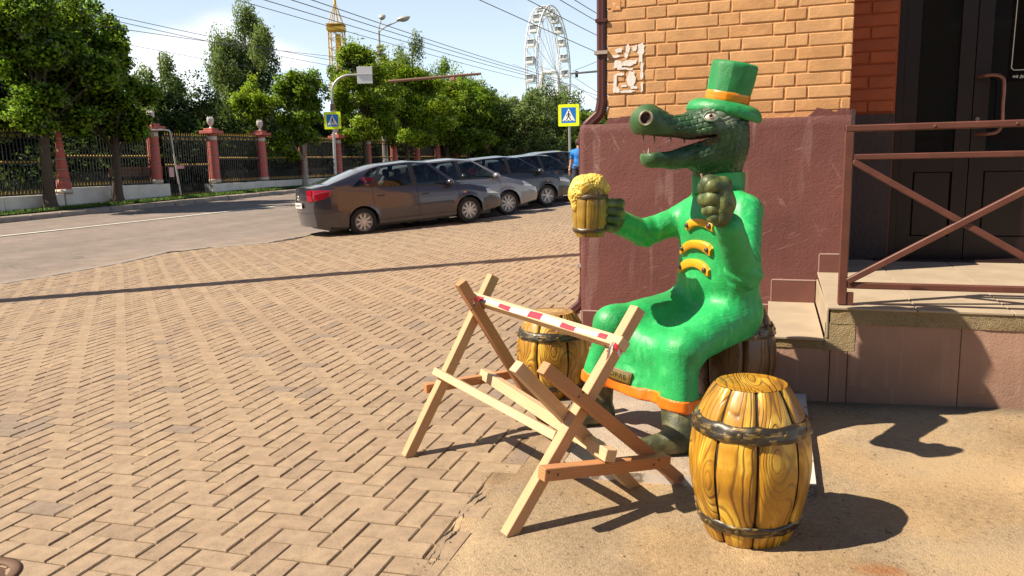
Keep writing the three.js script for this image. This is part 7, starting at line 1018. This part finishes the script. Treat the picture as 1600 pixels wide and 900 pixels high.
{
  const verge = (px) => { const p = atX(px, 300, -22.55); return V3(p.x, T(p.x, p.z) + 0.1, p.z); }, at = (px, D, py = 300) => { const p = atD(px, py, D); return V3(p.x, T(p.x, p.z) + 0.05, p.z); };
  // street trees on the verge
  tree('street_tree', 'leafy maple on the verge at far left, its crown filling the upper left', 'tree', { seed: 11, base: verge(80), height: 7.9, trunkR: 0.19, trunkTo: 0.75, lobes: roundCrown(2.1, 2.7, 6.6, 64), n: 80000, mat: leafM.maple, skirt: 2.3 });
  tree('street_tree', 'leafy maple on the verge, second trunk from the left before the white wall', 'tree', { seed: 12, base: verge(186), height: 7.4, trunkR: 0.19, lobes: roundCrown(1.45, 2.5, 6.3, 56), n: 56000, mat: leafM.maple, skirt: 2.2 });
  tree('street_tree', 'slim street tree with a thin pale trunk just left of the charcoal car', 'tree', { seed: 13, base: verge(477), height: 6.6, trunkR: 0.14, lobes: roundCrown(1.5, 2.3, 5.4, 44), n: 30000, mat: leafM.maple, skirt: 2.2, bark: mBirch });
  tree('street_tree', 'bright full crowned tree right behind the curved sign post', 'tree', { seed: 14, base: verge(574), height: 8.6, trunkR: 0.17, lobes: roundCrown(2.0, 2.6, 7.4, 60), n: 46000, mat: leafM.bright, skirt: 2.0 });
  tree('street_tree', 'bright round crowned tree just right of the concrete lamp post', 'tree', { seed: 15, base: verge(640), height: 7.8, trunkR: 0.17, lobes: roundCrown(2.7, 2.5, 6.8, 60), n: 42000, mat: leafM.bright, skirt: 2.2, size: 1.1 });
  tree('street_tree', 'green crowned tree above the mid grey hatchback, over the middle fence pillars', 'tree', { seed: 16, base: verge(702), height: 7.4, trunkR: 0.17, lobes: roundCrown(2.6, 2.5, 6.5, 54), n: 32000, mat: leafM.bright, skirt: 2.2, size: 1.15 });
  tree('street_tree', 'round green tree above the black hatchback roof', 'tree', { seed: 17, base: verge(778), height: 7.0, trunkR: 0.17, lobes: roundCrown(2.8, 2.5, 6.0, 54), n: 30000, mat: leafM.bright, skirt: 2.2, size: 1.15 });
  tree('street_tree', 'small dark green tree seen between the right crossing sign and the downpipe', 'tree', { seed: 18, base: at(915, 66, 270), height: 6.2, trunkR: 0.14, lobes: roundCrown(2.2, 1.2, 4.9, 26), n: 9000, mat: leafM.maple, skirt: 0.8, size: 1.2 });
  // trees of the park
  tree('spruce_tree', 'dark spruce at the top left corner behind the maple', 'tree', { seed: 21, base: at(100, 36), height: 13.0, trunkR: 0.25, lobes: spruceCrown(4.2, 2, 12.6, 70), n: 34000, mat: leafM.spruce, leaf: 'needle', gap: 0.3 });
  tree('spruce_tree', 'dark spruce at the very left edge of the street', 'tree', { seed: 22, base: at(-35, 33), height: 13, trunkR: 0.25, lobes: spruceCrown(3.8, 1.5, 12.2, 60), n: 14000, mat: leafM.spruce, leaf: 'needle', gap: 0.3 });
  tree('birch_tree', 'tall birch with drooping twigs, highest tree left of the yellow tower', 'tree', { seed: 23, base: at(400, 46), height: 10.7, trunkR: 0.2, trunkTo: 0.92, lobes: birchCrown(3.1, 3.2, 10.2, 110), n: 52000, mat: leafM.birch, leaf: 'hang', bark: mBirch });
  tree('birch_tree', 'birch with a thin open top behind the second maple', 'tree', { seed: 24, base: at(268, 42), height: 7.8, trunkR: 0.17, trunkTo: 0.92, lobes: birchCrown(2.3, 2.4, 7.0, 70), n: 22000, mat: leafM.birch, leaf: 'hang', bark: mBirch });
  tree('park_tree', 'bright leafed tree in the park left of the thin street tree', 'tree', { seed: 25, base: at(420, 39), height: 5.9, trunkR: 0.13, lobes: roundCrown(1.8, 1.4, 4.7, 34), n: 19000, mat: leafM.bright, skirt: 0.8 });
  tree('park_tree', 'dark green tree in the park behind the gate pillars', 'tree', { seed: 26, base: at(300, 38), height: 6, trunkR: 0.15, lobes: roundCrown(2.7, 1.0, 4.6, 34), n: 16000, mat: leafM.dark, skirt: 0.6 });
  tree('park_tree', 'pale thin crowned tree at the foot of the yellow tower', 'tree', { seed: 27, base: at(484, 60), height: 7.2, trunkR: 0.15, trunkTo: 0.9, lobes: birchCrown(2.2, 3, 6.6, 40), n: 6500, mat: leafM.birch, leaf: 'fine', gap: 0.46, size: 1.2 });
  tree('park_tree', 'dense dark green crown just right of the yellow tower', 'tree', { seed: 28, base: at(552, 62), height: 9.9, trunkR: 0.2, lobes: roundCrown(1.6, 5.2, 8.7, 24), n: 9000, mat: leafM.dark, skirt: 3, size: 1.2 });
  for (const [sx, D, h, w, sd, words] of [[608, 64, 10.6, 2.2, 31, 'birch right of the lamp heads'], [652, 66, 12.0, 2.7, 32, 'tallest birch of the middle clump, right of the lamp'], [700, 70, 10.8, 2.5, 33, 'birch over the tram wire arm'], [738, 72, 9.6, 2.1, 34, 'narrow drooping birch at the right end of the tram wire arm'], [768, 70, 8.2, 2.4, 35, 'low drooping birch left of the ferris wheel'], [802, 74, 7.6, 2.2, 36, 'short birch at the left foot of the ferris wheel'], [856, 64, 7.9, 2.9, 37, 'full weeping birch in front of the ferris wheel'], [835, 68, 6.8, 2.2, 38, 'weeping birch just left of the right crossing sign'], [880, 70, 7.4, 1.9, 39, 'birch behind the right crossing sign']])
    tree('birch_tree', words, 'tree', { seed: sd, base: at(sx, D), height: h, trunkR: 0.17, trunkTo: 0.92, lobes: birchCrown(w * 1.15, 2.0, h * 0.96, 90), n: 24000, mat: sd % 3 ? leafM.birch : leafM.maple, leaf: 'hang', bark: mBirch, size: 1.25 });
  for (const [px, h, w, sd, words] of [[598, 8.4, 2.9, 51, 'green park tree behind the lamp post, under the birch tops'], [668, 8.6, 3.0, 52, 'green park tree filling the gap under the tram wire arm'], [735, 7.8, 2.9, 53, 'green park tree behind the right end of the tram wire arm'], [822, 6.6, 3.0, 54, 'green park tree low between the ferris wheel and the cars'], [345, 6.4, 2.6, 55, 'shaded park tree under the tall birch']])
    tree('park_tree', words, 'tree', { seed: sd, base: at(px, 59), height: h, trunkR: 0.16, lobes: roundCrown(w, 1.6, h - 1.2, 48), n: 20000, mat: sd % 2 ? leafM.maple : leafM.birch, skirt: 1.0, size: 1.3 });
  tree('bush', 'small ragged bush top between the ferris wheel and downpipe', 'bush', { seed: 45, base: at(922, 60), height: 4.6, trunkR: 0.08, lobes: roundCrown(1.3, 1, 3.9, 14), n: 4000, mat: leafM.dark, leaf: 'small', size: 1.2 });
  // undergrowth close behind the railings and the wood beyond
  const sprigG = sprig(3, 9, 0.15, 0.42), mass = (name, label, mat, n, seed, f) => { const r = rng(seed), g = new THREE.InstancedMesh(sprigG, mat, n), m = new THREE.Matrix4(), Q = new THREE.Quaternion(), E = new THREE.Euler(), c = new THREE.Color(); let i = 0; while (i < n) { const p = f(r); if (!p) continue; E.set((r() - 0.5) * 1.6, r() * 6.28, (r() - 0.5) * 1.6); Q.setFromEuler(E); const s = (p[3] ?? 1) * (0.8 + 0.6 * r()); m.compose(V3(p[0], p[1], p[2]), Q, V3(s, s, s)); g.setMatrixAt(i, m); const v = 0.6 + 0.7 * r(); g.setColorAt(i, c.setRGB(v * (0.9 + 0.3 * r()), v, v * 0.9)); i++; } g.name = name; g.castShadow = g.receiveShadow = true; scene.add(g); tag(g, label, null, null, 'stuff'); };
  mass('undergrowth', 'dense dark shrubs and undergrowth close behind the park railings', leafM.hedge, 26000, 61, (r) => { const z = lerp(-9, -84, Math.sqrt(r() * 0.97 + 0.03)), d = r(), x = FX - 1.2 - 3.6 * d, h = (1.3 + 2.2 * fbm(z * 0.45, d * 3 + 3, 0, 3)), y = r() * h; if (fbm(x * 0.9, y * 1.2, z * 0.9, 2) < 0.40) return null; return [x, T(x, z) + y, z, 1.15]; });
  mass('far_wood', 'mass of dark trees deep inside the park', leafM.dark, 26000, 62, (r) => { const z = lerp(-6, -120, r()), d = r(), x = FX - 9 - 16 * d, h = 3.0 + 3.0 * fbm(z * 0.12, d * 4, 0, 3), y = h * Math.pow(r(), 0.8); return [x, T(x, z) + y, z, 2.1]; });
  mass('far_wood', 'mass of dark trees closing the far end of the street', leafM.dark, 9000, 63, (r) => { const x = lerp(-40, 6, r()), z = -108 - 24 * r(), h = 5.5 + 3.5 * fbm(x * 0.15, 3, 0, 3), y = h * Math.pow(r(), 0.8); return [x, T(x, z) + y, z, 2.6]; });
  console.log('leaves', leaves);
}
{ // out of view behind the camera: building that dims sky light and door glass
  const t = thing('unseen_building', 'unseen brown building behind the camera, dimming the sky light and mirrored in the door glass', 'building', [2, 0, 15]), mb = M('brown_facade', [0.26, 0.17, 0.11], { map: rep(softTex, 0.4) }), wn = M('facade_window', [0.05, 0.055, 0.06], { roughness: 0.15 });
  obj('wall', box(26, 8.5, 6, 0, 4, 3.0), mb, t); obj('roof', box(26.6, 0.3, 6.6, 0, 8.4, 3.0), mDark, t);
  for (let f = 0; f < 2; f++) for (let i = 0; i < 7; i++) { const w = obj('window', box(1.4, 1.7, 0.06, -10.5 + i * 3.5, 2.2 + f * 3.6, -0.02), wn, t); obj('sill', box(1.6, 0.08, 0.15, -10.5 + i * 3.5, 1.3 + f * 3.6, -0.06), mWhite, w); }
}

renderer.render(scene, camera);
